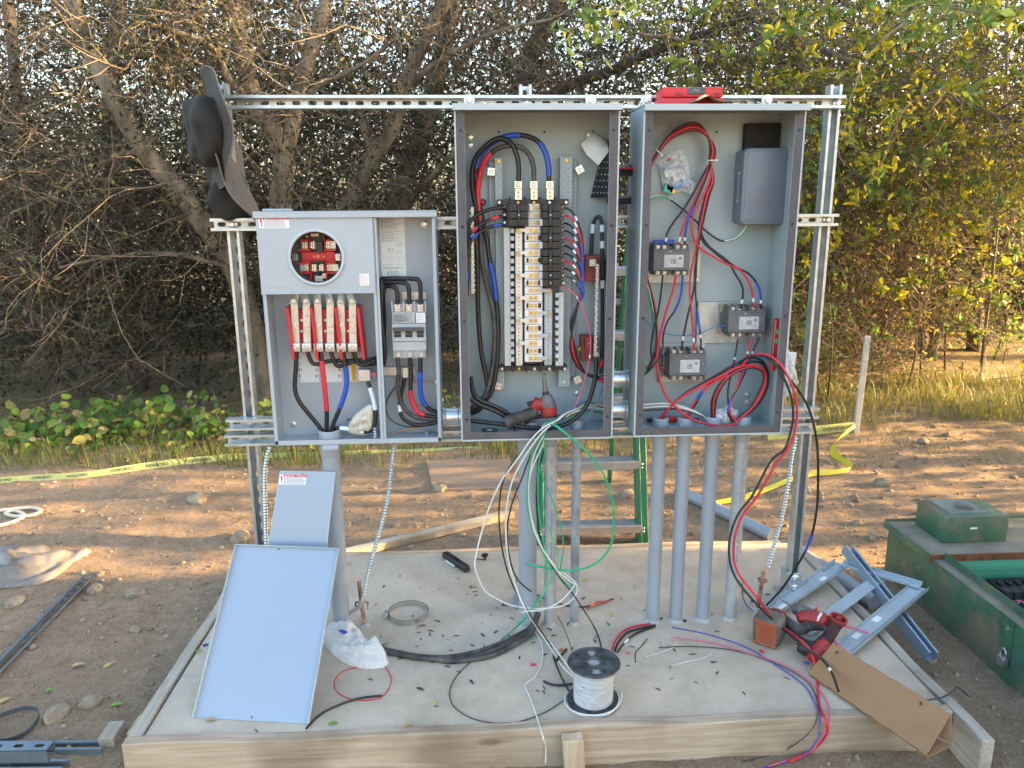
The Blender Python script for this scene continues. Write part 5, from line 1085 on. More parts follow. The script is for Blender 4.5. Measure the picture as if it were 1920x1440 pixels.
# ================================================================== CABLES AND WIRES
def pts3(lst, n=7):
    return spline([A(*p) if not isinstance(p, Vector) else p for p in lst], n)
def sub(path, f0, f1):
    """piece of a path between two fractions of its length"""
    L = [0]
    for a, b in zip(path, path[1:]): L.append(L[-1]+(b-a).length)
    def at_(f):
        s_ = f*L[-1]
        for i in range(len(path)-1):
            if L[i+1] >= s_: k = (s_-L[i])/max(L[i+1]-L[i], 1e-9); return path[i].lerp(path[i+1], k), i
        return path[-1], len(path)-2
    p0, i0 = at_(f0); p1, i1 = at_(f1); return [p0]+path[i0+1:i1+1]+[p1]
def wire(label, lst, r, mt, bands=(), name='cable', n=7, sides=9, group=None, cat='cable', tips=None):
    """bands: (from, to, material) sleeves of tape on the cable; fractions of its length"""
    path = pts3(lst, n); g = MB(); g.tube(path, r, sides); o = g.build(name, mt, None, angle=60); tag(o, label, cat, group)
    for f0, f1, m2 in bands:
        s_ = sub(path, f0, f1)
        if len(s_) < 3: s_ = [s_[0], s_[0].lerp(s_[-1], .5), s_[-1]]
        k = MB(); k.tube(s_, r*1.10+.0003, sides); k.build('tape', m2, o, angle=60)
    if tips:
        q, d = (path[-1], (path[-1]-path[-2]).normalized()) if tips == 'end' else (path[0], (path[0]-path[1]).normalized())
        k = MB(); k.tube([q-d*.002, q+d*.010], r*.7, 8); k.build('bare_copper_tip', COPPER, o)
    return o
def L1(u, v, Y): return (470+u/4.364, 520+v/4.364, Y)
def B1(u, v, Y): return (460+u/3, 380+v/3, Y)
Z3 = lambda u, v, Y: (840+u/4.24, 160+v/4.24, Y)
Z4 = lambda u, v, Y: (840+u/3.89, 480+v/3.89, Y)
C5 = lambda u, v, Y: (1160+u/4, 140+v/4, Y)
C6 = lambda u, v, Y: (1160+u/3.89, 480+v/3.89, Y)
D8 = lambda u, v, Y: (900+u/2.77, 780+v/2.77, Y)
# ---- meter cabinet
GR = 'cables in the meter cabinet'
hub = A(620, 810, -.065)
wire('thick black cable bowing down from the leftmost meter lug into the hub', [L1(378, 605, -.078), L1(372, 720, -.078), L1(362, 900, -.078), L1(395, 1010, -.078), L1(470, 1110, -.075), L1(560, 1220, -.068), L1(590, 1285, -.065)], .0078, CABLE, group=GR)
wire('thick cable wrapped in red tape dropping straight into the meter hub', [L1(572, 605, -.078), L1(582, 690, -.08), L1(600, 850, -.08), L1(615, 1000, -.08), L1(622, 1100, -.078), L1(622, 1285, -.07)], .0078, CABLE, [(.11, .70, W_RED)], group=GR)
wire('thick cable wrapped in blue tape curving into the meter hub', [L1(752, 605, -.078), L1(765, 680, -.08), L1(785, 800, -.08), L1(778, 920, -.08), L1(725, 1080, -.078), L1(680, 1190, -.072), L1(655, 1285, -.068)], .0078, CABLE, [(.17, .66, W_BLUE)], group=GR)
for k, (u, lab, v) in enumerate(((468, 'black cable looping right from the second meter lug', 700), (658, 'black cable looping right from the fourth meter lug', 715), (845, 'black cable looping right from the sixth meter lug', 705))):
    wire(lab, [L1(u, 605, -.075), L1(u+15, 660, -.075), L1(u+45, v+5, -.072), L1(u+95, v+8, -.07), L1(u+180, v-15-8*k, -.062), L1(880+10*k, 680+15*k, -.058), L1(1010, 665+22*k, -.055), L1(1055, 650+20*k, -.05)], .0072, CABLE, group=GR)
wire('cable with long white tape rising from the hub to the neutral lug', [L1(650, 1290, -.06), L1(690, 1240, -.06), L1(760, 1235, -.065), L1(850, 1248, -.075), L1(940, 1265, -.085), L1(1000, 1235, -.09), L1(1022, 1150, -.09), L1(1015, 1040, -.085), L1(985, 930, -.078), L1(958, 850, -.07)], .0072, CABLE, [(.14, .40, TAPE_W), (.70, .93, TAPE_W)], group=GR)
# the bundle that climbs the divider and hooks over into the main breaker
for k, (u, lab) in enumerate(((248, 'left'), (346, 'middle'), (442, 'right'))):
    zt_ = (700, 672, 640)[k]
    def W5(a, b, Y): return (690+a/4.5, 380+b/4.5, Y)
    wire('thick black cable hooking over into the %s pole of the main breaker' % lab, [W5(120+6*k, 1370, -.045-.008*k), W5(130+6*k, 1250, -.05-.008*k), W5(134-8*k, 1000, -.055-.006*k), W5(128-6*k, 800, -.06-.004*k), W5(140-12*k, zt_+18, -.062), W5(175-14*k, zt_, -.066), W5(u-60, zt_+(2 if k else 4), -.076), W5(u-16, zt_+18, -.082), W5(u, zt_+70, -.082), W5(u+2, 862, -.08)], .0076, CABLE, group=GR)
wire('grey-worn black cable from the left breaker pole into the right nipple', [B1(857, 872, -.075), B1(862, 950, -.075), B1(858, 1040, -.072), B1(880, 1130, -.07), B1(930, 1190, -.068), B1(1000, 1215, -.066), B1(1085, 1218, -.065)], .0078, CABLE_DUSTY, group=GR)
wire('cable with red tape from the middle breaker pole into the nipple', [B1(925, 872, -.075), B1(932, 960, -.074), B1(930, 1060, -.072), B1(945, 1130, -.07), B1(975, 1180, -.068), B1(1030, 1200, -.066), B1(1085, 1208, -.065)], .0078, CABLE, [(.42, .82, W_RED)], group=GR)
wire('cable with blue tape from the right breaker pole into the nipple', [B1(985, 872, -.075), B1(984, 950, -.074), B1(984, 1050, -.072), B1(1000, 1120, -.07), B1(1035, 1160, -.068), B1(1085, 1180, -.065)], .0078, CABLE, [(.22, .78, W_BLUE)], group=GR)
wire('black neutral cable with a white band looping under the main breaker', [B1(900, 965, -.05), B1(880, 1060, -.052), B1(868, 1150, -.06), B1(890, 1215, -.062), B1(960, 1250, -.062), B1(1030, 1245, -.062), B1(1085, 1232, -.062)], .0072, CABLE, [(.38, .46, TAPE_W)], group=GR)
wire('thin dark green wire bowing left under the main breaker', [B1(858, 1020, -.03), B1(820, 1070, -.03), B1(792, 1140, -.03), B1(810, 1210, -.035), B1(870, 1250, -.045), B1(960, 1262, -.055), B1(1085, 1240, -.06)], .0024, mat('dark_green_wire', (.006, .07, .045), .4), group=GR, cat='wire')
wire('bare copper wire running from the ground lug to the side clip', [B1(900, 960, -.04), B1(895, 1030, -.04), B1(935, 1010, -.035), B1(1000, 1003, -.03), B1(1066, 1010, -.03)], .0022, COPPER, group=GR, cat='wire')
wire('bare copper wire sweeping down into the nipple', [B1(890, 1050, -.045), B1(930, 1110, -.05), B1(1000, 1150, -.055), B1(1040, 1190, -.06), B1(1085, 1212, -.06)], .0022, COPPER, group=GR, cat='wire')
wire('bare copper strand along the floor of the right bay', [B1(838, 1303, -.05), B1(880, 1282, -.05), B1(940, 1270, -.05), B1(1000, 1262, -.05)], .0026, COPPER, group=GR, cat='wire')
# ---- middle cabinet: feeders
GP = 'feeder cables in the middle cabinet'
wire('thick black feeder arching from the left line lug', [Z3(560, 760, -.095), Z3(562, 660, -.095), Z3(548, 560, -.095), Z3(500, 460, -.09), Z3(400, 422, -.085), Z3(290, 490, -.075), Z3(215, 590, -.065), Z3(190, 720, -.06), Z3(200, 860, -.055), Z3(225, 1000, -.055), Z3(222, 1200, -.055), Z4(215, 60, -.06), Z4(216, 280, -.06), Z4(225, 520, -.06), Z4(245, 720, -.065), Z4(282, 900, -.07), Z4(290, 1010, -.075), Z4(240, 1110, -.075), Z4(165, 1150, -.07)], .0083, CABLE, group=GP)
wire('feeder wrapped in red tape arching from the middle line lug', [Z3(682, 760, -.095), Z3(680, 660, -.095), Z3(650, 560, -.092), Z3(590, 500, -.085), Z3(500, 480, -.08), Z3(400, 500, -.07), Z3(310, 575, -.062), Z3(262, 680, -.055), Z3(240, 800, -.05), Z3(238, 900, -.048), Z3(255, 1100, -.05), Z3(262, 1300, -.055), Z4(250, 60, -.06), Z4(285, 230, -.062), Z4(325, 380, -.065), Z4(340, 560, -.07), Z4(325, 800, -.075), Z4(285, 980, -.08), Z4(225, 1070, -.08), Z4(165, 1120, -.075)], .0083, CABLE_DUSTY, [(.20, .40, W_RED)], group=GP)
wire('feeder wrapped in blue tape arching highest from the right line lug', [Z3(802, 760, -.095), Z3(798, 650, -.095), Z3(775, 540, -.092), Z3(720, 450, -.085), Z3(630, 405, -.08), Z3(530, 398, -.075), Z3(420, 420, -.07), Z3(320, 480, -.06), Z3(250, 570, -.052), Z3(220, 700, -.048), Z3(235, 880, -.045), Z3(270, 1050, -.048), Z3(310, 1250, -.05), Z3(335, 1420, -.052), Z4(330, 150, -.058), Z4(352, 330, -.06), Z4(366, 560, -.065), Z4(355, 800, -.07), Z4(320, 980, -.075), Z4(250, 1080, -.075), Z4(165, 1140, -.07)], .0083, CABLE, [(.012, .10, W_BLUE), (.155, .31, W_BLUE), (.56, .66, W_BLUE)], group=GP)
GB = 'leads of the left breaker'
wire('upper black lead from the left breaker, bare copper at its end', [Z3(470, 975, -.09), Z3(420, 975, -.09), Z3(340, 985, -.10), Z3(250, 1020, -.11), Z3(180, 1080, -.125), Z3(145, 1135, -.14), Z3(140, 1250, -.15)], .0062, CABLE, group=GB, tips='start')
wire('lead with two red tape bands from the left breaker', [Z3(472, 1040, -.09), Z3(420, 1042, -.09), Z3(340, 1065, -.10), Z3(250, 1115, -.115), Z3(180, 1180, -.13), Z3(148, 1240, -.145), Z3(142, 1350, -.15)], .0052, CABLE, [(.14, .26, W_RED), (.52, .62, W_RED)], group=GB, tips='start')
wire('lead with two blue tape bands from the left breaker', [Z3(472, 1105, -.09), Z3(420, 1108, -.09), Z3(340, 1125, -.10), Z3(260, 1165, -.115), Z3(200, 1215, -.13), Z3(165, 1290, -.14), Z3(150, 1420, -.15), Z4(140, 150, -.15), Z4(138, 300, -.15)], .0052, CABLE, [(.06, .15, W_BLUE), (.34, .42, W_BLUE), (.76, .84, W_BLUE)], group=GB, tips='start')
for k, (lab, c) in enumerate((('uppermost black cable sweeping along the floor of the middle cabinet', [Z4(165, 880, -.13), Z4(185, 1000, -.13), Z4(240, 1055, -.13), Z4(330, 1090, -.13), Z4(430, 1145, -.125), Z4(500, 1215, -.115), Z4(530, 1265, -.10)]), ('second black cable sweeping along the floor of the middle cabinet', [Z4(165, 1040, -.14), Z4(230, 1085, -.14), Z4(320, 1120, -.14), Z4(400, 1160, -.135), Z4(460, 1215, -.125), Z4(500, 1270, -.10)]), ('third black cable, lowest on the left floor of the middle cabinet', [Z4(160, 1200, -.15), Z4(260, 1212, -.15), Z4(400, 1228, -.15), Z4(560, 1248, -.15), Z4(720, 1254, -.15), Z4(850, 1230, -.145), Z4(950, 1165, -.135), Z4(1020, 1070, -.125), Z4(1060, 950, -.115), Z4(1078, 840, -.105), Z4(1084, 730, -.10)]))):
    wire(lab, c, .0078, CABLE, group=GP)
wire('black cable hooping up behind the impact driver', [Z4(560, 1235, -.13), Z4(600, 1190, -.135), Z4(680, 1170, -.14), Z4(760, 1165, -.14), Z4(840, 1180, -.14)], .0062, CABLE, group=GP)
wire('black cable looped like a cane at the right wall with white bands', [Z3(1140, 1345, -.05), Z3(1145, 1200, -.05), Z3(1158, 1090, -.052), Z3(1195, 1045, -.06), Z3(1222, 1090, -.068), Z3(1226, 1250, -.07), Z3(1226, 1420, -.07), Z4(1126, 200, -.07), Z4(1126, 450, -.075), Z4(1122, 740, -.08), Z4(1115, 860, -.09)], .0066, CABLE, [(.105, .15, TAPE_W), (.245, .28, TAPE_W), (.325, .36, TAPE_W), (.52, .56, TAPE_W)], group=GP)
# ---- branch circuit wires from the right breakers into the upper nipple
cols = ['k', 'r', 'b', 'k', 'r', 'b', 'k', 'r', 'b', 'k', 'p']; MM = {'k': CABLE, 'r': W_RED, 'b': CABLE, 'p': W_PINK}
order = ['first', 'second', 'third', 'fourth', 'fifth', 'sixth', 'seventh', 'eighth', 'ninth', 'tenth']
nz = A(1142, 711, -.10)
for i in range(10):
    py = BR_ROWS[i]; j = (i % 3)*.005; ex = 1094-1.2*(i % 4); dy = py-389
    c = [(1056, py, -.092), (1070, py+6, -.105-j), (1082, py+24-.06*dy, -.115-j), (1092, py+62-.18*dy, -.12-j), (ex, 520+i*4, -.12-j), (1086-1.5*i*.4, 560+i*2, -.118+.004*(i % 3)), (1076-.8*i, 606, -.115+.005*(i % 3)), (1069+.9*i, 645, -.11+.006*(i % 4)), (1074+1.6*i, 672+1.2*i, -.108+.006*(i % 4)), (1090+1.6*i, 695+1.0*i, -.10+.006*(i % 3)), (1118, 706+1.0*(i % 6), -.10+.005*(i % 3)), Vector((nz.x-.012, -.10+.010*math.cos(i*2.4), ZN1+.014*math.sin(i*2.4))), Vector((nz.x+.05, -.10+.010*math.cos(i*2.4), ZN1+.014*math.sin(i*2.4)))]
    bands = [(.07, .092, TAPE_W)]
    if cols[i] == 'b': bands.append((.14, .42, W_BLUE))
    nm = {'k': 'black', 'r': 'red', 'b': 'blue-taped black'}[cols[i]]
    wire('%s branch wire from the %s pole down on the right breakers' % (nm, order[i]), c, .0034 if i < 9 else .002, MM[cols[i]], bands, name='wire', n=5, sides=7, group='branch wires of the panelboard', cat='wire', tips='start')
wire('long pink wire bowing from the lowest breaker to the cabinet floor', [Z4(825, 225, -.092), Z4(880, 240, -.11), Z4(940, 300, -.125), Z4(1000, 420, -.135), Z4(1035, 560, -.14), Z4(1038, 700, -.14), Z4(1010, 850, -.14), Z4(965, 1000, -.14), Z4(925, 1100, -.14), Z4(905, 1150, -.135)], .0022, W_PINK, [(.14, .155, TAPE_W), (.56, .58, TAPE_W)], name='wire', cat='wire', tips='start')
for k in range(5):
    m_, nm = ((W_BLUE, 'blue'), (W_YEL, 'yellow'), (W_WHITE, 'white'), (mat('brown_wire', (.16, .06, .03), .4), 'brown'), (W_GREEN, 'green'))[k]
    q = Vector((nz.x+.04, -.10+.012*math.cos(k*1.4), ZN2+.014*math.sin(k*1.4)))
    wire('thin %s wire fanning out of the lower nipple in the middle cabinet' % nm, [q, q+Vector((-.05, -.005, .002)), Z4(1020, 1060+22*k, -.12), Z4(960, 1085+20*k, -.13), Z4(905, 1120+14*k, -.14), Z4(860, 1160+8*k, -.15)], .0022, m_, name='wire', sides=6, cat='wire')
for k, lab in enumerate(('longer thin grey wire hanging across the lower right of the middle cabinet', 'shorter thin grey wire hanging across the lower right of the middle cabinet')):
    wire(lab, [Z4(1118+8*k, 960, -.12), Z4(1095, 1060, -.13), Z4(1050-20*k, 1150, -.14), Z4(1000-20*k, 1250-20*k, -.15)], .0016, mat('grey_wire', (.16, .17, .20), .4), name='wire', sides=6, cat='wire')
def wn(x): return x
q = A(1131, 690, -.10); g = MB(); g.lathe((nz.x-.012, -.10, ZN1), (1, 0, 0), [(.026, 0), (.034, .002), (.034, .012), (.031, .02), (.026, .02), (.025, .004)], 24); tag(g.build('bushing', MATS['bushing_grey']), 'grey plastic bushing on the upper nipple in the middle cabinet', 'bushing')
g = MB(); g.lathe((nz.x-.012, -.10, ZN2), (1, 0, 0), [(.026, 0), (.034, .002), (.034, .012), (.031, .02), (.026, .02), (.025, .004)], 24); tag(g.build('bushing', MATS['bushing_grey']), 'grey plastic bushing on the lower nipple in the middle cabinet', 'bushing')
q = A(1130, 682, -.09); g = MB(); g.lathe((q.x-.01, q.y, q.z-.012), (.3, -.1, 1), [(.007, 0), (.009, .004), (.008, .016), (.003, .030)], 10); tag(g.build('wire_nut', RED_P), 'red wire connector beside the upper nipple', 'wire connector')
# ---- bundle spilling over the sill of the middle cabinet towards the ground
GS = 'wires spilling from the middle cabinet'
st = lambda k: [A(1082-3*k, 766+2*k, -.13), A(1062-4*k, 775+2*k, -.17), A(1048-4*k, 786+2*k, -.20)]
def spill(label, k, rest, r, mt, **kw): return wire(label, st(k)+rest, r, mt, name='wire', cat='wire', group=GS, **kw)
P8 = lambda u, v, z: G(900+u/2.77, 780+v/2.77, z)
spill('outermost white wire bowing far to the left of the thick conduit', 0, [D8(330, 60, -.235), D8(260, 130, -.245), D8(190, 230, -.25), D8(110, 340, -.25), D8(50, 470, -.25), D8(10, 600, -.25), D8(-20, 720, -.27), D8(-25, 790, -.28), D8(20, 900, -.28), D8(80, 945, -.27), D8(170, 985, -.26), D8(300, 1000, -.24), D8(430, 985, -.22), D8(490, 940, -.21), D8(505, 890, -.21), D8(480, 850, -.21), D8(400, 790, -.21), D8(330, 690, -.21), D8(270, 540, -.21), D8(250, 400, -.215), D8(275, 220, -.22), D8(330, 100, -.225)], .0027, W_WHITE)
spill('white wire hanging past the thick conduit down onto the slab', 1, [D8(320, 90, -.23), D8(240, 200, -.235), D8(175, 320, -.24), D8(140, 460, -.24), D8(135, 620, -.24), D8(150, 760, -.25), D8(190, 900, -.27), D8(240, 1010, -.30), P8(310, 1120, .02), P8(370, 1210, .006), P8(420, 1290, .006), P8(480, 1350, .02), P8(520, 1380, .05)], .0032, W_WHITE)
spill('black wire hanging beside the white ones past the thick conduit', 2, [D8(310, 80, -.225), D8(220, 180, -.24), D8(130, 310, -.25), D8(100, 460, -.25), D8(105, 620, -.25), D8(135, 780, -.26), D8(180, 900, -.27), D8(235, 990, -.29), D8(290, 1080, -.33), P8(370, 1195, .006), P8(385, 1260, .006), P8(420, 1350, .006), P8(460, 1425, .004)], .0028, CABLE)
spill('second black wire dropping behind the white ones', 3, [D8(330, 90, -.22), D8(265, 200, -.22), D8(215, 330, -.225), D8(165, 460, -.23), D8(140, 600, -.23), D8(155, 740, -.22), D8(190, 840, -.20), D8(250, 900, -.18), P8(330, 945, .012), P8(430, 980, .004), P8(540, 990, .004), P8(620, 970, .004), P8(690, 950, .006)], .0028, CABLE, tips='end')
spill('green wire making the big hoop in front of the ladder', 4, [D8(400, 55, -.24), D8(470, 110, -.25), D8(560, 190, -.25), D8(640, 300, -.245), D8(685, 430, -.24), D8(695, 560, -.235), D8(675, 680, -.23), D8(600, 765, -.225), D8(500, 800, -.22), D8(400, 798, -.215), D8(300, 780, -.21), D8(235, 765, -.21)], .0040, W_GREEN)
spill('green wire zigzagging down between the two left conduits', 5, [D8(340, 80, -.225), D8(275, 180, -.225), D8(250, 330, -.22), D8(245, 480, -.22), D8(280, 600, -.215), D8(330, 720, -.21), D8(400, 820, -.20), D8(470, 890, -.19), D8(490, 895, -.18), D8(420, 800, -.17), D8(435, 690, -.17), D8(415, 560, -.175), D8(370, 420, -.18), D8(320, 300, -.19), D8(310, 180, -.2)], .0023, W_GREEN)
spill('green wire trailing from the cabinet to the black cables on the slab', 6, [D8(335, 100, -.22), D8(310, 220, -.22), D8(300, 400, -.225), D8(320, 600, -.23), D8(345, 760, -.235), D8(345, 880, -.24), D8(290, 970, -.26), D8(220, 1060, -.29), P8(150, 1130, .010), P8(110, 1160, .006)], .0023, W_GREEN)
spill('green wire curling onto the slab beside the scrap', 7, [D8(345, 110, -.21), D8(330, 250, -.21), D8(330, 480, -.21), D8(400, 700, -.22), D8(395, 800, -.23), D8(330, 920, -.25), D8(250, 1040, -.28), P8(150, 1135, .008), P8(200, 1160, .004), P8(290, 1155, .004)], .0022, W_GREEN)
spill('long white wire that crosses the slab and hangs over its front plank', 8, [D8(330, 130, -.22), D8(255, 330, -.22), D8(265, 520, -.22), D8(300, 640, -.23), D8(390, 790, -.24), D8(470, 860, -.25), D8(490, 880, -.27), D8(420, 960, -.28), D8(330, 1005, -.29), D8(220, 1020, -.30), P8(230, 1060, .02), P8(310, 1160, .005), P8(325, 1260, .004), P8(290, 1350, .004), P8(235, 1395, .004), P8(250, 1440, .004), G(1002, 1330, .004), G(1018, 1382, .008), A(1023, 1400, -.692), A(1023, 1430, -.694)], .0023, W_WHITE)
spill('third black wire running down to the reel', 9, [D8(345, 120, -.205), D8(300, 300, -.205), D8(295, 480, -.205), D8(320, 660, -.21), D8(400, 820, -.22), D8(480, 920, -.24), D8(540, 1010, -.27), P8(590, 1090, .012), P8(620, 1160, .006), P8(630, 1205, .008), P8(632, 1260, .015)], .0026, CABLE)
# ---- right-hand cabinet: arch of red and black wires
GA = 'arching wires of the right-hand cabinet'
def arch(k):
    d = (k-3.5)*1.6; y = -.05-.006*(k % 4)
    return [C5(225-d*.3, 720-d*2, y-.02), C5(262, 640-d*2.0, y-.012), C5(310+d, 560-d*4, y), C5(380+d*2, 470-d*5.4, y), C5(470+d*2, 412-d*5.5, y), C5(560+d, 388-d*5.0, y), C5(635-d*1.2, 420-d*4, y), C5(690-d*2.5, 500-d*2.6, y), C5(704-d*3.4, 580-d, y), C5(694-d*2.2, 640, y)]
ends = [
    ('k', 'black arch wire that drops to the top left contactor', [C5(650, 720, -.055), C5(580, 850, -.06), C5(500, 990, -.07), C5(410, 1110, -.075), C5(362, 1195, -.078), C5(352, 1275, -.08)], [(.965, .985, TAPE_W)]),
    ('r', 'red arch wire that drops to the top left contactor', [C5(660, 730, -.056), C5(600, 870, -.062), C5(545, 1000, -.07), C5(500, 1100, -.075), C5(465, 1200, -.078), C5(450, 1275, -.08)], [(.96, .985, TAPE_W)]),
    ('k', 'blue-taped arch wire that drops to the top left contactor', [C5(668, 740, -.06), C5(610, 880, -.066), C5(560, 1000, -.074), C5(520, 1090, -.078), C5(500, 1190, -.08), C5(496, 1275, -.08)], [(.80, .95, W_BLUE), (.962, .98, TAPE_W)]),
    ('r', 'red arch wire that bends away to the right-hand contactor', [C5(690, 760, -.066), C5(640, 900, -.07), C5(575, 1020, -.074), C5(548, 1120, -.078), C5(560, 1220, -.08), C5(610, 1300, -.08), C5(720, 1370, -.08), C5(820, 1425, -.082), C6(880, 100, -.084), C6(950, 190, -.086), C6(978, 290, -.088), C6(988, 375, -.086)], [(.965, .98, TAPE_W)]),
    ('k', 'black arch wire that bends away to the right-hand contactor', [C5(695, 770, -.06), C5(655, 900, -.062), C5(620, 1020, -.064), C5(600, 1160, -.066), C5(640, 1260, -.07), C5(740, 1350, -.072), C5(830, 1425, -.075), C6(850, 130, -.08), C6(900, 220, -.084), C6(905, 300, -.086), C6(888, 385, -.084)], [(.965, .98, TAPE_W)]),
    ('k', 'blue-taped arch wire that reaches the far right terminal', [C5(700, 780, -.055), C5(668, 900, -.056), C5(640, 1040, -.058), C5(615, 1170, -.06), C5(670, 1280, -.062), C5(790, 1375, -.068), C6(850, 80, -.075), C6(950, 130, -.08), C6(1015, 215, -.085), C6(1036, 300, -.086), C6(1034, 385, -.084)], [(.90, .965, W_BLUE), (.968, .98, TAPE_W)]),
    ('r', 'red arch wire that falls straight to the lowest contactor', [C5(705, 790, -.07), C5(665, 900, -.07), C5(630, 1050, -.07), C5(590, 1250, -.07), C5(560, 1400, -.072), C6(530, 100, -.075), C6(518, 230, -.078), C6(530, 400, -.08), C6(546, 600, -.084), C6(550, 690, -.082)], [(.955, .97, TAPE_W)]),
    ('k', 'black arch wire that falls straight to the lowest contactor', [C5(712, 790, -.064), C5(680, 900, -.064), C5(645, 1050, -.064), C5(602, 1250, -.066), C5(580, 1400, -.068), C6(555, 100, -.07), C6(548, 240, -.074), C6(500, 450, -.078), C6(470, 600, -.082), C6(458, 690, -.082)], [(.95, .965, TAPE_W)])]
for k, (c, lab, rest, bands) in enumerate(ends): wire(lab, arch(k)+rest, .0037, W_RED if c == 'r' else CABLE, bands, name='wire', n=6, sides=7, group=GA, cat='wire')
wire('blue-taped wire hanging straight down to the lowest contactor', [C5(600, 1200, -.06), C5(585, 1400, -.062), C6(565, 120, -.066), C6(560, 260, -.07), C6(578, 430, -.076), C6(598, 600, -.082), C6(600, 690, -.082)], .0032, CABLE, [(.62, .82, W_BLUE), (.86, .885, TAPE_W)], name='wire', group=GA, cat='wire')
for lab, px, py, rot in (('upper white cable tie round the arching wires', 1334, 301, 0), ('left white cable tie round the arching wires', 1233, 285, .7)):
    q = A(px, py, -.062); g = MB(); ax = Vector((math.sin(rot), 0, math.cos(rot))); g.ring(q, ax, .014, .0022, 20, 6); g.box(q+Vector((.016*math.cos(rot), -.006, -.016*math.sin(rot))), (.008, .006, .006)); tag(g.build('cable_tie', WHITE_P), lab, 'cable tie')
wire('green and white wire swinging from the timer across the cabinet', [C5(975, 1125, -.05), C5(945, 1185, -.045), C5(880, 1230, -.04), C5(790, 1248, -.035), C5(710, 1215, -.035), C5(620, 1140, -.035), C5(530, 1050, -.035), C5(440, 975, -.035), C5(360, 925, -.035), C5(290, 915, -.04), C5(225, 945, -.05)], .0026, W_GREEN, [(.24, .8, CABLE)], name='wire', cat='wire')
wire('white wire running with the green one from the timer', [C5(960, 1128, -.05), C5(920, 1190, -.045), C5(860, 1232, -.04), C5(770, 1244, -.035), C5(690, 1200, -.035), C5(600, 1118, -.035), C5(510, 1025, -.035), C5(420, 955, -.035), C5(340, 915, -.035), C5(280, 908, -.04), C5(225, 935, -.05)], .0020, W_WHITE, name='wire', cat='wire')
wire('thin light blue wire sagging to the side of the right-hand contactor', [C6(185, 450, -.06), C6(250, 520, -.055), C6(350, 568, -.05), C6(480, 582, -.048), C6(600, 560, -.05), C6(700, 520, -.055), C6(790, 508, -.06)], .0019, mat('light_blue_wire', (.05, .22, .55), .4), name='wire', cat='wire')
wire('thin red wire reaching the side of the lowest contactor', [C6(175, 805, -.06), C6(250, 812, -.06), C6(320, 815, -.06), C6(365, 808, -.06)], .0019, W_RED, name='wire', cat='wire')
nk = Vector((KX0, -.10, ZN1))
for lab, c, mt, b in (('black wire from the top left contactor back to the upper nipple', [C6(322, 140, -.078), C6(310, 260, -.08), C6(285, 420, -.08), C6(250, 560, -.085), C6(235, 680, -.09), C6(235, 780, -.095), nk+Vector((.03, .0, .004)), nk+Vector((-.03, 0, .004))], CABLE, []), ('blue-taped wire from the top left contactor back to the nipple', [C6(468, 140, -.078), C6(455, 280, -.08), C6(415, 390, -.08), C6(355, 480, -.085), C6(325, 580, -.088), C6(318, 680, -.092), C6(270, 780, -.098), nk+Vector((.03, .006, -.008)), nk+Vector((-.03, .006, -.008))], CABLE, [(.0, .28, W_BLUE)])): wire(lab, c, .0033, mt, b, name='wire', cat='wire')
wire('red wire sweeping from the top left contactor in a long bow across the cabinet floor', [C6(420, 140, -.078), C6(395, 260, -.08), C6(340, 430, -.085), C6(300, 600, -.09), C6(278, 740, -.095), C6(290, 860, -.10), C6(330, 990, -.11), C6(410, 1095, -.12), C6(520, 1180, -.13), C6(640, 1225, -.14), C6(760, 1238, -.14), C6(860, 1222, -.135), C6(835, 1175, -.125)], .0042, W_RED, name='wire', cat='wire')
for k in range(6):
    c = [W_RED, CABLE, CABLE, W_WHITE, CABLE, W_GREEN][k]; nm = ['red', 'black', 'thicker black', 'white', 'wavy black', 'green'][k]
    wire('%s wire down the left wall of the right-hand cabinet' % nm, [C6(200, 120+20*k, -.05-.008*k), C6(245-6*k, 280, -.055-.006*k), C6(275-6*k, 440, -.06), C6(280-5*k, 620, -.07), C6(255-4*k, 760, -.08), nk+Vector((.035, .012-.005*k, -.014+.005*k)), nk+Vector((-.03, .012-.005*k, -.014+.005*k))], .0038 if k == 2 else .0026, c, name='wire', sides=7, cat='wire')
nk2 = Vector((KX0, -.10, ZN2))
for k in range(3):
    c, nm = ((W_WHITE, 'upper white'), (W_WHITE, 'lower white'), (CABLE, 'slack black'))[k]
    wire('%s wire from the lower nipple into the third conduit' % nm, [nk2+Vector((-.03, .0, .012-.012*k)), nk2+Vector((.01, -.005, .014-.010*k)), C6(320, 1075+22*k, -.11), C6(430, 1090+14*k, -.11), C6(540, 1125+8*k, -.11), C6(625, 1175, -.105), C6(675, 1225, -.10), Vector((A(1336, 822, CY).x, CY, KZ0+.01))], .0030, c, name='wire', cat='wire')
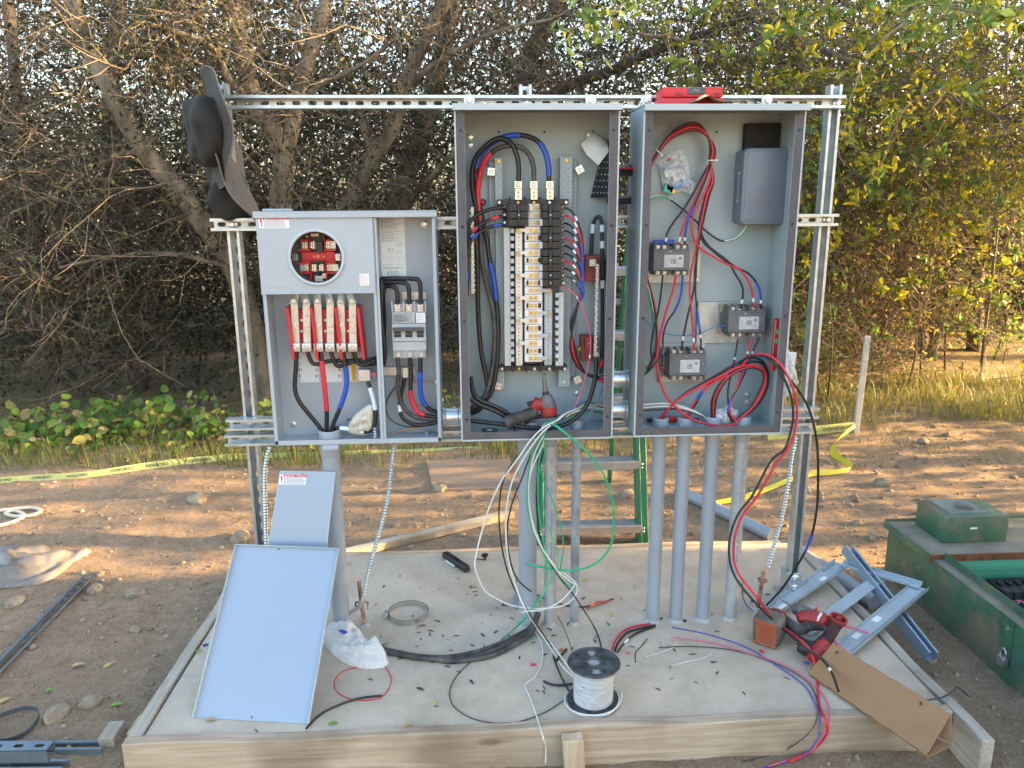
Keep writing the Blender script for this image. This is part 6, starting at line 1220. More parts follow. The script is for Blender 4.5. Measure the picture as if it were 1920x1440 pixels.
# coils between conduits and contactors
def cond(i): return Vector((A((1237, 1283, 1336, 1391)[i], 822, CY).x, CY, KZ0+.012))
GC = 'coiled wires of the right-hand cabinet'
wire('black coil wire from the first conduit round the big loop', [cond(0)+Vector((.004, 0, 0)), C6(320, 1170, -.10), C6(390, 1085, -.105), C6(490, 1000, -.11), C6(610, 930, -.115), C6(730, 860, -.12), C6(850, 790, -.12), C6(960, 745, -.12), C6(1045, 765, -.12), C6(1088, 850, -.12), C6(1085, 950, -.12), C6(1040, 1050, -.12), C6(970, 1130, -.12), C6(880, 1180, -.12), C6(825, 1200, -.12)], .0044, CABLE, name='wire', group=GC, cat='wire')
wire('red coil wire from the first conduit round the big loop', [cond(0)+Vector((-.006, 0, 0)), C6(300, 1190, -.10), C6(365, 1110, -.11), C6(470, 1022, -.115), C6(600, 950, -.12), C6(740, 878, -.125), C6(860, 815, -.125), C6(950, 795, -.125), C6(1040, 815, -.125), C6(1075, 880, -.125), C6(1060, 970, -.125), C6(1005, 1070, -.125), C6(930, 1150, -.125), C6(860, 1205, -.125)], .0044, W_RED, name='wire', group=GC, cat='wire')
wire('black wire from the second conduit up to the loop', [cond(1), C6(500, 1180, -.10), C6(560, 1080, -.10), C6(620, 980, -.105), C6(720, 890, -.11), C6(850, 815, -.115), C6(980, 770, -.115), C6(1060, 800, -.115), C6(1080, 900, -.115), C6(1030, 1030, -.115), C6(950, 1130, -.115)], .0042, CABLE, name='wire', group=GC, cat='wire')
wire('red wire with a blue patch from the second conduit', [cond(1)+Vector((-.008, 0, 0)), C6(485, 1190, -.105), C6(540, 1090, -.11), C6(600, 1000, -.115), C6(680, 930, -.12), C6(800, 870, -.12), C6(860, 850, -.12)], .0042, W_RED, [(.36, .50, W_BLUE)], name='wire', group=GC, cat='wire')
for k, (c, lab) in enumerate(((CABLE, 'black wire rising from the third conduit into the coil'), (W_RED, 'red wire rising from the third conduit into the coil'), (CABLE, 'second black wire rising from the third conduit into the coil'))):
    wire(lab, [cond(2)+Vector((-.01+.009*k, 0, 0)), C6(680+10*k, 1160, -.105), C6(680+14*k, 1060, -.11), C6(720+14*k, 960, -.115), C6(800+10*k, 870, -.12), C6(900, 815+8*k, -.12), C6(1000, 800+8*k, -.12), C6(1060, 870, -.12), C6(1050-10*k, 980, -.12), C6(970-8*k, 1110, -.12), C6(890-10*k, 1180, -.12)], .0042, c, name='wire', group=GC, cat='wire')
wire('black wire from the right-hand contactor down to the fourth conduit', [C6(870, 600, -.08), C6(852, 720, -.085), C6(825, 850, -.095), C6(800, 960, -.10), C6(798, 1060, -.105), C6(820, 1150, -.11), C6(880, 1210, -.105), cond(3)], .0032, CABLE, [(.2, .225, TAPE_W)], name='wire', group=GC, cat='wire')
wire('red wire from the right-hand contactor down to the floor of the cabinet', [C6(970, 600, -.08), C6(942, 700, -.085), C6(905, 830, -.095), C6(862, 960, -.11), C6(822, 1070, -.12), C6(818, 1160, -.125), C6(860, 1215, -.12)], .0036, W_RED, [(.15, .175, TAPE_W)], name='wire', group=GC, cat='wire')
wire('blue-taped wire from the right-hand contactor down to the floor of the cabinet', [C6(1022, 600, -.08), C6(978, 700, -.085), C6(935, 820, -.095), C6(875, 950, -.11), C6(812, 1070, -.12), C6(800, 1150, -.125), C6(830, 1210, -.12)], .0034, CABLE, [(.155, .175, TAPE_W), (.18, .4, W_BLUE), (.72, .86, W_BLUE)], name='wire', group=GC, cat='wire')
# pair that leaves the cabinet at the right and falls to the slab
GO = 'wires hanging out of the right-hand cabinet'
wire('red wire looping out of the right-hand cabinet and down to the drill', [C6(900, 800, -.13), C6(960, 730, -.15), C6(1060, 715, -.18), C6(1150, 760, -.215), C6(1220, 850, -.235), C6(1270, 960, -.245), C6(1298, 1080, -.25), C6(1298, 1200, -.25), C6(1255, 1370, -.25), A(1455, 870, -.25), A(1420, 930, -.25), A(1390, 970, -.25), A(1376, 1020, -.26), A(1382, 1070, -.28), A(1420, 1120, -.32), G(1455, 1165, .07), G(1500, 1200, .075), G(1522, 1225, .05), G(1532, 1270, .006), G(1536, 1320, .006), A(1548, 1350, -.70), A(1550, 1375, -.70), G(1525, 1405, -.11), G(1480, 1428, -.115)], .0044, W_RED, name='wire', group=GO, cat='wire')
wire('black wire looping out of the right-hand cabinet beside the red one', [C6(880, 790, -.125), C6(950, 735, -.15), C6(1050, 730, -.18), C6(1130, 780, -.215), C6(1200, 880, -.24), C6(1250, 1000, -.25), C6(1272, 1120, -.255), C6(1265, 1230, -.255), C6(1215, 1400, -.255), A(1445, 865, -.255), A(1410, 930, -.255), A(1382, 968, -.255), A(1367, 1020, -.265), A(1375, 1075, -.285), A(1412, 1125, -.33), G(1460, 1172, .082), G(1505, 1210, .08), G(1540, 1235, .06), G(1560, 1262, .055), G(1572, 1296, .05)], .0042, CABLE, [(.93, .94, TAPE_W)], name='wire', group=GO, cat='wire')
wire('black cable bowing out furthest right of the rack down to the ground rod', [C6(1060, 725, -.15), C6(1150, 765, -.20), C6(1235, 880, -.235), C6(1320, 990, -.25), C6(1385, 1110, -.25), C6(1425, 1240, -.25), C6(1450, 1400, -.245), A(1534, 890, -.24), A(1532, 950, -.235), A(1520, 1010, -.22), A(1495, 1060, -.20), A(1465, 1105, -.17), G(1432, 1140, .004)], .0042, CABLE, [(.62, .68, W_BLUE)], name='wire', group=GO, cat='wire')
# ================================================================== THINGS ON AND ROUND THE PAD
def GT(px, py, lift=0):
    z = -.1
    for _ in range(6):
        q = G(px, py, z+lift); z = zg2(q.x, q.y)
    return G(px, py, z+lift)
def soft(name, label, cat, outline, up, h, mt, rings=9, fold=.35, seed=1, parent=None, sub_=3, thick=.004):
    """soft heap: outline of 3-D points, heaped along 'up' with folds; closed underneath"""
    rs = random.Random(seed); up = Vector(up).normalized(); P = [Vector(p) for p in outline]; per = []
    for i in range(len(P)):
        a, b, c, d = P[i-1], P[i], P[(i+1) % len(P)], P[(i+2) % len(P)]
        for k in range(sub_): t = k/sub_; per.append(.5*((2*b)+(c-a)*t+(2*a-5*b+4*c-d)*t*t+(3*b-a-3*c+d)*t**3))
    n = len(per); c = sum(per, Vector())/n; vs = [c+up*h]; o = Vector((rs.uniform(0, 50), rs.uniform(0, 50), 0)); size = max((p-c).length for p in per)
    for j in range(1, rings+1):
        f_ = j/rings
        for p in per:
            q = c.lerp(p, f_); nn = noise.noise((q+o)*(3.2/size))*.75+noise.noise((q+o)*(7/size))*.34+noise.noise((q+o)*(15/size))*.06; vs.append(q+up*(h*math.sqrt(max(0, 1-f_*f_))*(1+fold*nn*1.4)+fold*h*nn*.5*(1-f_**4)+thick*.5))
    lo = len(vs)
    for p in per: vs.append(p-up*thick*.5)
    vs.append(c-up*thick*.5); last = len(vs)-1
    fs = [(0, 1+i, 1+(i+1) % n) for i in range(n)]+[(1+(j-1)*n+i, 1+j*n+i, 1+j*n+(i+1) % n, 1+(j-1)*n+(i+1) % n) for j in range(1, rings) for i in range(n)]
    e = 1+(rings-1)*n; fs += [(e+i, lo+i, lo+(i+1) % n, e+(i+1) % n) for i in range(n)]+[(lo+i, last, lo+(i+1) % n) for i in range(n)]
    g = MB(); g.add(vs, fs); ob = g.build(name, mt, parent, angle=75)
    return tag(ob, label, cat) if label else ob
# ---- cabinet covers leaning against the left conduit
COVER = mat('cover_paint', (.29, .36, .455), .32, 0, .03, 2, .01, 300)
def cover_sheet(label, bl, br, tr, tl, lip, sticker=None):
    bl, br, tr, tl = map(Vector, (bl, br, tr, tl)); ux = (br-bl).normalized(); uz = ((tl-bl)+(tr-br)).normalized(); nrm = ux.cross(uz).normalized(); th = nrm*.0016
    t = thing('cabinet_cover', label, 'cover', (bl+br)/2, 'loose cabinet covers')
    g = MB(); q = [bl, br, tr, tl]; g.add(q+[p-th for p in q], [(0, 1, 2, 3), (7, 6, 5, 4), (0, 4, 5, 1), (1, 5, 6, 2), (2, 6, 7, 3), (3, 7, 4, 0)]); sh = g.build('sheet', COVER, t)
    c = (bl+br+tr+tl)/4
    for a, b in ((bl, tl), (tl, tr), (tr, br)):
        inn = ((a+b)/2-c); inn = -(inn-inn.project(b-a)).normalized(); g = MB(); p4 = [a+nrm*lip, b+nrm*lip, b+inn*.0022+nrm*lip, a+inn*.0022+nrm*lip, a+nrm*.0002, b+nrm*.0002, b+inn*.0022+nrm*.0002, a+inn*.0022+nrm*.0002]
        g.add(p4, [(0, 1, 2, 3), (7, 6, 5, 4), (0, 4, 5, 1), (1, 5, 6, 2), (2, 6, 7, 3), (3, 7, 4, 0)]); g.build('folded_edge', PAINT_EDGE, t)
    for f_, hgt in ((.5, .018), (.42, .985)): p = bl.lerp(br, f_).lerp(tl.lerp(tr, f_), hgt); g = MB(); g.lathe(p+nrm*.0002, nrm, [(.003, 0), (.003, .0004)], 10); g.build('screw_hole', BLACK_P, sh)
    if sticker: danger_sticker(sh, tl+ux*sticker[0]-uz*sticker[1]+nrm*.0006, ux, uz, sticker[2], sticker[3])
    return t
def onplane(px, py, a, b, c_):
    n_ = (b-a).cross(c_-a); d = ray(px, py); return CAM+d*(n_.dot(a-CAM)/n_.dot(d))
a, b, c = G(363, 1345, .002), G(580, 1358, .002), A(443, 1022, -.175); cover_sheet('large pale grey cover leaning in front on the slab', a, b, onplane(637, 1030, a, b, c), c, .012)
a, b, c = G(470, 1228, .002), G(588, 1230, .002), A(525, 883, -.102); cover_sheet('narrow pale grey cover with a danger sticker leaning behind the large one', a, b, onplane(629, 885, a, b, c), c, -.010, (-.002+.004, .012, .095, .036))
# ---- flexible metal conduits and ground rods
def flex(label, lst, r=.0082, parent=None):
    path = [A(*p) if not isinstance(p, Vector) else p for p in lst]; path = spline(path, 40); out = [path[0]]; acc = 0
    for a, b in zip(path, path[1:]):
        L = (b-a).length; 
        while acc+L >= .0058: k = (.0058-acc)/L; a = a.lerp(b, k); out.append(a); L = (b-a).length; acc = 0
        acc += L
    g = MB(); g.tube(out, [r*(1.04 if i % 2 else .70) for i in range(len(out))], 10); o = g.build('flexible_conduit', GALV, None, angle=25); return tag(o, label, 'conduit', 'flexible metal conduits')
flex('spiral metal conduit hanging from the right bay of the meter cabinet', [(739, 832, -.06), (735, 870, -.06), (728, 930, -.07), (714, 990, -.08), (698, 1045, -.09), (688, 1085, -.10), (683, 1115, -.105), (673, 1138, -.09), (655, 1150, -.06)])
flex('spiral metal conduit running down beside the left post', [(507, 838, -.02), (501, 855, -.02), (497, 890, -.02), (498, 960, -.02), (500, 1020, -.015), (505, 1100, -.01)])
flex('spiral metal conduit hanging beside the right post to the copper rod', [(1492, 820, -.05), (1484, 860, -.05), (1478, 905, -.055), (1468, 960, -.06), (1455, 1010, -.07), (1440, 1062, -.08)])
def rod(label, foot, top, clamp, hor=True):
    t = thing('ground_rod', label, 'ground rod', foot, 'copper ground rods'); g = MB(); g.tube([foot-Vector((0, 0, .02)), foot.lerp(top, .5), top], .0082, 12); g.build('rod', mat('rusty_copper', (.30, .14, .10), .7, .3, .45, 30, .3, 60, col2=(.48, .33, .27)), t)
    c = foot.lerp(top, clamp); g = MB(); d = (top-foot).normalized()
    if hor: g.tube(spline([c+Vector((-.022, -.004, -.012)), c+Vector((-.022, -.004, .004)), c+Vector((-.012, -.011, .009)), c+Vector((.012, -.011, .009)), c+Vector((.022, -.004, .004)), c+Vector((.022, -.004, -.012))]), .0035, 8)
    else: g.ring(c, d, .015, .0055, 20, 8)
    cl = g.build('clamp', COPPER_OLD, t)
    for s_ in ((-1, 1) if hor else (-1,)): g = MB(); g.tube([c+Vector((s_*.022, -.004, -.010)), c+Vector((s_*.022, -.004, -.026))] if hor else [c+Vector((-.014, 0, 0)), c+Vector((-.032, -.004, .002))], .0036, 8); g.build('clamp_bolt', ZINC, cl)
    s_ = MB(); s_.lathe(foot, (0, 0, 1), [(.022, 0), (.016, .004), (.009, .008)], 14); s_.build('chipped_collar', MATS['cement_smear'], t); return t
f_ = G(684, 1172, .0); rod('rusty copper ground rod left, by the towel', f_, A(673, 1091, f_.y-.01), .52)
f_ = G(1420, 1142, .0); rod('copper ground rod right, behind the orange battery', f_, A(1432, 1072, f_.y), .78, False)
wire('short copper wire from the right flexible conduit into the rod clamp', [(1440, 1060, -.08), (1436, 1072, -.09), (1432, 1084, -.105)], .003, COPPER, name='wire', cat='wire')
# ---- loose cables on the slab
def gw(label, pts, r, mt, bands=(), tips=None, group='loose wires on the slab', name='wire'): return wire(label, [G(x, y, z) for x, y, z in pts], r, mt, bands, name=name, cat='wire', group=group, tips=tips)
for k, lab in enumerate(('rear thick black cable lying on the slab behind the towel', 'middle thick black cable lying on the slab', 'front thick black cable with a cut end lying on the slab')):
    p = [(682 if k < 2 else 818, 1206 + 5*k if k < 2 else 1237, .009), (740, 1222+4*k, .009), (800, 1232+3*k, .009+.004*(k == 1)), (860, 1230+6*k, .009), (920, 1214+8*k, .009), (965, 1194+7*k, .010), (995, 1176+6*k, .016), (1010, 1150, .05 if k else .06)]
    if k == 2: p = [p[0], (850, 1240, .009)]+p[4:]
    gw(lab, p, .0088, CABLE_DUSTY, name='cable')
gw('thin red wire forming a loop in front of the towel', [(672, 1250, .004), (645, 1258, .002), (628, 1275, .002), (630, 1295, .002), (655, 1310, .002), (690, 1313, .002), (718, 1305, .003), (733, 1280, .003), (730, 1262, .003), (722, 1250, .006)], .0017, W_RED)
gw('short stiff black cable end beside the large cover', [(574, 1366, .004), (600, 1340, .004), (635, 1322, .005), (675, 1309, .006), (717, 1304, .006)], .0034, CABLE)
Z9 = lambda u, v, z=.003: (780+u/3.097, 1140+v/3.097, z)
gw('thin grey wire making a wide loop left of the reel', [Z9(400, 215, .02), Z9(330, 300), Z9(240, 390), Z9(196, 480), Z9(215, 565), Z9(300, 630), Z9(400, 660), Z9(500, 670), Z9(620, 655), Z9(760, 600), Z9(860, 535)], .0018, mat('dark_grey_wire', (.05, .05, .052), .5))
gw('thin dark wire standing out of the reel towards the conduits', [Z9(905, 250, .13), Z9(880, 170, .05), Z9(850, 100, .02), Z9(822, 45, .006)], .0016, MATS['dark_grey_wire'])
gw('black stub poking out left of the reel', [Z9(740, 425, .006), Z9(790, 445, .006), Z9(850, 448, .006), Z9(910, 440, .01)], .0038, CABLE)
gw('red cable stub bent behind the reel', [Z9(1140, 240, .02), Z9(1160, 185, .014), Z9(1210, 130, .010), Z9(1280, 105, .008), Z9(1360, 92, .006)], .0040, W_RED)
gw('black cable stub with a white tag bent behind the reel', [Z9(1155, 250, .02), Z9(1175, 200, .014), Z9(1225, 145, .010), Z9(1300, 120, .008), Z9(1390, 100, .006)], .0040, CABLE)
gw('second black cable stub bent behind the reel', [Z9(1170, 255, .02), Z9(1200, 215, .012), Z9(1250, 165, .008), Z9(1320, 130, .006), Z9(1390, 106, .006)], .0036, CABLE, [(.28, .42, TAPE_W)])
tr = [('blue wire of the three trailing over the front plank', W_BLUE, 0, [(1260, 1176), (1330, 1190), (1400, 1214), (1460, 1250), (1508, 1285), (1528, 1318), (1536, 1341)], [(1537, 1362), (1530, 1390), (1500, 1420), (1430, 1439)]), ('pink-red wire of the three trailing over the front plank', W_PINK, .002, [(1262, 1195), (1340, 1206), (1400, 1224), (1480, 1250), (1530, 1287), (1552, 1318), (1556, 1340)], [(1552, 1362), (1535, 1392), (1505, 1415), (1440, 1437)]), ('grey wire of the three trailing over the front plank', MATS['dark_grey_wire'], .001, [(1235, 1214), (1300, 1212), (1380, 1220), (1450, 1242), (1510, 1275), (1532, 1310), (1533, 1340)], [(1528, 1358), (1505, 1385), (1460, 1412), (1390, 1428)])]
for lab, mt, dz, top, low in tr:
    P = [G(x, y, .004+dz) for x, y in top]; P[-1].z = .012; Q = [A(x, y, PY0-.048-.012*i) for i, (x, y) in enumerate(low)]
    Q[2] = GT(*low[2], .004); Q[3] = GT(*low[3], .004); wire(lab, P+Q, .0019, mt, name='wire', cat='wire', group='loose wires on the slab')
gw('short black wire scrap lying right of the reel', [Z9(1343, 178), Z9(1310, 220), Z9(1275, 260), Z9(1275, 315)], .0016, CABLE)
gw('upper short white wire scrap right of the reel', [Z9(1395, 125), Z9(1420, 160), Z9(1440, 222)], .0017, W_WHITE)
gw('middle short white wire scrap right of the reel', [Z9(1335, 285), Z9(1420, 260), Z9(1490, 230), Z9(1510, 200)], .0017, W_WHITE)
gw('lower short white wire scrap right of the reel', [Z9(1485, 335), Z9(1560, 315), Z9(1670, 290), Z9(1720, 265)], .0017, W_WHITE)
gw('dark wire sticking out from under the cardboard over the right plank', [(1735, 1313, .05), (1765, 1308, .025), (1785, 1297, .02), (1793, 1289, .022), (1800, 1292, .02), (1816, 1305, -.02)], .0028, mat('purple_black_wire', (.05, .04, .06), .4))
gw('thin black wire with a blue connector behind the battery', [(1392, 1092, .10), (1392, 1115, .06), (1400, 1135, .02), (1412, 1146, .006)], .0020, CABLE, [(.86, 1, W_BLUE)])
gw('pink wire stub sticking out of the upper drill', [(1580, 1173, .075), (1600, 1178, .06), (1628, 1187, .045)], .0036, W_PINK); gw('pink wire stub beside the cardboard', [(1562, 1199, .06), (1575, 1212, .05), (1592, 1226, .03)], .0036, W_PINK)
# bundle of bare copper ends
for i in range(3): gw('%s bare copper wire end lying behind the reel' % ('first', 'second', 'third')[i], [(1098+4*i, 1142-2*i, .006+.003*i), (1120, 1133-3*i, .007+.003*i), (1146-3*i, 1122+4*i, .008+.003*i)], .0026, (COPPER, W_RED, COPPER)[i], group='bare copper ends')
# ---- wire reel
c = G(1112, 1314, 0); reel = thing('wire_reel', 'black reel wound with white wire standing at the front of the slab', 'wire reel', c); RF = .080; HR = .135
def flange(z):
    g = MB(); n = 40; 
    for a0 in range(n):
        a, b = 2*math.pi*a0/n, 2*math.pi*(a0+1)/n
        deg = (a0+.5)*360/n; gap = abs(((deg-90+180) % 360)-180) < 22 or abs(((deg-270+180) % 360)-180) < 22
        for r0, r1 in ((.020, .034), (.034, .062), (.062, RF)):
            if gap and r0 == .034: continue
            vs = [c+Vector((math.cos(x)*r_, math.sin(x)*r_, z_)) for z_ in (z, z+.004) for x, r_ in ((a, r0), (b, r0), (b, r1), (a, r1))]
            g.add(vs, [(0, 1, 2, 3), (7, 6, 5, 4), (0, 4, 5, 1), (1, 5, 6, 2), (2, 6, 7, 3), (3, 7, 4, 0)])
    g.ring(c+Vector((0, 0, z+.002)), (0, 0, 1), RF, .0034, 44, 6); g.ring(c+Vector((0, 0, z+.004)), (0, 0, 1), .022, .003, 28, 6)
    for k in range(12): a = 2*math.pi*(k+.5)/12; g.box(c+Vector((math.cos(a)*.05, math.sin(a)*.05, z+.0052)), (.05, .003, .0026), Matrix.Rotation(a, 3, 'Z'))
    return g.build('flange', mat('scuffed_black_plastic', (.03, .032, .036), .5, 0, .4, 30, .1, 80, col2=(.10, .105, .115)), reel, angle=40)
flange(.002); flange(HR)
g = MB(); g.tube([c+Vector((0, 0, .004)), c+Vector((0, 0, HR))], .021, 20, cap=False); g.tube([c+Vector((0, 0, .004)), c+Vector((0, 0, HR-.002))], .012, 14); g.build('core', BLACK_P, reel)
g = MB(); path = []
for layer, rr in ((0, .060),):
    turns = 24
    for i in range(turns*22): a = 2*math.pi*i/22; path.append(c+Vector((math.cos(a)*rr, math.sin(a)*rr, .009+(HR-.016)*i/(turns*22)+.0006*math.sin(i*.37))))
g.tube(path, .0029, 6); wd = g.build('wound_wire', mat('grey_white_wire', (.46, .47, .49), .5, 0, .15, 40), reel, angle=70)
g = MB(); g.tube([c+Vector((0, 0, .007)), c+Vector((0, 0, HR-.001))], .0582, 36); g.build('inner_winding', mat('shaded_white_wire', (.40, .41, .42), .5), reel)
for k in range(2):
    g = MB(); path = [c+Vector((math.cos(a)*(.083+.008*k+.004*math.sin(a*2)), math.sin(a)*(.083+.006*k), .006+.006*k+.006*math.sin(a+1+k))) for a in [math.pi*(.75+k*.1)+i*.09*math.pi for i in range(17)]]; g.tube(path, .0027, 7); g.build('slack_turn', W_WHITE, reel, angle=70)
wire('white wire end leaving the reel to the left and up', [c+Vector((-.045, -.06, .088)), G(1085, 1275, .07), G(1062, 1245, .05), G(1040, 1215, .03), G(1018, 1188, .02)], .0029, W_WHITE, name='wire', cat='wire')
# ---- towel, glove, hose clamp, knife, black cap
TOWEL = mat('white_terry', (.80, .80, .80), .95, 0, .06, 40, 1.0, 220)
tw = soft('towel', 'crumpled white towel with a blue patch beside the large cover', 'towel', [G(x, y, .003) for x, y in ((606, 1190), (622, 1172), (648, 1166), (668, 1184), (684, 1204), (705, 1222), (728, 1238), (722, 1250), (690, 1254), (652, 1246), (624, 1226), (608, 1208))], (0, 0, 1), .045, TOWEL, 22, .85, 14, None, 5)
q = G(643, 1187, .062); g = MB(); g.add([q+Vector(v) for v in ((-.018, .006, .004), (.004, .012, 0), (.022, .0, -.004), (.008, -.014, -.002), (-.006, -.008, .003))], [(0, 1, 2, 3, 4)]); g.xf(Matrix.Translation((0, -.01, .012))); g.build('blue_patch', W_BLUE, tw)
soft('glove', 'cream cotton work glove lying on the floor of the meter cabinet', 'glove', [Vector((A(470+u/4.364, 520+v/4.364, -.085).x, -.085+(.02 if v > 1200 else 0), A(470+u/4.364, 520+v/4.364, -.085).z)) for u, v in ((790, 1275), (815, 1180), (880, 1100), (975, 1040), (1005, 1080), (1000, 1200), (985, 1295), (880, 1308))], (0, -1, .1), .022, mat('cotton_cream', (.62, .58, .50), .95, 0, .12, 30, .8, 120), 9, .6, 8)
c = G(766, 1150, .008); cl = thing('hose_clamp', 'round stainless band clamp lying on the slab', 'clamp', (c.x, c.y, 0)); rr = .074; g = MB(); n = 48
vs = []; 
for i in range(n):
    a = 2*math.pi*i/n; d = Vector((math.cos(a), math.sin(a)*.98, 0))
    for r_, z in ((rr, .002), (rr+.003, .002), (rr+.003, .021), (rr, .021)): vs.append(Vector((c.x, c.y, 0))+d*r_+Vector((0, 0, z)))
g.add(vs, [(i*4+j, i*4+(j+1) % 4, ((i+1) % n)*4+(j+1) % 4, ((i+1) % n)*4+j) for i in range(n) for j in range(4)]); g.build('band', mat('stainless', (.62, .61, .60), .22, .95, .15, 20), cl, angle=40)
g = MB(); o = Vector((c.x-rr-.008, c.y-.012, .012)); g.box(o, (.012, .024, .018)); hs = g.build('screw_housing', ZINC, cl, bevel=.002); g = MB(); g.tube([o+Vector((-.004, -.02, .004)), o+Vector((-.004, .02, .004))], .0052, 10); g.build('worm_screw', ZINC, hs)
k0 = thing('utility_knife', 'black folding utility knife lying open near the back of the slab', 'knife', G(855, 1058, 0)); a, b = G(836, 1040, .012), G(874, 1066, .012); d = (b-a).normalized(); s_ = Vector((-d.y, d.x, 0)); rot = Matrix((d, s_, (0, 0, 1))).transposed()
g = MB(); g.box((a+b)/2, ((b-a).length*1.12, .032, .026), rot); g.build('handle', BLACK_P, k0, bevel=.006, seg=2); g = MB(); g.box(a.lerp(b, .45)-s_*.024+Vector((0, 0, -.006)), (.075, .012, .010), rot); g.build('side_plate', ALU, k0, bevel=.003); g = MB(); g.box(a.lerp(b, .55)+Vector((0, 0, .010)), (.022, .012, .006), rot); g.build('yellow_insert', W_YEL, k0, bevel=.001); g = MB(); g.ring(b+d*.006, (0, 0, 1), .013, .004, 16, 6); g.build('belt_loop', BLACK_P, k0)
c = G(910, 1050, 0); cp = thing('plug_cap', 'small black funnel-shaped plug near the back of the slab', 'plug', c); g = MB(); g.lathe(c, (-.1, .0, 1), [(.004, 0), (.005, .012), (.014, .018), (.016, .026), (.013, .026), (.011, .020), (.001, .019)], 18); g.build('cup', BLACK_P, cp); g = MB(); g.tube([c+Vector((-.004, 0, .003)), c+Vector((-.05, .012, .002))], .0022, 8); g.build('tail', BLACK_P, cp)
# ---- galvanised trim frame and channel at the right
TRIM = mat('pale_blue_grey_paint', (.36, .44, .50), .34, .25, .06, 6)
fr = thing('trim_frame', 'pale blue-grey sheet steel ladder frame lying across the right plank', 'steel frame', G(1585, 1130, 0))
a1, b1, a2, b2 = G(1578, 1058, .06), G(1440, 1150, .022), G(1726, 1101, .06), G(1580, 1222, .022)
def channelbar(p, q, w_, label=None, perf=False, lip=.014):
    d = (q-p).normalized(); s_ = Vector((-d.y, d.x, 0)).normalized(); n_ = d.cross(s_); n_ = n_ if n_.z > 0 else -n_; g = MB(); L = (q-p).length
    rot = Matrix((d, s_, n_)).transposed(); c_ = (p+q)/2; g.box(c_, (L, w_, .0016), rot); g.box(c_+s_*(w_/2-.001)+n_*lip/2, (L, .0016, lip), rot); g.box(c_-s_*(w_/2-.001)+n_*lip/2, (L, .0016, lip), rot)
    o = g.build('bar', TRIM, fr, bevel=.0006)
    if perf:
        k = MB(); x = .02
        while x < L-.02:
            if int(x/.11) % 2 == 0 or perf > 1: k.box(p+d*x+s_*(perf_s*w_*.33)+n_*.001, (.0035, .006, .0006), rot)
            x += .008
        stuff(k.build('perforations', BLACK_P, o))
        for f_ in (.08, .5, .9): q_ = p.lerp(q, f_)-s_*(perf_s*w_*.05)+n_*.0009; screw(q_, .005, o, axis=n_)
        for f_ in ((.3, .85) if perf == 1 else (.55, .8)): k = MB(); k.box(p.lerp(q, f_)-s_*(perf_s*w_*.2)+n_*.0012, (.04, .022, .0004), rot); k.build('paper_label', PAPER, o)
    return o
perf_s = -1; channelbar(a1, b1, .062, perf=1); perf_s = 1; channelbar(a2, b2, .062, perf=2); perf_s = 1
channelbar(a1.lerp(a2, .52)+Vector((0, 0, -.003)), b1.lerp(b2, .52)+Vector((0, 0, -.003)), .05, lip=.003); channelbar(a1+Vector((0, 0, .003)), a2+Vector((0, 0, .003)), .05, lip=.012); channelbar(b1.lerp(b2, .0)+Vector((0, 0, -.006)), b2+Vector((0, 0, -.006)), .05, lip=.003)
def lay_strut(label, p, q, openup, slotted, mt, group='loose strut channels'):
    g = strut((q-p).length, slotted); place(g, p, q-p, openup); return tag(g.build('strut_channel', mt), label, 'channel', group)
p, q = G(1592, 1022, .125), G(1752, 1224, -.035); d = (q-p).normalized(); up = (Vector((.15, 0, 1))-d*d.z).normalized(); lay_strut('painted blue-grey channel lying slantwise across the steel frame', p, q, -up, False, mat('blue_grey_channel', (.23, .31, .40), .34, .35, .06, 8))
# ---- cardboard corner protector over the front plank
CARD = mat('brown_cardboard', (.28, .15, .073), .85, 0, .05, 5, .06, 40, col2=(.315, .175, .088))
cb = thing('cardboard_wedge', 'brown cardboard folded to a wedge, hanging over the front plank', 'cardboard', G(1600, 1300, 0))
r0, r1, f0, f1 = G(1562, 1205, .105), G(1783, 1340, .075), G(1515, 1262, .010), G(1737, 1416, .012); k1_ = G(1784, 1397, .012); k0_ = r0+(k1_-r1)+Vector((0, 0, -.02))
def card(a, b, c_, d_, n=14, m_=5):
    """warped sheet between edge a-b and edge c-d with thickness"""
    nrm = (b-a).cross(c_-a).normalized(); vs = []
    for s_ in (0, 1):
        for i in range(n+1):
            for j in range(m_+1):
                q_ = a.lerp(b, i/n).lerp(c_.lerp(d_, i/n), j/m_); w_ = noise.noise(q_*9)*.004*math.sin(math.pi*j/m_)+(.0016*math.sin(i*2.1) if j in (0, m_) else 0); vs.append(q_+nrm*(w_+(.004 if s_ else 0))+(c_-a).normalized()*((.0015*math.sin(i*3.7)) if j in (0, m_) else 0))
    N = (n+1)*(m_+1); fs = []
    for i in range(n):
        for j in range(m_): x = i*(m_+1)+j; fs += [(x, x+1, x+m_+2, x+m_+1), (N+x, N+x+m_+1, N+x+m_+2, N+x+1)]
    for i in range(n):
        for j in (0, m_): x = i*(m_+1)+j; fs.append((x, x+m_+1, N+x+m_+1, N+x))
    for j in range(m_):
        for i in (0, n): x = i*(m_+1)+j; fs.append((x, x+1, N+x+1, N+x))
    g = MB(); g.add(vs, fs); return g
card(r0, r1, f0, f1).build('front_flap', CARD, cb, angle=50); card(r0, r1, k0_, k1_).build('back_flap', CARD, cb, angle=50); card(k0_+Vector((0, 0, -.005)), k1_+Vector((0, 0, -.004)), f0+Vector((.004, 0, -.006)), f1+Vector((.006, 0, -.006))).build('bottom_flap', CARD, cb, angle=50)
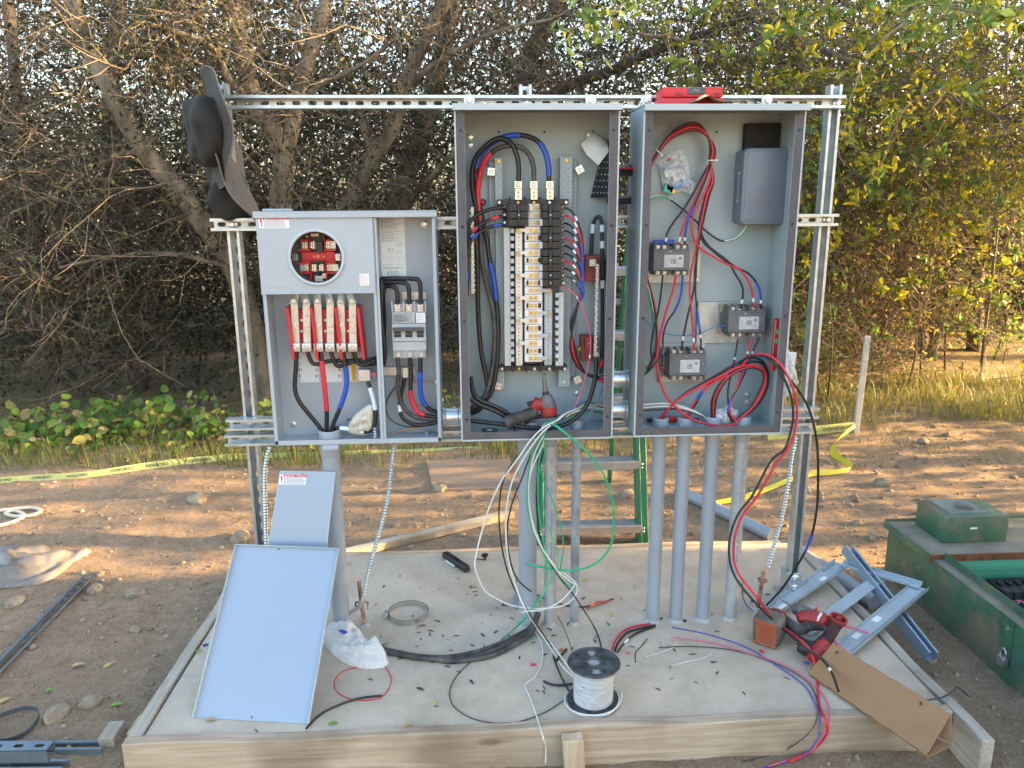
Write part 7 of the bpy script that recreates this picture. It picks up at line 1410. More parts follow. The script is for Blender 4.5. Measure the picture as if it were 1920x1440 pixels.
for fx, fy in ((.08, .16), (.80, .14)):
    q_ = r0.lerp(r1, fx).lerp(f0.lerp(f1, fx), fy); n_ = (r1-r0).cross(f0-r0).normalized(); n_ = n_ if n_.z > 0 else -n_; g = MB(); g.box(q_+n_*.005, (.006, .016, .001), Matrix.Rotation(-.6, 3, 'Z')); g.build('slot', mat('slot_brown', (.10, .05, .025), .9), cb)
# ---- cordless tools
TOOLRED = mat('worn_red_plastic', (.45, .02, .022), .5, 0, .2, 26, .15, 80, col2=(.24, .035, .03)); GRIP = mat('dusty_black_rubber', (.03, .03, .033), .7, 0, .5, 25, .2, 80, col2=(.085, .08, .078)); DIRTY = mat('muddy_orange_plastic', (.44, .075, .022), .6, 0, .25, 18, .3, 60, col2=(.30, .12, .07)); MUD = mat('muddy_grey', (.13, .115, .10), .85, 0, .4, 22, .4, 70)
TIP = mat('tool_steel', (.22, .22, .23), .4, .7, .3, 40)
def blob(pts, rs, n=14): g = MB(); g.tube(spline(pts, 5), [x for x in _interp(rs, (len(pts)-1)*5+1)], n); return g
def _interp(rs, n): return list(np.interp(np.linspace(0, len(rs)-1, n), range(len(rs)), rs))
# impact driver standing on the cabinet floor
t = thing('impact_driver', 'red and black impact driver propped on the floor of the middle cabinet', 'power tool', A(1010, 800, -.15))
D4 = lambda u, v, Y=-.150: A(840+u/3.89, 480+v/3.89, Y)
g = MB(); g.tube([D4(697, 855), D4(700, 900), D4(706, 950), D4(712, 1000)], [.006, .0055, .0075, .009], 12); g.build('bit_shaft', TIP, t); g = MB(); g.tube([D4(711, 985), D4(713, 1002), D4(716, 1012)], [.009, .012, .012], 14); g.build('collet', BLACK_P, t)
blob([D4(715, 1008), D4(720, 1035), D4(726, 1075), D4(732, 1100)], [.012, .022, .027, .027], 18).build('nose_cone', mat('tool_grey', (.12, .12, .125), .5, 0, .2, 30), t, angle=50)
blob([D4(731, 1095), D4(734, 1125), D4(736, 1155), D4(738, 1172)], [.0275, .0285, .0275, .018], 18).build('motor_housing', TOOLRED, t, angle=50)
blob([D4(735, 1100), D4(690, 1085), D4(650, 1080), D4(630, 1110)], [.018, .02, .02, .018], 12).build('red_bridge', TOOLRED, t, angle=50); g = MB(); a, b = D4(655, 1035), D4(622, 1140); g.box((a+b)/2, (.016, .03, abs(a.z-b.z)), Matrix.Rotation(.2, 3, 'Y')); g.build('side_shell', TOOLRED, t, bevel=.004, seg=2)
g = MB(); g.tube([D4(578, 1082), D4(600, 1076), D4(628, 1085)], [.008, .010, .010], 10); g.build('trigger', BLACK_P, t)
blob([D4(650, 1125), D4(600, 1150), D4(540, 1170), D4(470, 1195), D4(425, 1222)], [.020, .021, .020, .022, .026], 14).build('grip', GRIP, t, angle=50)
# drill lying at the right with a muddy battery
t = thing('cordless_drill', 'red cordless drill with a muddy orange battery lying on the steel frame', 'power tool', G(1450, 1185, 0)); E7 = lambda u, v, z: G(1400+u/7.2, 1050+v/7.2, z)
g = MB(); a, b = E7(290, 930, .055), E7(545, 1010, .055); d = Vector((.66, .74, .12)).normalized(); s_ = Vector((-.74, .66, 0)); s_ = (s_-d*s_.dot(d)).normalized(); n_ = d.cross(s_); rot = Matrix((d, s_, n_)).transposed(); c = E7(305, 905, .058)
g.box(c, (.085, .096, .102), rot); bt = g.build('battery', MUD, t, bevel=.016, seg=3); g = MB(); g.box(c-d*.043-s_*.004, (.006, .074, .082), rot); g.build('orange_face', DIRTY, bt, bevel=.002)
for kk in (-1, 1): g = MB(); g.box(c-d*.044+n_*kk*.045, (.008, .086, .010), rot); g.build('rib', DIRTY, bt, bevel=.002)
for kk in range(3): g = MB(); g.box(c-s_*.043+d*.01+n_*(kk-1)*.026, (.03, .006, .014), rot); g.build('rib', DIRTY, bt, bevel=.002)
c2 = c+d*.052; g = MB(); g.box(c2, (.022, .056, .07), rot); g.build('latch_block', BLACK_P, t, bevel=.004); g = MB(); g.box(c2+d*.02-s_*.004, (.024, .05, .058), rot); g.build('foot_shell', TOOLRED, t, bevel=.006, seg=2)
blob([c2+d*.03, E7(700, 935, .068), E7(830, 890, .070), E7(960, 870, .070), E7(1050, 880, .070)], [.020, .0185, .019, .021, .020], 14).build('grip', GRIP, t, angle=50)
blob([E7(690, 790, .082), E7(800, 775, .086), E7(920, 790, .086), E7(1040, 815, .084), E7(1110, 845, .08)], [.016, .026, .028, .027, .018], 16).build('motor_housing', TOOLRED, t, angle=50)
blob([E7(625, 640, .085), E7(660, 655, .086), E7(740, 690, .087), E7(820, 725, .088), E7(910, 750, .088)], [.012, .022, .025, .024, .022], 16).build('chuck', mat('dusty_chuck', (.14, .135, .13), .6, .2, .35, 30, .2, 70), t, angle=50)
g = MB(); g.tube([E7(625, 640, .085), E7(540, 580, .085), E7(445, 525, .085)], [.0035, .003, .0012], 8); g.build('drill_bit', TIP, t); g = MB(); o_ = E7(985, 770, .113); g.box(o_, (.05, .005, .001), rot); g.box(o_+Vector((.004, .012, 0)), (.04, .003, .001), rot); g.build('white_stripe', PAPER, t)
t = thing('cordless_driver', 'second red tool with an open empty battery foot, above the cardboard', 'power tool', G(1545, 1215, 0))
blob([E7(1010, 1160, .05), E7(1060, 1090, .058), E7(1130, 1000, .072), E7(1190, 890, .088), E7(1215, 850, .094)], [.027, .023, .020, .021, .024], 16).build('grip', mat('muddy_red_rubber', (.028, .022, .022), .7, 0, .5, 30, .2, 80, col2=(.10, .02, .02)), t, angle=50)
ft = E7(1230, 815, .100); ax = (E7(1230, 815, .115)-E7(1190, 900, .088)).normalized(); g = MB(); g.lathe(ft-ax*.012, ax, [(.024, 0), (.030, .010), (.031, .024), (.026, .024), (.023, .008), (.001, .008)], 20); g.build('battery_foot', TOOLRED, t, angle=40); g = MB(); g.box(ft+ax*.004, (.02, .012, .02)); g.build('contacts', TOOLRED, t, bevel=.002)
blob([E7(1060, 1160, .05), E7(1010, 1200, .045), E7(960, 1250, .042), E7(900, 1330, .035)], [.030, .031, .029, .022], 16).build('motor_housing', TOOLRED, t, angle=50); blob([E7(960, 1230, .042), E7(880, 1200, .040), E7(790, 1195, .036), E7(720, 1170, .034)], [.028, .027, .025, .021], 16).build('nose', BLACK_P, t, angle=50)
g = MB(); g.tube([E7(720, 1168, .034), E7(690, 1160, .034), E7(650, 1155, .034)], [.012, .011, .006], 12); g.build('collet', TIP, t)
# ---- scraps on the slab: slivers of black jacket, leaves, coloured bits
sl = []
for k in range(4):
    g = MB(); w_ = .005+.002*k; g.add([(-.018, -w_*.5, .0015), (.0, -w_*.7, .003), (.018, -w_*.2, .0012), (.019, w_*.3, .001), (.0, w_*.5, .0045), (-.017, w_*.4, .0015), (-.017, 0, .0002), (.018, 0, .0002)], [(0, 1, 4, 5), (1, 2, 3, 4), (0, 5, 6), (2, 7, 3), (6, 7, 2, 1, 0), (5, 4, 3, 7, 6)]); o = g.build('cable_scrap', CABLE_DUSTY, None, angle=20); sl.append(o.data); bpy.data.objects.remove(o)
spots = [(789, 1102), (705, 1134), (875, 1114), (893, 1116), (932, 1140), (920, 1153), (817, 1164), (785, 1186), (806, 1190), (808, 1183), (930, 1185), (905, 1191), (723, 1208), (782, 1212), (717, 1212), (750, 1236), (775, 1238), (815, 1242), (838, 1250), (885, 1210), (940, 1222), (974, 1233), (1000, 1205), (1030, 1180), (840, 1200), (960, 1160), (990, 1165), (1065, 1170), (1117, 1195), (1185, 1213), (1217, 1180), (1345, 1184), (1305, 1280), (1265, 1220), (1115, 1202), (1240, 1160), (1020, 1290), (1008, 1296), (818, 1325), (788, 1292), (1105, 1248), (1140, 1170), (1040, 1150), (860, 1260), (480, 1370), (455, 1350), (1395, 1300), (1345, 1262), (1475, 1272), (1462, 1190), (1395, 1110), (1440, 1115), (1050, 1100), (980, 1075), (750, 1080), (720, 1100), (1190, 1100), (860, 1085)]
spots += [(random.uniform(690, 1340), random.uniform(1085, 1300)) for _ in range(46)]
for i, (x, y) in enumerate(spots):
    o = bpy.data.objects.new('cable_scrap', sl[i % 4]); COL.objects.link(o); o.location = G(x, y, .0008); o.rotation_euler = (0, 0, random.uniform(0, 6.28)); k = random.uniform(.35, .8); o.scale = (k, k, k); tag(o, 'small black sliver of cable jacket on the slab', 'scrap', 'jacket slivers on the slab')
LEAFY = {'y': mat('yellow_leaf', (.55, .38, .05), .6), 'g': mat('green_leaf', (.13, .26, .04), .5), 'b': mat('tan_leaf', (.42, .27, .12), .7)}
def leaf(p, L, mt, label, rz=0, grp='fallen leaves'):
    g = MB(); n = 7; vs = []
    for i in range(n+1):
        t_ = i/n; w_ = L*.24*math.sin(math.pi*t_**.8); vs += [(L*(t_-.5), -w_, .002+.006*math.sin(t_*3)), (L*(t_-.5), 0, .0012+.004*math.sin(t_*3)), (L*(t_-.5), w_, .002+.006*math.sin(t_*3))]
    g.add(vs, [(i*3+j, i*3+j+1, i*3+j+4, i*3+j+3) for i in range(n) for j in range(2)]); g.xf(Matrix.Translation(p) @ Matrix.Rotation(rz, 4, 'Z')); tag(g.build('leaf', mt, None, angle=80), label, 'leaf', grp)
for x, y, c_, L, lab, rz in ((1098, 1088, 'y', .03, 'yellow leaf behind the second conduit on the slab', .4), (1147, 1153, 'y', .03, 'yellow leaf on the slab between the conduits and the reel', 1.5), (625, 1358, 'g', .032, 'green leaf near the front plank beside the large cover', .1), (373, 1222, 'g', .026, 'green leaf on the slab left of the large cover', .7), (817, 1320, 'y', .02, 'yellow leaf scrap left of the grey wire loop', 1), (654, 1058, 'b', .032, 'tan leaf at the back edge of the slab', .2), (886, 1100, 'b', .035, 'tan leaf right of the hose clamp', .1), (766, 1362, 'b', .034, 'tan leaf on the front plank', 0.1), (395, 1352, 'b', .036, 'tan leaf at the front left corner of the slab', 0), (785, 1176, 'b', .022, 'tan leaf in front of the hose clamp', -.6)):
    leaf(G(x, y, .001), L, LEAFY[c_], lab, rz)
for x, y, c_, L, lab, rz in ((219, 1323, 'g', .045, 'green leaf on the dirt beside the slab', .1), (92, 1296, 'g', .036, 'green leaf on the dirt at the left', .3), (20, 1410, 'g', .05, 'green leaf on the struts at the bottom left', .9), (147, 1248, 'b', .05, 'tan leaf on the dirt left of the slab', .3), (205, 1248, 'b', .05, 'orange leaf on the dirt left of the slab', 1), (6, 1316, 'b', .06, 'tan leaf at the left edge of the dirt', .8)):
    p = GT(x, y, .004) if y < 1400 else G(x, y, -.045); leaf(p, L, LEAFY[c_], lab, rz)
for x, y, mt, lab in ((1052, 1218, COPPER, 'copper tipped black cable stub left of the reel'), (1000, 1246, W_RED, 'red plastic chip left of the reel'), (1178, 1224, W_PINK, 'pink plastic chip right of the reel'), (1428, 1221, W_RED, 'red and white plastic chip in front of the battery'), (1512, 1243, W_BLUE, 'blue plastic chip in front of the driver'), (1283, 1164, BLACK_P, 'black bolt between the second and third conduits'), (1412, 1127, W_BLUE, 'dark blue chip behind the battery'), (1531, 1141, W_RED, 'red chip lying inside the steel frame'), (385, 1209, W_BLUE, 'blue chip on the slab left of the large cover')):
    p = G(x, y, .004); g = MB(); rz = random.uniform(-1, 1); g.box(p, (.018, .008, .007), Matrix.Rotation(rz, 3, 'Z')); tag(g.build('plastic_chip', mt, None, bevel=.002), lab, 'chip', 'coloured chips on the slab')
g = MB(); p = G(1310, 1168, .003); a, b = G(1044, 1238, .008), G(1062, 1218, .008); wire('short black cable stub left of the reel', [a, a.lerp(b, .5), b], .005, CABLE, name='cable', tips='end', group='loose wires on the slab')
# ================================================================== HATS, TOOL CASE, YARD
HAT = mat('charcoal_cloth', (.026, .025, .025), .9, 0, .15, 14, .4, 260); HAT2 = mat('grey_brown_cloth', (.056, .05, .046), .9, 0, .12, 14, .4, 260)
def hat(label, c, n, long, Rb, Rc, Hc, off, mtb, mtc, seed, wave=.012, asp=1.0, brimtop=None):
    """brim disc about c with crown direction n; long = direction of its long axis"""
    n = Vector(n).normalized(); l = Vector(long); l = (l-n*l.dot(n)).normalized(); s_ = n.cross(l); t = thing('hat', label, 'hat', c, 'hats hung on the rack'); vs = []; N = 48; K = 8
    def bp(a, r_): return c+l*math.cos(a)*r_+s_*math.sin(a)*r_*asp+n*(wave*math.sin(2*a+seed)*(r_/Rb)**2+.006*math.sin(5*a+seed*2)*(r_/Rb)**2)
    for h in (0, .0035):
        for k in range(K+1):
            for i in range(N): a = 2*math.pi*i/N; vs.append(bp(a, Rc*.01+(Rb-Rc*.01)*k/K)+n*h)
    M_ = (K+1)*N; fs = []
    for k in range(K):
        for i in range(N): a, b = k*N+i, k*N+(i+1) % N; fs += [(a, b, b+N, a+N), (M_+a, M_+a+N, M_+b+N, M_+b)]
    for k in (0, K):
        for i in range(N): a, b = k*N+i, k*N+(i+1) % N; fs.append((a, b, M_+b, M_+a))
    g = MB(); g.add(vs, fs); br = g.build('brim', mtb, t, angle=60)
    # hem and stitched rows
    g = MB(); g.tube([bp(2*math.pi*i/64, Rb)+n*.0017 for i in range(65)], .0026, 6); g.build('hem', mat('hem_cloth', (.14, .135, .125), .9), br)
    g = MB()
    for q in range(5):
        r_ = Rc+(Rb-Rc)*(.25+.15*q); g.tube([bp(2*math.pi*i/64, r_)+n*.0038 for i in range(65)], .0008, 4)
    g.build('stitching', mat('stitch', (.09, .085, .08), .9), br)
    vs = []; co = c+l*off; kk = 12
    for k in range(kk+1):
        f_ = k/kk; a1_ = f_*math.pi*.5; rr = Rc*(math.cos(a1_)**.42 if k < kk else 0.02); hh = Hc*math.sin(a1_)**.9
        for i in range(N):
            a = 2*math.pi*i/N; d = l*math.cos(a)+s_*math.sin(a)*asp; q = co+d*rr+n*(hh+.003); nn = noise.noise(q*12+Vector((seed, 0, 0)))*.034+noise.noise(q*26)*.012+.012*math.sin(3*a+seed)*math.sin(f_*3.1); vs.append(q+(d*1.0+n*.5)*nn*min(1, f_*3+.15))
    fs = [(k*N+i, k*N+(i+1) % N, (k+1)*N+(i+1) % N, (k+1)*N+i) for k in range(kk) for i in range(N)]+[tuple(range(kk*N, kk*N+N))]
    g = MB(); g.add(vs, fs); g.build('crown', mtc, t, angle=75); return t
HH = lambda u, v, Y: A(340+u/4.5, 110+v/4.5, Y)
hat('upper charcoal hat hung on the left end of the rack, crown to the left', HH(285, 590, -.045), (-.89, -.50, -.02), (.12, 0, -1), .185, .104, .08, .012, HAT2, HAT, 2.0, .010)
hat('lower grey-brown hat hung under the charcoal one, brim hanging straight down', HH(468, 945, .05), (-.95, -.06, -.25), (.24, 0, -.97), .180, .098, .095, .065, mat('taupe_cloth', (.085, .074, .066), .9, 0, .12, 14, .4, 260), HAT, 4.3, .012, 1.0)
# red tool case on top of the right-hand cabinet
t = thing('tool_case', 'red plastic bit case lying on top of the right-hand cabinet', 'case', A(1298, 189, -.1)); a, b = A(1240, 162, -.13), A(1357, 190, -.13); zt0 = KZ1+.006
g = MB(); g.bb(a.x, b.x, -.13, -.03, zt0+.001, zt0+.026); g.bb(a.x+.006, b.x-.004, -.133, -.03, zt0+.0275, a.z-.002); g.build('shell', mat('case_red', (.60, .025, .035), .4, 0, .06, 20), t, bevel=.004, seg=2)
g = MB(); x0, x1 = A(1290, 168, -.135).x, A(1322, 168, -.135).x; g.bb(x0, x1, -.139, -.131, a.z-.024, a.z-.004); lt = g.build('latch', DARKGREY_P, t, bevel=.002); text('PULL', .0085, FR((x0+x1)/2, -.1393, a.z-.0125), mat('pale_print', (.3, .3, .31), .6), lt, bold=.0003)
for px in (1272, 1345): q = A(px, 177, -.1305); g = MB(); g.bb(q.x-.011, q.x+.011, -.1345, -.1315, q.z-.003, q.z+.003); g.build('rib_slot', mat('case_shadow_red', (.25, .012, .018), .5), t)
g = MB(); vs = []; n = 12
for i in range(n+1):
    f_ = i/n; x = A(1288+100*f_, 185, -.17).x
    for j in range(5): h = j/4; vs.append((x+.01*h, -.215+.10*h, zt0+.003+(.034*math.exp(-((f_-.33)/.16)**2)*(.5+.5*h)+.010*f_*h)))
g.add(vs, [(i*5+j, i*5+j+1, i*5+j+6, i*5+j+5) for i in range(n) for j in range(4)]); tag(g.build('paper_sheet', mat('yellow_paper', (.60, .56, .26), .8), None, angle=80), 'curled yellow paper sheet on top of the right-hand cabinet', 'paper')
# ---- step ladder behind the rack
lad = thing('step_ladder', 'green fibreglass step ladder with aluminium steps standing behind the rack', 'ladder', (.54, .8, -.1)); GF = mat('green_fibreglass', (.010, .15, .075), .45, 0, .12, 10, .05, 90, stretch=(1, 1, .1)); STEP = mat('ladder_aluminium', (.42, .42, .43), .42, .7, .15, 16)
zf = -.11; HT = 1.52
def lrail(xb, xt, yb, yt, w_, d_, dx):
    g = MB(); a, b = Vector((xb, yb, zf)), Vector((xt, yt, zf+HT)); d = (b-a).normalized()
    g.add([a+Vector((sx*w_/2, sy*d_/2, 0)) for sx in (-1, 1) for sy in (-1, 1)]+[b+Vector((sx*w_/2, sy*d_/2, 0)) for sx in (-1, 1) for sy in (-1, 1)], [(0, 1, 3, 2), (4, 6, 7, 5), (0, 2, 6, 4), (1, 5, 7, 3), (0, 4, 5, 1), (2, 3, 7, 6)])
    g.add([a+Vector((dx+sx*.006, -d_/2+sy*.004, 0)) for sx in (-1, 1) for sy in (-1, 1)]+[b+Vector((dx+sx*.006, -d_/2+sy*.004, 0)) for sx in (-1, 1) for sy in (-1, 1)], [(0, 1, 3, 2), (4, 6, 7, 5), (0, 2, 6, 4), (1, 5, 7, 3), (0, 4, 5, 1), (2, 3, 7, 6)]); return g
XA, XB = A(1011, 1010, .80).x, A(1204, 1010, .80).x
for xb, xt, dx in ((XA, XA+.035, .012), (XB, XB-.02, -.012)):
    lrail(xb, xt, .80, 1.12, .052, .075, dx).build('front_rail', GF, lad, bevel=.003); lrail(xb+(.02 if dx > 0 else -.02), xt+(.01 if dx > 0 else -.01), 1.62, 1.20, .018, .05, dx*.5).build('rear_rail', GF, lad, bevel=.003)
    g = MB(); g.box((xb, .79, zf-.0), (.04, .09, .03)); g.build('foot', BLACK_P, lad, bevel=.004)
for k in range(5):
    z = zf+.10+.31*k; f_ = (z-zf)/HT; y = .80+.32*f_; x0, x1 = XA+.035*f_+.006, XB-.02*f_-.006; g = MB(); g.bb(x0, x1, y-.045, y+.045, z, z+.003); g.bb(x0, x1, y-.047, y-.044, z-.035, z+.0025)
    for j in range(5): g.bb(x0, x1, y-.04+j*.018, y-.036+j*.018, z+.003, z+.0055)
    g.build('step', STEP, lad, bevel=.0008)
    for x in (x0-.006, x1+.006): 
        for dz in (-.008, -.026): screw((x, y-.05, z+dz), .005, lad)
for z in (.22, .62, 1.02): f_ = (z-zf)/HT; y = 1.62-.42*f_; g = MB(); g.bb(XA+.03, XB-.03, y-.012, y+.012, z, z+.03); g.build('rear_spreader', STEP, lad, bevel=.002)
# ---- transformer-like green steel box
def green_mat():
    mt = mat('scuffed_green_paint', (.032, .115, .07), .45, 0, .25, 4, .12, 30, col2=(.075, .18, .12)); n = mt.node_tree.nodes; l = mt.node_tree.links; b = n['Principled BSDF']; tc = n.new('ShaderNodeTexCoord')
    t = n.new('ShaderNodeTexNoise'); t.inputs['Scale'].default_value = 3.2; t.inputs['Detail'].default_value = 12; t.inputs['Roughness'].default_value = .72; l.new(tc.outputs['Object'], t.inputs[0])
    r_ = n.new('ShaderNodeValToRGB'); r_.color_ramp.elements[0].position = .49; r_.color_ramp.elements[1].position = .60; l.new(t.outputs[0], r_.inputs[0])
    t2 = n.new('ShaderNodeTexNoise'); t2.inputs['Scale'].default_value = 22; t2.inputs['Detail'].default_value = 10; t2.inputs['Roughness'].default_value = .8; l.new(tc.outputs['Object'], t2.inputs[0]); r2 = n.new('ShaderNodeValToRGB'); r2.color_ramp.elements[0].position = .62; r2.color_ramp.elements[1].position = .66; l.new(t2.outputs[0], r2.inputs[0])
    old = b.inputs['Base Color'].links[0].from_socket
    def mix(f, c_, a_): m_ = n.new('ShaderNodeMix'); m_.data_type = 'RGBA'; l.new(f, m_.inputs[0]); l.new(a_, m_.inputs[6]); m_.inputs[7].default_value = (*c_, 1); return m_.outputs[2]
    l.new(mix(r2.outputs[0], (.22, .27, .24), mix(r_.outputs[0], (.17, .135, .095), old)), b.inputs['Base Color']); return mt
GREEN = green_mat(); MINT = mat('mint_paint', (.085, .34, .23), .45, 0, .08, 5); DUSTG = mat('dusty_green_top', (.17, .16, .125), .8, 0, .2, 7, .2, 50, col2=(.24, .215, .17)); RUST = mat('rust', (.16, .055, .025), .9, 0, .4, 30, .4, 60)
x0, x1, y0, y1, zb, zt1 = 1.855, 2.95, -1.05, .44, -.16, .105
tf = thing('steel_service_box', 'scuffed dark green steel service box standing right of the slab', 'service box', ((x0+x1)/2, (y0+y1)/2, zb))
g = MB(); g.bb(x0, x0+.004, y0, y1, zb, zt1); g.build('side_wall', GREEN, tf); g = MB(); g.bb(x1-.004, x1, y0, y1, zb, zt1); g.build('side_wall', GREEN, tf); g = MB(); g.bb(x0+.004, x1-.004, y1-.004, y1, zb, zt1); g.build('back_wall', GREEN, tf); g = MB(); g.bb(x0+.004, x1-.004, y0, y0+.004, zb, zt1); g.build('front_wall', GREEN, tf)
g = MB(); g.bb(x0+.004, x1-.004, y0+.004, y1-.004, -.06, -.055); g.build('bottom_sheet', MINT, tf); g = MB(); g.bb(x0+.035, x1-.004, .118, .122, -.055, zt1); g.bb(x0+.035, x1-.004, .10, .118, .062, .066); g.build('inner_wall', MINT, tf)
g = MB(); g.prism([(x0-.012, zt1+.002), (x0-.012, zt1+.022), (x1+.012, zt1+.022), (x1+.012, zt1+.002)], 1, .115, y1+.012); g.build('top_deck', DUSTG, tf, bevel=.004, seg=2); g = MB(); g.bb(x0-.015, x1+.015, .1095, .114, zt1-.008, zt1+.023); g.build('rusty_lip', RUST, tf, bevel=.001)
g = MB(); g.bb(x0-.016, x0-.0125, .112, y1+.016, zt1-.006, zt1+.027); g.bb(x0-.016, x1+.016, y1+.0125, y1+.016, zt1-.006, zt1+.034); g.build('deck_rim', GREEN, tf)
g = MB(); g.bb(x0+.003, x0+.045, y0+.02, .108, zt1+.0005, zt1+.003); g.build('rim_flange', DUSTG, tf); g = MB(); g.bb(x0+.045, x0+.048, y0+.02, .107, zt1-.045, zt1+.035); g.build('rim_upstand', GREEN, tf)
bx = MB(); q0, q1 = G(1772, 970, .245), G(1895, 967, .245); bx.bb(q0.x, q1.x, q0.y-.0, q0.y+.20, zt1+.0225, .245); lb = bx.build('lid_box', GREEN, tf, bevel=.006, seg=2)
g = MB(); g.bb(q0.x+.045, q1.x-.075, q0.y+.035, q0.y+.185, .2455, .2475); g.build('lid_plate', mat('grey_green_plate', (.17, .20, .19), .6, 0, .15, 12), lb); g = MB(); o = G(1808, 948, .262); g.tube(spline([o+Vector((-.035, .02, 0)), o+Vector((-.01, .008, .004)), o+Vector((.02, -.008, 0)), o+Vector((.035, -.014, -.004))]), _interp([.009, .014, .013, .007], 19), 12, flat=.7); g.build('handle_lump', mat('grey_putty', (.15, .145, .14), .8, 0, .2, 30, .3, 60), lb, angle=60)
q = G(1842, 996, .19); g = MB(); g.box((q.x-.02, q0.y-.0008, .192), (.03, .001, .008)); g.build('paint_chip', PAPER, lb)
# latch plate, padlock and breakers inside
YL_ = G(1862, 1180, -.03); g = MB(); yl = -.36; g.bb(x0-.005, x0-.0008, yl-.012, yl+.030, -.03, zt1+.004); g.build('hasp', GREEN, tf)
pk = thing('padlock', 'silver padlock hanging on the green service box', 'padlock', (x0-.02, yl, -.06)); g = MB(); g.box((x0-.019, yl, -.045), (.022, .038, .034)); g.build('lock_body', mat('bright_steel', (.45, .46, .48), .3, .85, .12, 30), pk, bevel=.004, seg=2); g = MB(); g.tube(spline([(x0-.019, yl-.012, -.028), (x0-.019, yl-.012, -.008), (x0-.019, yl, .002), (x0-.019, yl+.012, -.008), (x0-.019, yl+.012, -.028)]), .0038, 8); g.build('shackle', MATS['bright_steel'], pk)
bb_ = thing('breaker_bank', 'row of black breakers inside the green service box', 'breaker', (2.2, -.2, -.05))
for k in range(6):
    q = Vector((2.075+.037*k, 0, 0)); g = MB(); g.bb(q.x, q.x+.034, -.03, .085, -.045, .03); p_ = g.build('pole_case', BRK_MAT, bb_, bevel=.002); g = MB(); g.bb(q.x+.006, q.x+.028, -.032, -.0305, -.02, .012); g.build('terminal_window', BLACK_P, p_); g = MB(); g.cyl((q.x+.017, -.0322, -.012), (q.x+.017, -.036, -.012), .006, 10); g.build('terminal', ALU, p_); g = MB(); g.bb(q.x+.010, q.x+.024, .015, .05, .0305, .042); g.build('toggle', BLACK_P, p_, bevel=.002)
wire('pink wire curling out of the breakers in the green service box', [Vector((2.092, -.036, -.012)), Vector((2.107, -.065, .012)), Vector((2.127, -.075, -.005)), Vector((2.132, -.08, -.05))], .0028, W_PINK, name='wire', cat='wire')
# ---- lumber, plywood, PVC pipes, caution tape, stake
def beam(name, label, cat, p, q, w_, h_, mt, roll=0):
    d = (q-p).normalized(); s_ = Vector((-d.y, d.x, 0)).normalized(); n_ = d.cross(s_); n_ = n_ if n_.z > 0 else -n_; g = MB(); g.box((p+q)/2+n_*h_/2, ((q-p).length, w_, h_), Matrix((d, s_, n_)).transposed() @ Matrix.Rotation(roll, 3, 'X')); return tag(g.build(name, mt, None, bevel=.003), label, cat)
PALE = wood_mat('pale_timber', (.50, .42, .31), (.66, .58, .46), 0)
beam('timber_batten', 'pale timber batten lying behind the slab on the left', 'timber', GT(640, 1044)+Vector((0, 0, -.01)), GT(962, 970), .045, .04, PALE)
g = MB(); P = [GT(800, 865, .012), GT(956, 851, .012), GT(957, 914, .012), GT(812, 919, .012)]; g.add(P+[p-Vector((0, 0, .014)) for p in P], [(0, 1, 2, 3), (7, 6, 5, 4), (0, 4, 5, 1), (1, 5, 6, 2), (2, 6, 7, 3), (3, 7, 4, 0)]); tag(g.build('plywood_sheet', mat('dirty_plywood', (.34, .235, .165), .85, 0, .15, 8, .15, 40, stretch=(1, 6, 1)), None), 'dirty brown plywood sheet lying on the dirt behind the rack', 'plywood')
def pipe(label, pts, r, group='loose pvc pipes'): g = MB(); g.tube(spline(pts), r, 18); return tag(g.build('pvc_pipe', PVC, None), label, 'pipe', group)
pipe('grey pvc pipe lying behind the four conduits', [GT(1270, 918, .03), GT(1360, 962, .028), GT(1447, 1004, .028)], .033); pipe('grey pvc pipe lying along the right plank under the steel frame', [GT(1504, 1042, .03), GT(1545, 1065, .03), GT(1575, 1085, .03), GT(1640, 1130, .03)], .034)
sb, st_ = GT(1604, 812), None; stp = A(1627, 630, sb.y); g = MB(); hx, hy = .019, .012
g.add([sb+Vector((sx*hx, sy*hy, -.08)) for sx in (-1, 1) for sy in (-1, 1)]+[stp+Vector((sx*hx, sy*hy, 0)) for sx in (-1, 1) for sy in (-1, 1)], [(0, 1, 3, 2), (4, 6, 7, 5), (0, 2, 6, 4), (1, 5, 7, 3), (0, 4, 5, 1), (2, 3, 7, 6)]); tag(g.build('wooden_stake', wood_mat('pale_stake', (.60, .55, .46), (.74, .70, .62), 2), None, bevel=.002), 'pale wooden stake leaning at the edge of the grass', 'stake')
TAPE = mat('yellow_green_tape', (.42, .44, .15), .5, 0, .06, 6); TAPE_Y = mat('yellow_tape', (.66, .56, .05), .5, 0, .06, 6)
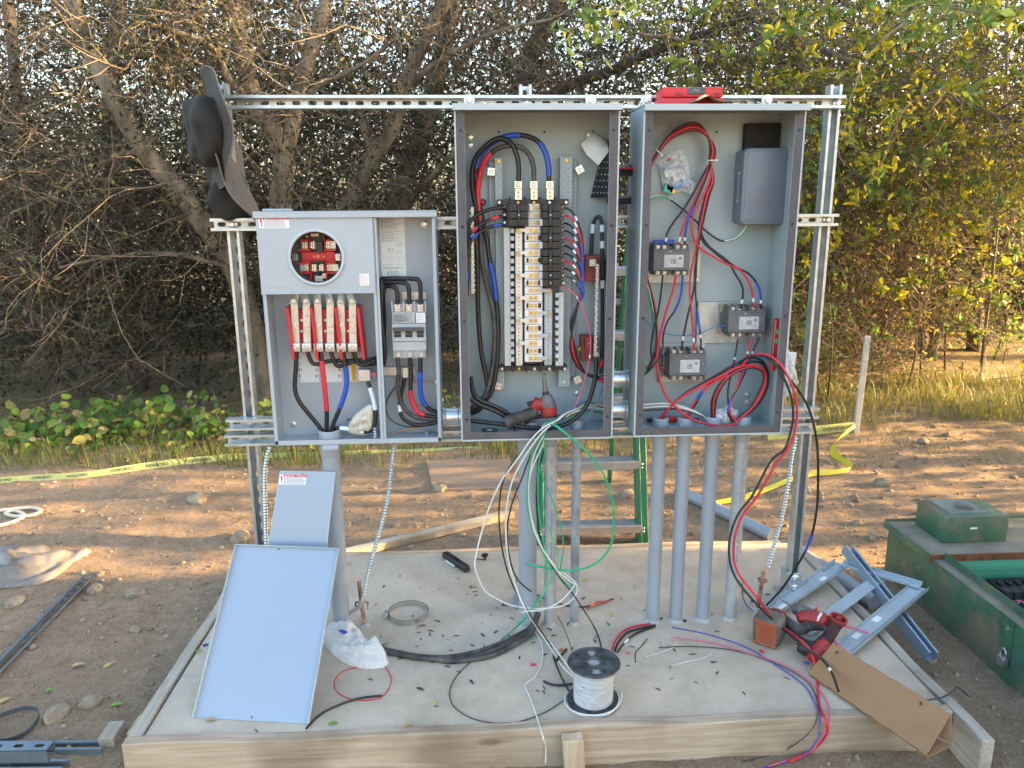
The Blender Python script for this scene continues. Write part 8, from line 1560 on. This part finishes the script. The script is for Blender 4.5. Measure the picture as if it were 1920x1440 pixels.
def ribbon(label, low, ups, mt, words=(), flip=True, group='caution tape'):
    low = spline(low, 6); n = len(low); us = [Vector([np.interp(i/(n-1)*(len(ups)-1), range(len(ups)), [u[k] for u in ups]) for k in range(3)]) for i in range(n)]
    hi = [a+b for a, b in zip(low, us)]; g = MB(); off = Vector((0, .0012, 0)); g.add(low+hi+[p+off for p in low]+[p+off for p in hi], [(i, i+1, n+i+1, n+i) for i in range(n-1)]+[(2*n+i+1, 2*n+i, 3*n+i, 3*n+i+1) for i in range(n-1)]+[(i, 2*n+i, 2*n+i+1, i+1) for i in range(n-1)]+[(n+i, n+i+1, 3*n+i+1, 3*n+i) for i in range(n-1)]); o = g.build('caution_tape', mt, None, angle=60); tag(o, label, 'tape', group)
    for f_, wd in words:
        i = min(n-2, int(f_*(n-1))); x = (low[i+1]-low[i]).normalized(); c = (low[i]+hi[i])/2; y = us[i].normalized(); nn = x.cross(y); nn = nn if nn.y < 0 else -nn; M_ = frame(c+nn*.003, -x if flip else x, -y if flip else y); text(wd, us[i].length*.62, M_, PRINT, o, bold=.0003)
    return o
ribbon('caution tape stretched along the brambles at the left', [GT(-30, 908), GT(60, 902), GT(160, 896), GT(260, 882), GT(360, 870), GT(440, 862), GT(520, 858), GT(620, 852), GT(760, 848), GT(900, 842)], [(0, .03, .028), (0, .03, .03), (0, .025, .04), (0, .03, .03), (0, .02, .015), (0, .02, .015)], TAPE, [(.05, 'CAUTION'), (.13, 'CUIDADO'), (.21, 'CAUTION'), (.30, 'CUIDADO'), (.385, 'CAUTION'), (.47, 'CUIDADO'), (.60, 'CAUTION'), (.72, 'CUIDADO'), (.85, 'CAUTION')])
p0, p1 = GT(1440, 826), sb+Vector((-.02, -.02, .03)); ribbon('caution tape running level from the stake behind the right post', [p0, p0.lerp(p1, .5), p1], [(0, .02, .05), (0, .015, .06), (0, .01, .055)], TAPE, [(.35, 'CAUTION'), (.8, 'CUIDADO')])
ribbon('crumpled yellow tape trailing from the stake across the dirt', [sb+Vector((-.02, -.03, .05)), GT(1568, 828, .03), GT(1556, 842, .02), GT(1562, 858, .01), GT(1586, 872, .01), GT(1590, 884, .01), GT(1560, 890, .01), GT(1525, 893, .01), GT(1480, 905, .01), GT(1430, 925, .01), GT(1380, 940, .01), GT(1320, 950, .01)], [(0, .02, .025), (.03, .01, .02), (.05, .0, .015), (.04, .015, .015), (.02, .03, .02), (0, .03, .02), (0, .025, .02), (0, .03, .015), (0, .025, .015)], TAPE_Y, [(.37, 'CUIDADO'), (.9, 'CAUTION')])
# ---- left: tarp, strap, struts, band
TARP = mat('grey_tarp', (.11, .105, .105), .38, 0, .15, 5, .1, 30, col2=(.24, .215, .19)); soft('tarp', 'crumpled shiny grey tarp at the left edge of the dirt', 'tarp', [GT(x, y, .004) for x, y in ((-60, 1040), (10, 1026), (70, 1024), (120, 1036), (172, 1034), (140, 1052), (110, 1078), (70, 1096), (0, 1103), (-60, 1100))], (0, 0, 1), .04, TARP, 18, 1.5, 9)
wire('flat white strap looped on the dirt at the left edge', [GT(x, y, .012) for x, y in ((-20, 960), (20, 955), (60, 952), (76, 958), (60, 966), (30, 968), (10, 962), (30, 958), (45, 968), (20, 980), (-20, 990))], .010, mat('dirty_white_strap', (.58, .53, .45), .8), name='strap', cat='strap', sides=6)
p, q = GT(-14, 1262, .03), GT(172, 1074, .03); lay_strut('slotted strut lying on the dirt at the left', p, q, Vector((-.72, .05, -.70)), True, mat('blue_grey_galvanised', (.22, .28, .34), .36, .7, .1, 14))
zz = -.10; BLUEGALV = MATS['blue_grey_galvanised']
for k, (px0, px1, py, lab, slot) in enumerate(((-60, 196, 1398, 'rear strut of the pile at the bottom left corner', False), (-60, 98, 1422, 'middle slotted strut of the pile at the bottom left corner', True), (-60, 122, 1434, 'front strut of the pile at the bottom left corner', False))):
    p, q = G(px0, py, zz+.042*(k == 1)), G(px1, py-2, zz+.042*(k == 1)); lay_strut(lab, p, q, Vector((0, .0, 1 if k == 1 else -1)), slot, BLUEGALV)
g = MB(); c = GT(18, 1362, .006); vs = []; n = 40; rr = .082
for i in range(n):
    a = 2*math.pi*i/n; d = Vector((math.cos(a), math.sin(a)*.95, 0))
    for r_, z in ((rr, .0), (rr+.003, .0), (rr+.003, .016), (rr, .016)): vs.append(c+d*r_+Vector((0, 0, z+.006*math.sin(a*2))))
g.add(vs, [(i*4+j, i*4+(j+1) % 4, ((i+1) % n)*4+(j+1) % 4, ((i+1) % n)*4+j) for i in range(n) for j in range(4)]); tag(g.build('band_hoop', DARKGREY_P, None, angle=50), 'dark band hoop on the dirt at the bottom left', 'hoop')
beam('wood_offcut', 'short pine offcut against the left plank', 'timber', GT(200, 1402), GT(222, 1368), .05, .035, PINE_Y)
# ---- rocks, one by one
STONE = mat('tan_stone', (.25, .19, .13), .95, 0, .25, 12, .8, 40, col2=(.40, .32, .23))
def rock(px, py, r, label):
    q = GT(px, py); R_ = r*((q-CAM).length)/F_PX; bm = bmesh.new(); bmesh.ops.create_icosphere(bm, subdivisions=2, radius=1); s = random.uniform(0, 99)
    for v in bm.verts: f_ = 1+.35*noise.noise(v.co*1.3+Vector((s, 0, 0)))+.15*noise.noise(v.co*3+Vector((s, 4, 0))); v.co = Vector((v.co.x*1.15, v.co.y*.9, v.co.z*.72))*f_*R_
    me = bpy.data.meshes.new('rock'); bm.to_mesh(me); bm.free(); me.polygons.foreach_set('use_smooth', [True]*len(me.polygons)); me.set_sharp_from_angle(angle=R(38)); o = link('rock', me, STONE); o.location = q+Vector((0, 0, R_*.18)); o.rotation_euler = (0, 0, random.uniform(0, 6)); tag(o, label, 'rock', 'rocks on the dirt')
for x, y, r_, lab in ((370, 940, 17, 'sunlit rock behind the left post'), (252, 1116, 14, 'rock in the middle of the dirt on the left'), (178, 1108, 13, 'rock by the far end of the lying strut'), (28, 1132, 14, 'flat rock at the left edge under the tarp'), (108, 1340, 18, 'rock above the struts at the bottom left'), (172, 1320, 16, 'rock between the struts and the slab corner'), (450, 1010, 17, 'rock beside the foot of the left post'), (187, 1078, 8, 'small rock at the tip of the lying strut'), (255, 1183, 9, 'small rock left of the slab edge'), (197, 991, 7, 'pebble in the middle of the sunny dirt'), (1174, 932, 15, 'tan rock seen between the ladder and the conduits'), (826, 917, 14, 'rock at the corner of the plywood sheet'), (742, 986, 10, 'rock behind the meter conduit'), (652, 985, 9, 'rock left of the hanging spiral conduit'), (1640, 1010, 10, 'rock left of the green service box'), (1608, 982, 8, 'small rock behind the steel frame'), (1655, 908, 12, 'clod beyond the green service box'), (1745, 1238, 9, 'clod between the channel and the green box'), (1350, 890, 11, 'rock behind the third conduit'), (1440, 870, 9, 'rock left of the right post'), (1730, 830, 9, 'small rock near the grass at the right')): rock(x, y, r_, lab)
# ---- ground litter: pebbles, straw (uncountable)
def litter():
    n = 13000; x = RNG.uniform(-3.4, 3.6, n); y = RNG.uniform(-1.3, 3.0, n); ok = ~((x > PX0-.06) & (x < PX1+.06) & (y > PY0-.06) & (y < PY1+.06)) & ~((x > 1.8) & (y < .5) & (y > -1.1)); x, y = x[ok], y[ok]; n = len(x)
    base = np.array([(1, 0, 0), (-1, 0, 0), (0, 1, 0), (0, -1, 0), (0, 0, 1), (0, 0, -1)], float); F6 = np.array([(0, 2, 4), (2, 1, 4), (1, 3, 4), (3, 0, 4), (2, 0, 5), (1, 2, 5), (3, 1, 5), (0, 3, 5)])
    s_ = np.minimum(RNG.lognormal(-5.35, .6, n), .03)[:, None, None]; V = base[None]*s_*RNG.uniform(.55, 1.3, (n, 6, 1))*np.array([1, 1, .7]); a = RNG.uniform(0, 6.28, n); c_, s2 = np.cos(a), np.sin(a); Vx = V[..., 0]*c_[:, None]-V[..., 1]*s2[:, None]; Vy = V[..., 0]*s2[:, None]+V[..., 1]*c_[:, None]; Z = np.array([zg2(p, q) for p, q in zip(x, y)])
    V = np.stack([Vx+x[:, None], Vy+y[:, None], V[..., 2]+Z[:, None]+.002], -1); Fq = (F6[None]+(np.arange(n)*6)[:, None, None]).reshape(-1, 3)
    tag(stuff(npmesh('pebbles', V, Fq, leafmat('pebble_colours', [(.20, .14, .10), (.30, .23, .16), (.38, .31, .23), (.24, .18, .13)], 0, .95))), 'pebbles and clods strewn over the dirt', 'pebbles')
    n = 4600; x = RNG.uniform(-3.4, 3.8, n); y = RNG.uniform(-1.2, 3.2, n); ok = ~((x > PX0-.06) & (x < PX1+.06) & (y > PY0-.06) & (y < PY1+.06)) & ~((x > 1.8) & (y < .5) & (y > -1.1)); x, y = x[ok], y[ok]; Z = np.array([zg2(p, q) for p, q in zip(x, y)]); r_ = np.stack([x, y, Z+.004], 1); d = RNG.normal(0, 1, (len(x), 3))*np.array([1, 1, .22]); P, D = twig_paths(r_, d, RNG.uniform(.02, .09, len(x)), 3, .35, .02); V, Fq = tubes_np(P, RNG.uniform(.0006, .0016, len(x)), np.full(len(x), .0004), 3)
    tag(stuff(npmesh('straw_litter', V, Fq, leafmat('straw_colours', [(.40, .30, .17), (.28, .20, .12), (.48, .38, .22), (.2, .13, .08)], .1, .8))), 'dry straw and twigs scattered over the dirt', 'straw')
litter()
def grass(name, label, n, xr, yr, hr, cols, lean=.35, wid=.0035, dens=None):
    x = RNG.uniform(*xr, n); y = RNG.uniform(*yr, n); f_ = np.array([noise.noise(Vector((a*1.7, b*2.1, 4))) for a, b in zip(x, y)]); ok = RNG.uniform(0, 1, n) < np.clip(.55+f_*1.3, .05, 1); x, y = x[ok], y[ok]; n = len(x); Z = np.array([zg(a, b) for a, b in zip(x, y)])-.01; h = RNG.uniform(*hr, n); a = RNG.uniform(0, 6.28, n); dx, dy = np.cos(a), np.sin(a); w_ = wid; L = RNG.uniform(.1, lean, n)*h*1.6
    b0 = np.stack([x-dy*w_, y+dx*w_, Z], 1); b1 = np.stack([x+dy*w_, y-dx*w_, Z], 1); m0 = np.stack([x-dy*w_*.7+dx*L*.35, y+dx*w_*.7+dy*L*.35, Z+h*.6], 1); m1 = np.stack([x+dy*w_*.7+dx*L*.35, y-dx*w_*.7+dy*L*.35, Z+h*.6], 1); t_ = np.stack([x+dx*L, y+dy*L, Z+h], 1); V = np.stack([b0, b1, m1, m0, t_], 1).reshape(-1, 3); k = np.arange(n)*5
    Fq = np.concatenate([np.stack([k, k+1, k+2], 1), np.stack([k, k+2, k+3], 1), np.stack([k+3, k+2, k+4], 1)]); return tag(stuff(npmesh(name, V, Fq, leafmat(name+'_blades', cols, .35))), label, 'grass')
grass('tall_grass', 'tall yellow-green grass along the thicket at the right', 9000, (1.2, 5.5), (2.45, 3.5), (.05, .20), [(.30, .28, .08), (.20, .23, .05), (.40, .34, .13), (.14, .18, .04)], .5)
grass('low_grass', 'low green grass along the brambles at the left', 8000, (-4.2, 1.4), (1.98, 2.9), (.04, .15), [(.12, .19, .04), (.20, .24, .05), (.30, .27, .10), (.08, .14, .03)], .6)
grass('sparse_grass', 'sparse short grass on the dirt at the right', 5000, (1.3, 4.6), (1.7, 2.7), (.015, .05), [(.28, .25, .10), (.17, .19, .05), (.36, .29, .14)], .7, .0025)
def bramble(label, x0, x1, n, y=(2.25, 3.0), z=(.0, .38), mt=LEAF_GREEN, size=.085, seed=0):
    t = thing('bramble', label, 'bramble', ((x0+x1)/2, sum(y)/2, -.05), 'brambles under the thicket'); m_ = 40; pr = np.stack([RNG.uniform(x0, x1, m_), RNG.uniform(y[0]+.1, y[1], m_), np.full(m_, -.06)], 1); P, D = twig_paths(pr, RNG.normal(0, .5, (m_, 3))+np.array([0, -.25, 1.0]), RNG.uniform(.15, .40, m_), 6, .25, -.12); V, Fq = tubes_np(P, np.full(m_, .004), np.full(m_, .002), 4); stuff(npmesh('canes', V, Fq, TWIG, t, True))
    C = P[:, 2:].reshape(-1, 3)[RNG.integers(0, m_*5, n)]+RNG.normal(0, .06, (n, 3)); C[:, 2] = np.maximum(C[:, 2], -.02)
    # rounder leaves: six corners
    d = norm(RNG.normal(0, 1, (n, 3))*np.array([1, 1, .4])); nr = norm(RNG.normal(0, .45, (n, 3))+np.array([0, -.55, .75])); s_ = norm(np.cross(d, nr)); d = np.cross(nr, s_); L = size*RNG.uniform(.4, 1.2, n)[:, None]; W_ = L*.36; v = [C, C+d*L*.3+s_*W_+nr*W_*.2, C+d*L*.68+s_*W_*.85+nr*W_*.15, C+d*L-nr*W_*.2, C+d*L*.68-s_*W_*.85+nr*W_*.15, C+d*L*.3-s_*W_+nr*W_*.2]; V = np.stack(v, 1).reshape(-1, 3); k = np.arange(n)*6
    stuff(npmesh('leaves', V, np.concatenate([np.stack([k, k+1, k+2, k+3], 1), np.stack([k, k+3, k+4, k+5], 1)]), mt, t)); return t
BRL = leafmat('bramble_leaves', [(.07, .17, .03), (.12, .24, .04), (.20, .30, .05), (.05, .12, .025), (.36, .32, .09), (.40, .30, .16)], .35)
bramble('bramble clump with large pale leaves at the left edge', -4.1, -2.7, 520, mt=BRL); bramble('bramble clump in the middle of the left verge', -2.9, -1.9, 420, mt=BRL, size=.075); bramble('bramble clump left of the left post', -2.0, -.9, 400, mt=BRL, size=.06, z=(0, .3)); bramble('low leafy clump behind the meter cabinet', -1.0, .3, 300, mt=BRL, size=.05)
# bigger leaf sprays hanging in from the top right
def spray(label, ends, n, size, mt):
    root = thing('leaf_spray', label, 'branch', A(*ends[-1]), 'leafy branches hanging in'); path = spline(AP(ends), 6); g = MB(); g.tube(path, _interp([.009, .004], len(path)), 7); g.build('twig', BARK, root, angle=70); Q = np.array([p[:] for p in path]); C = Q[RNG.integers(len(Q)//4, len(Q), n)]+RNG.normal(0, .07, (n, 3)); V, Fq = leaves_np(C, size, .42, 0.2, .2, .4); stuff(npmesh('leaves', V, Fq, mt, root))
spray('broad-leaved sprig at the top right corner of the picture', [(1990, -40, 1.5), (1930, 10, 1.45), (1850, 25, 1.4), (1760, 10, 1.4), (1720, 15, 1.4)], 150, .085, BIGLEAF); spray('leafy sprig high above the red tool case', [(1240, -60, 2.0), (1180, 0, 1.95), (1130, 30, 1.9), (1060, 60, 1.9)], 110, .08, BIGLEAF); spray('yellow-leaved sprig beside the top of the right post', [(1700, 40, 2.2), (1640, 90, 2.15), (1600, 170, 2.1), (1580, 260, 2.1)], 130, .07, LEAF_YEL); spray('yellow-green sprig hanging beside the right cabinet', [(1780, 160, 2.2), (1700, 200, 2.1), (1660, 290, 2.1), (1640, 330, 2.1)], 120, .065, LEAF_YEL)
# ---- fine print and tiny repeated marks stay joined
for o in COL.objects:
    if o.name.split('.')[0] in ('small_print', 'printed_line', 'locknut_teeth', 'stitching', 'rivet', 'perforations', 'stems'): o['kind'] = 'stuff'
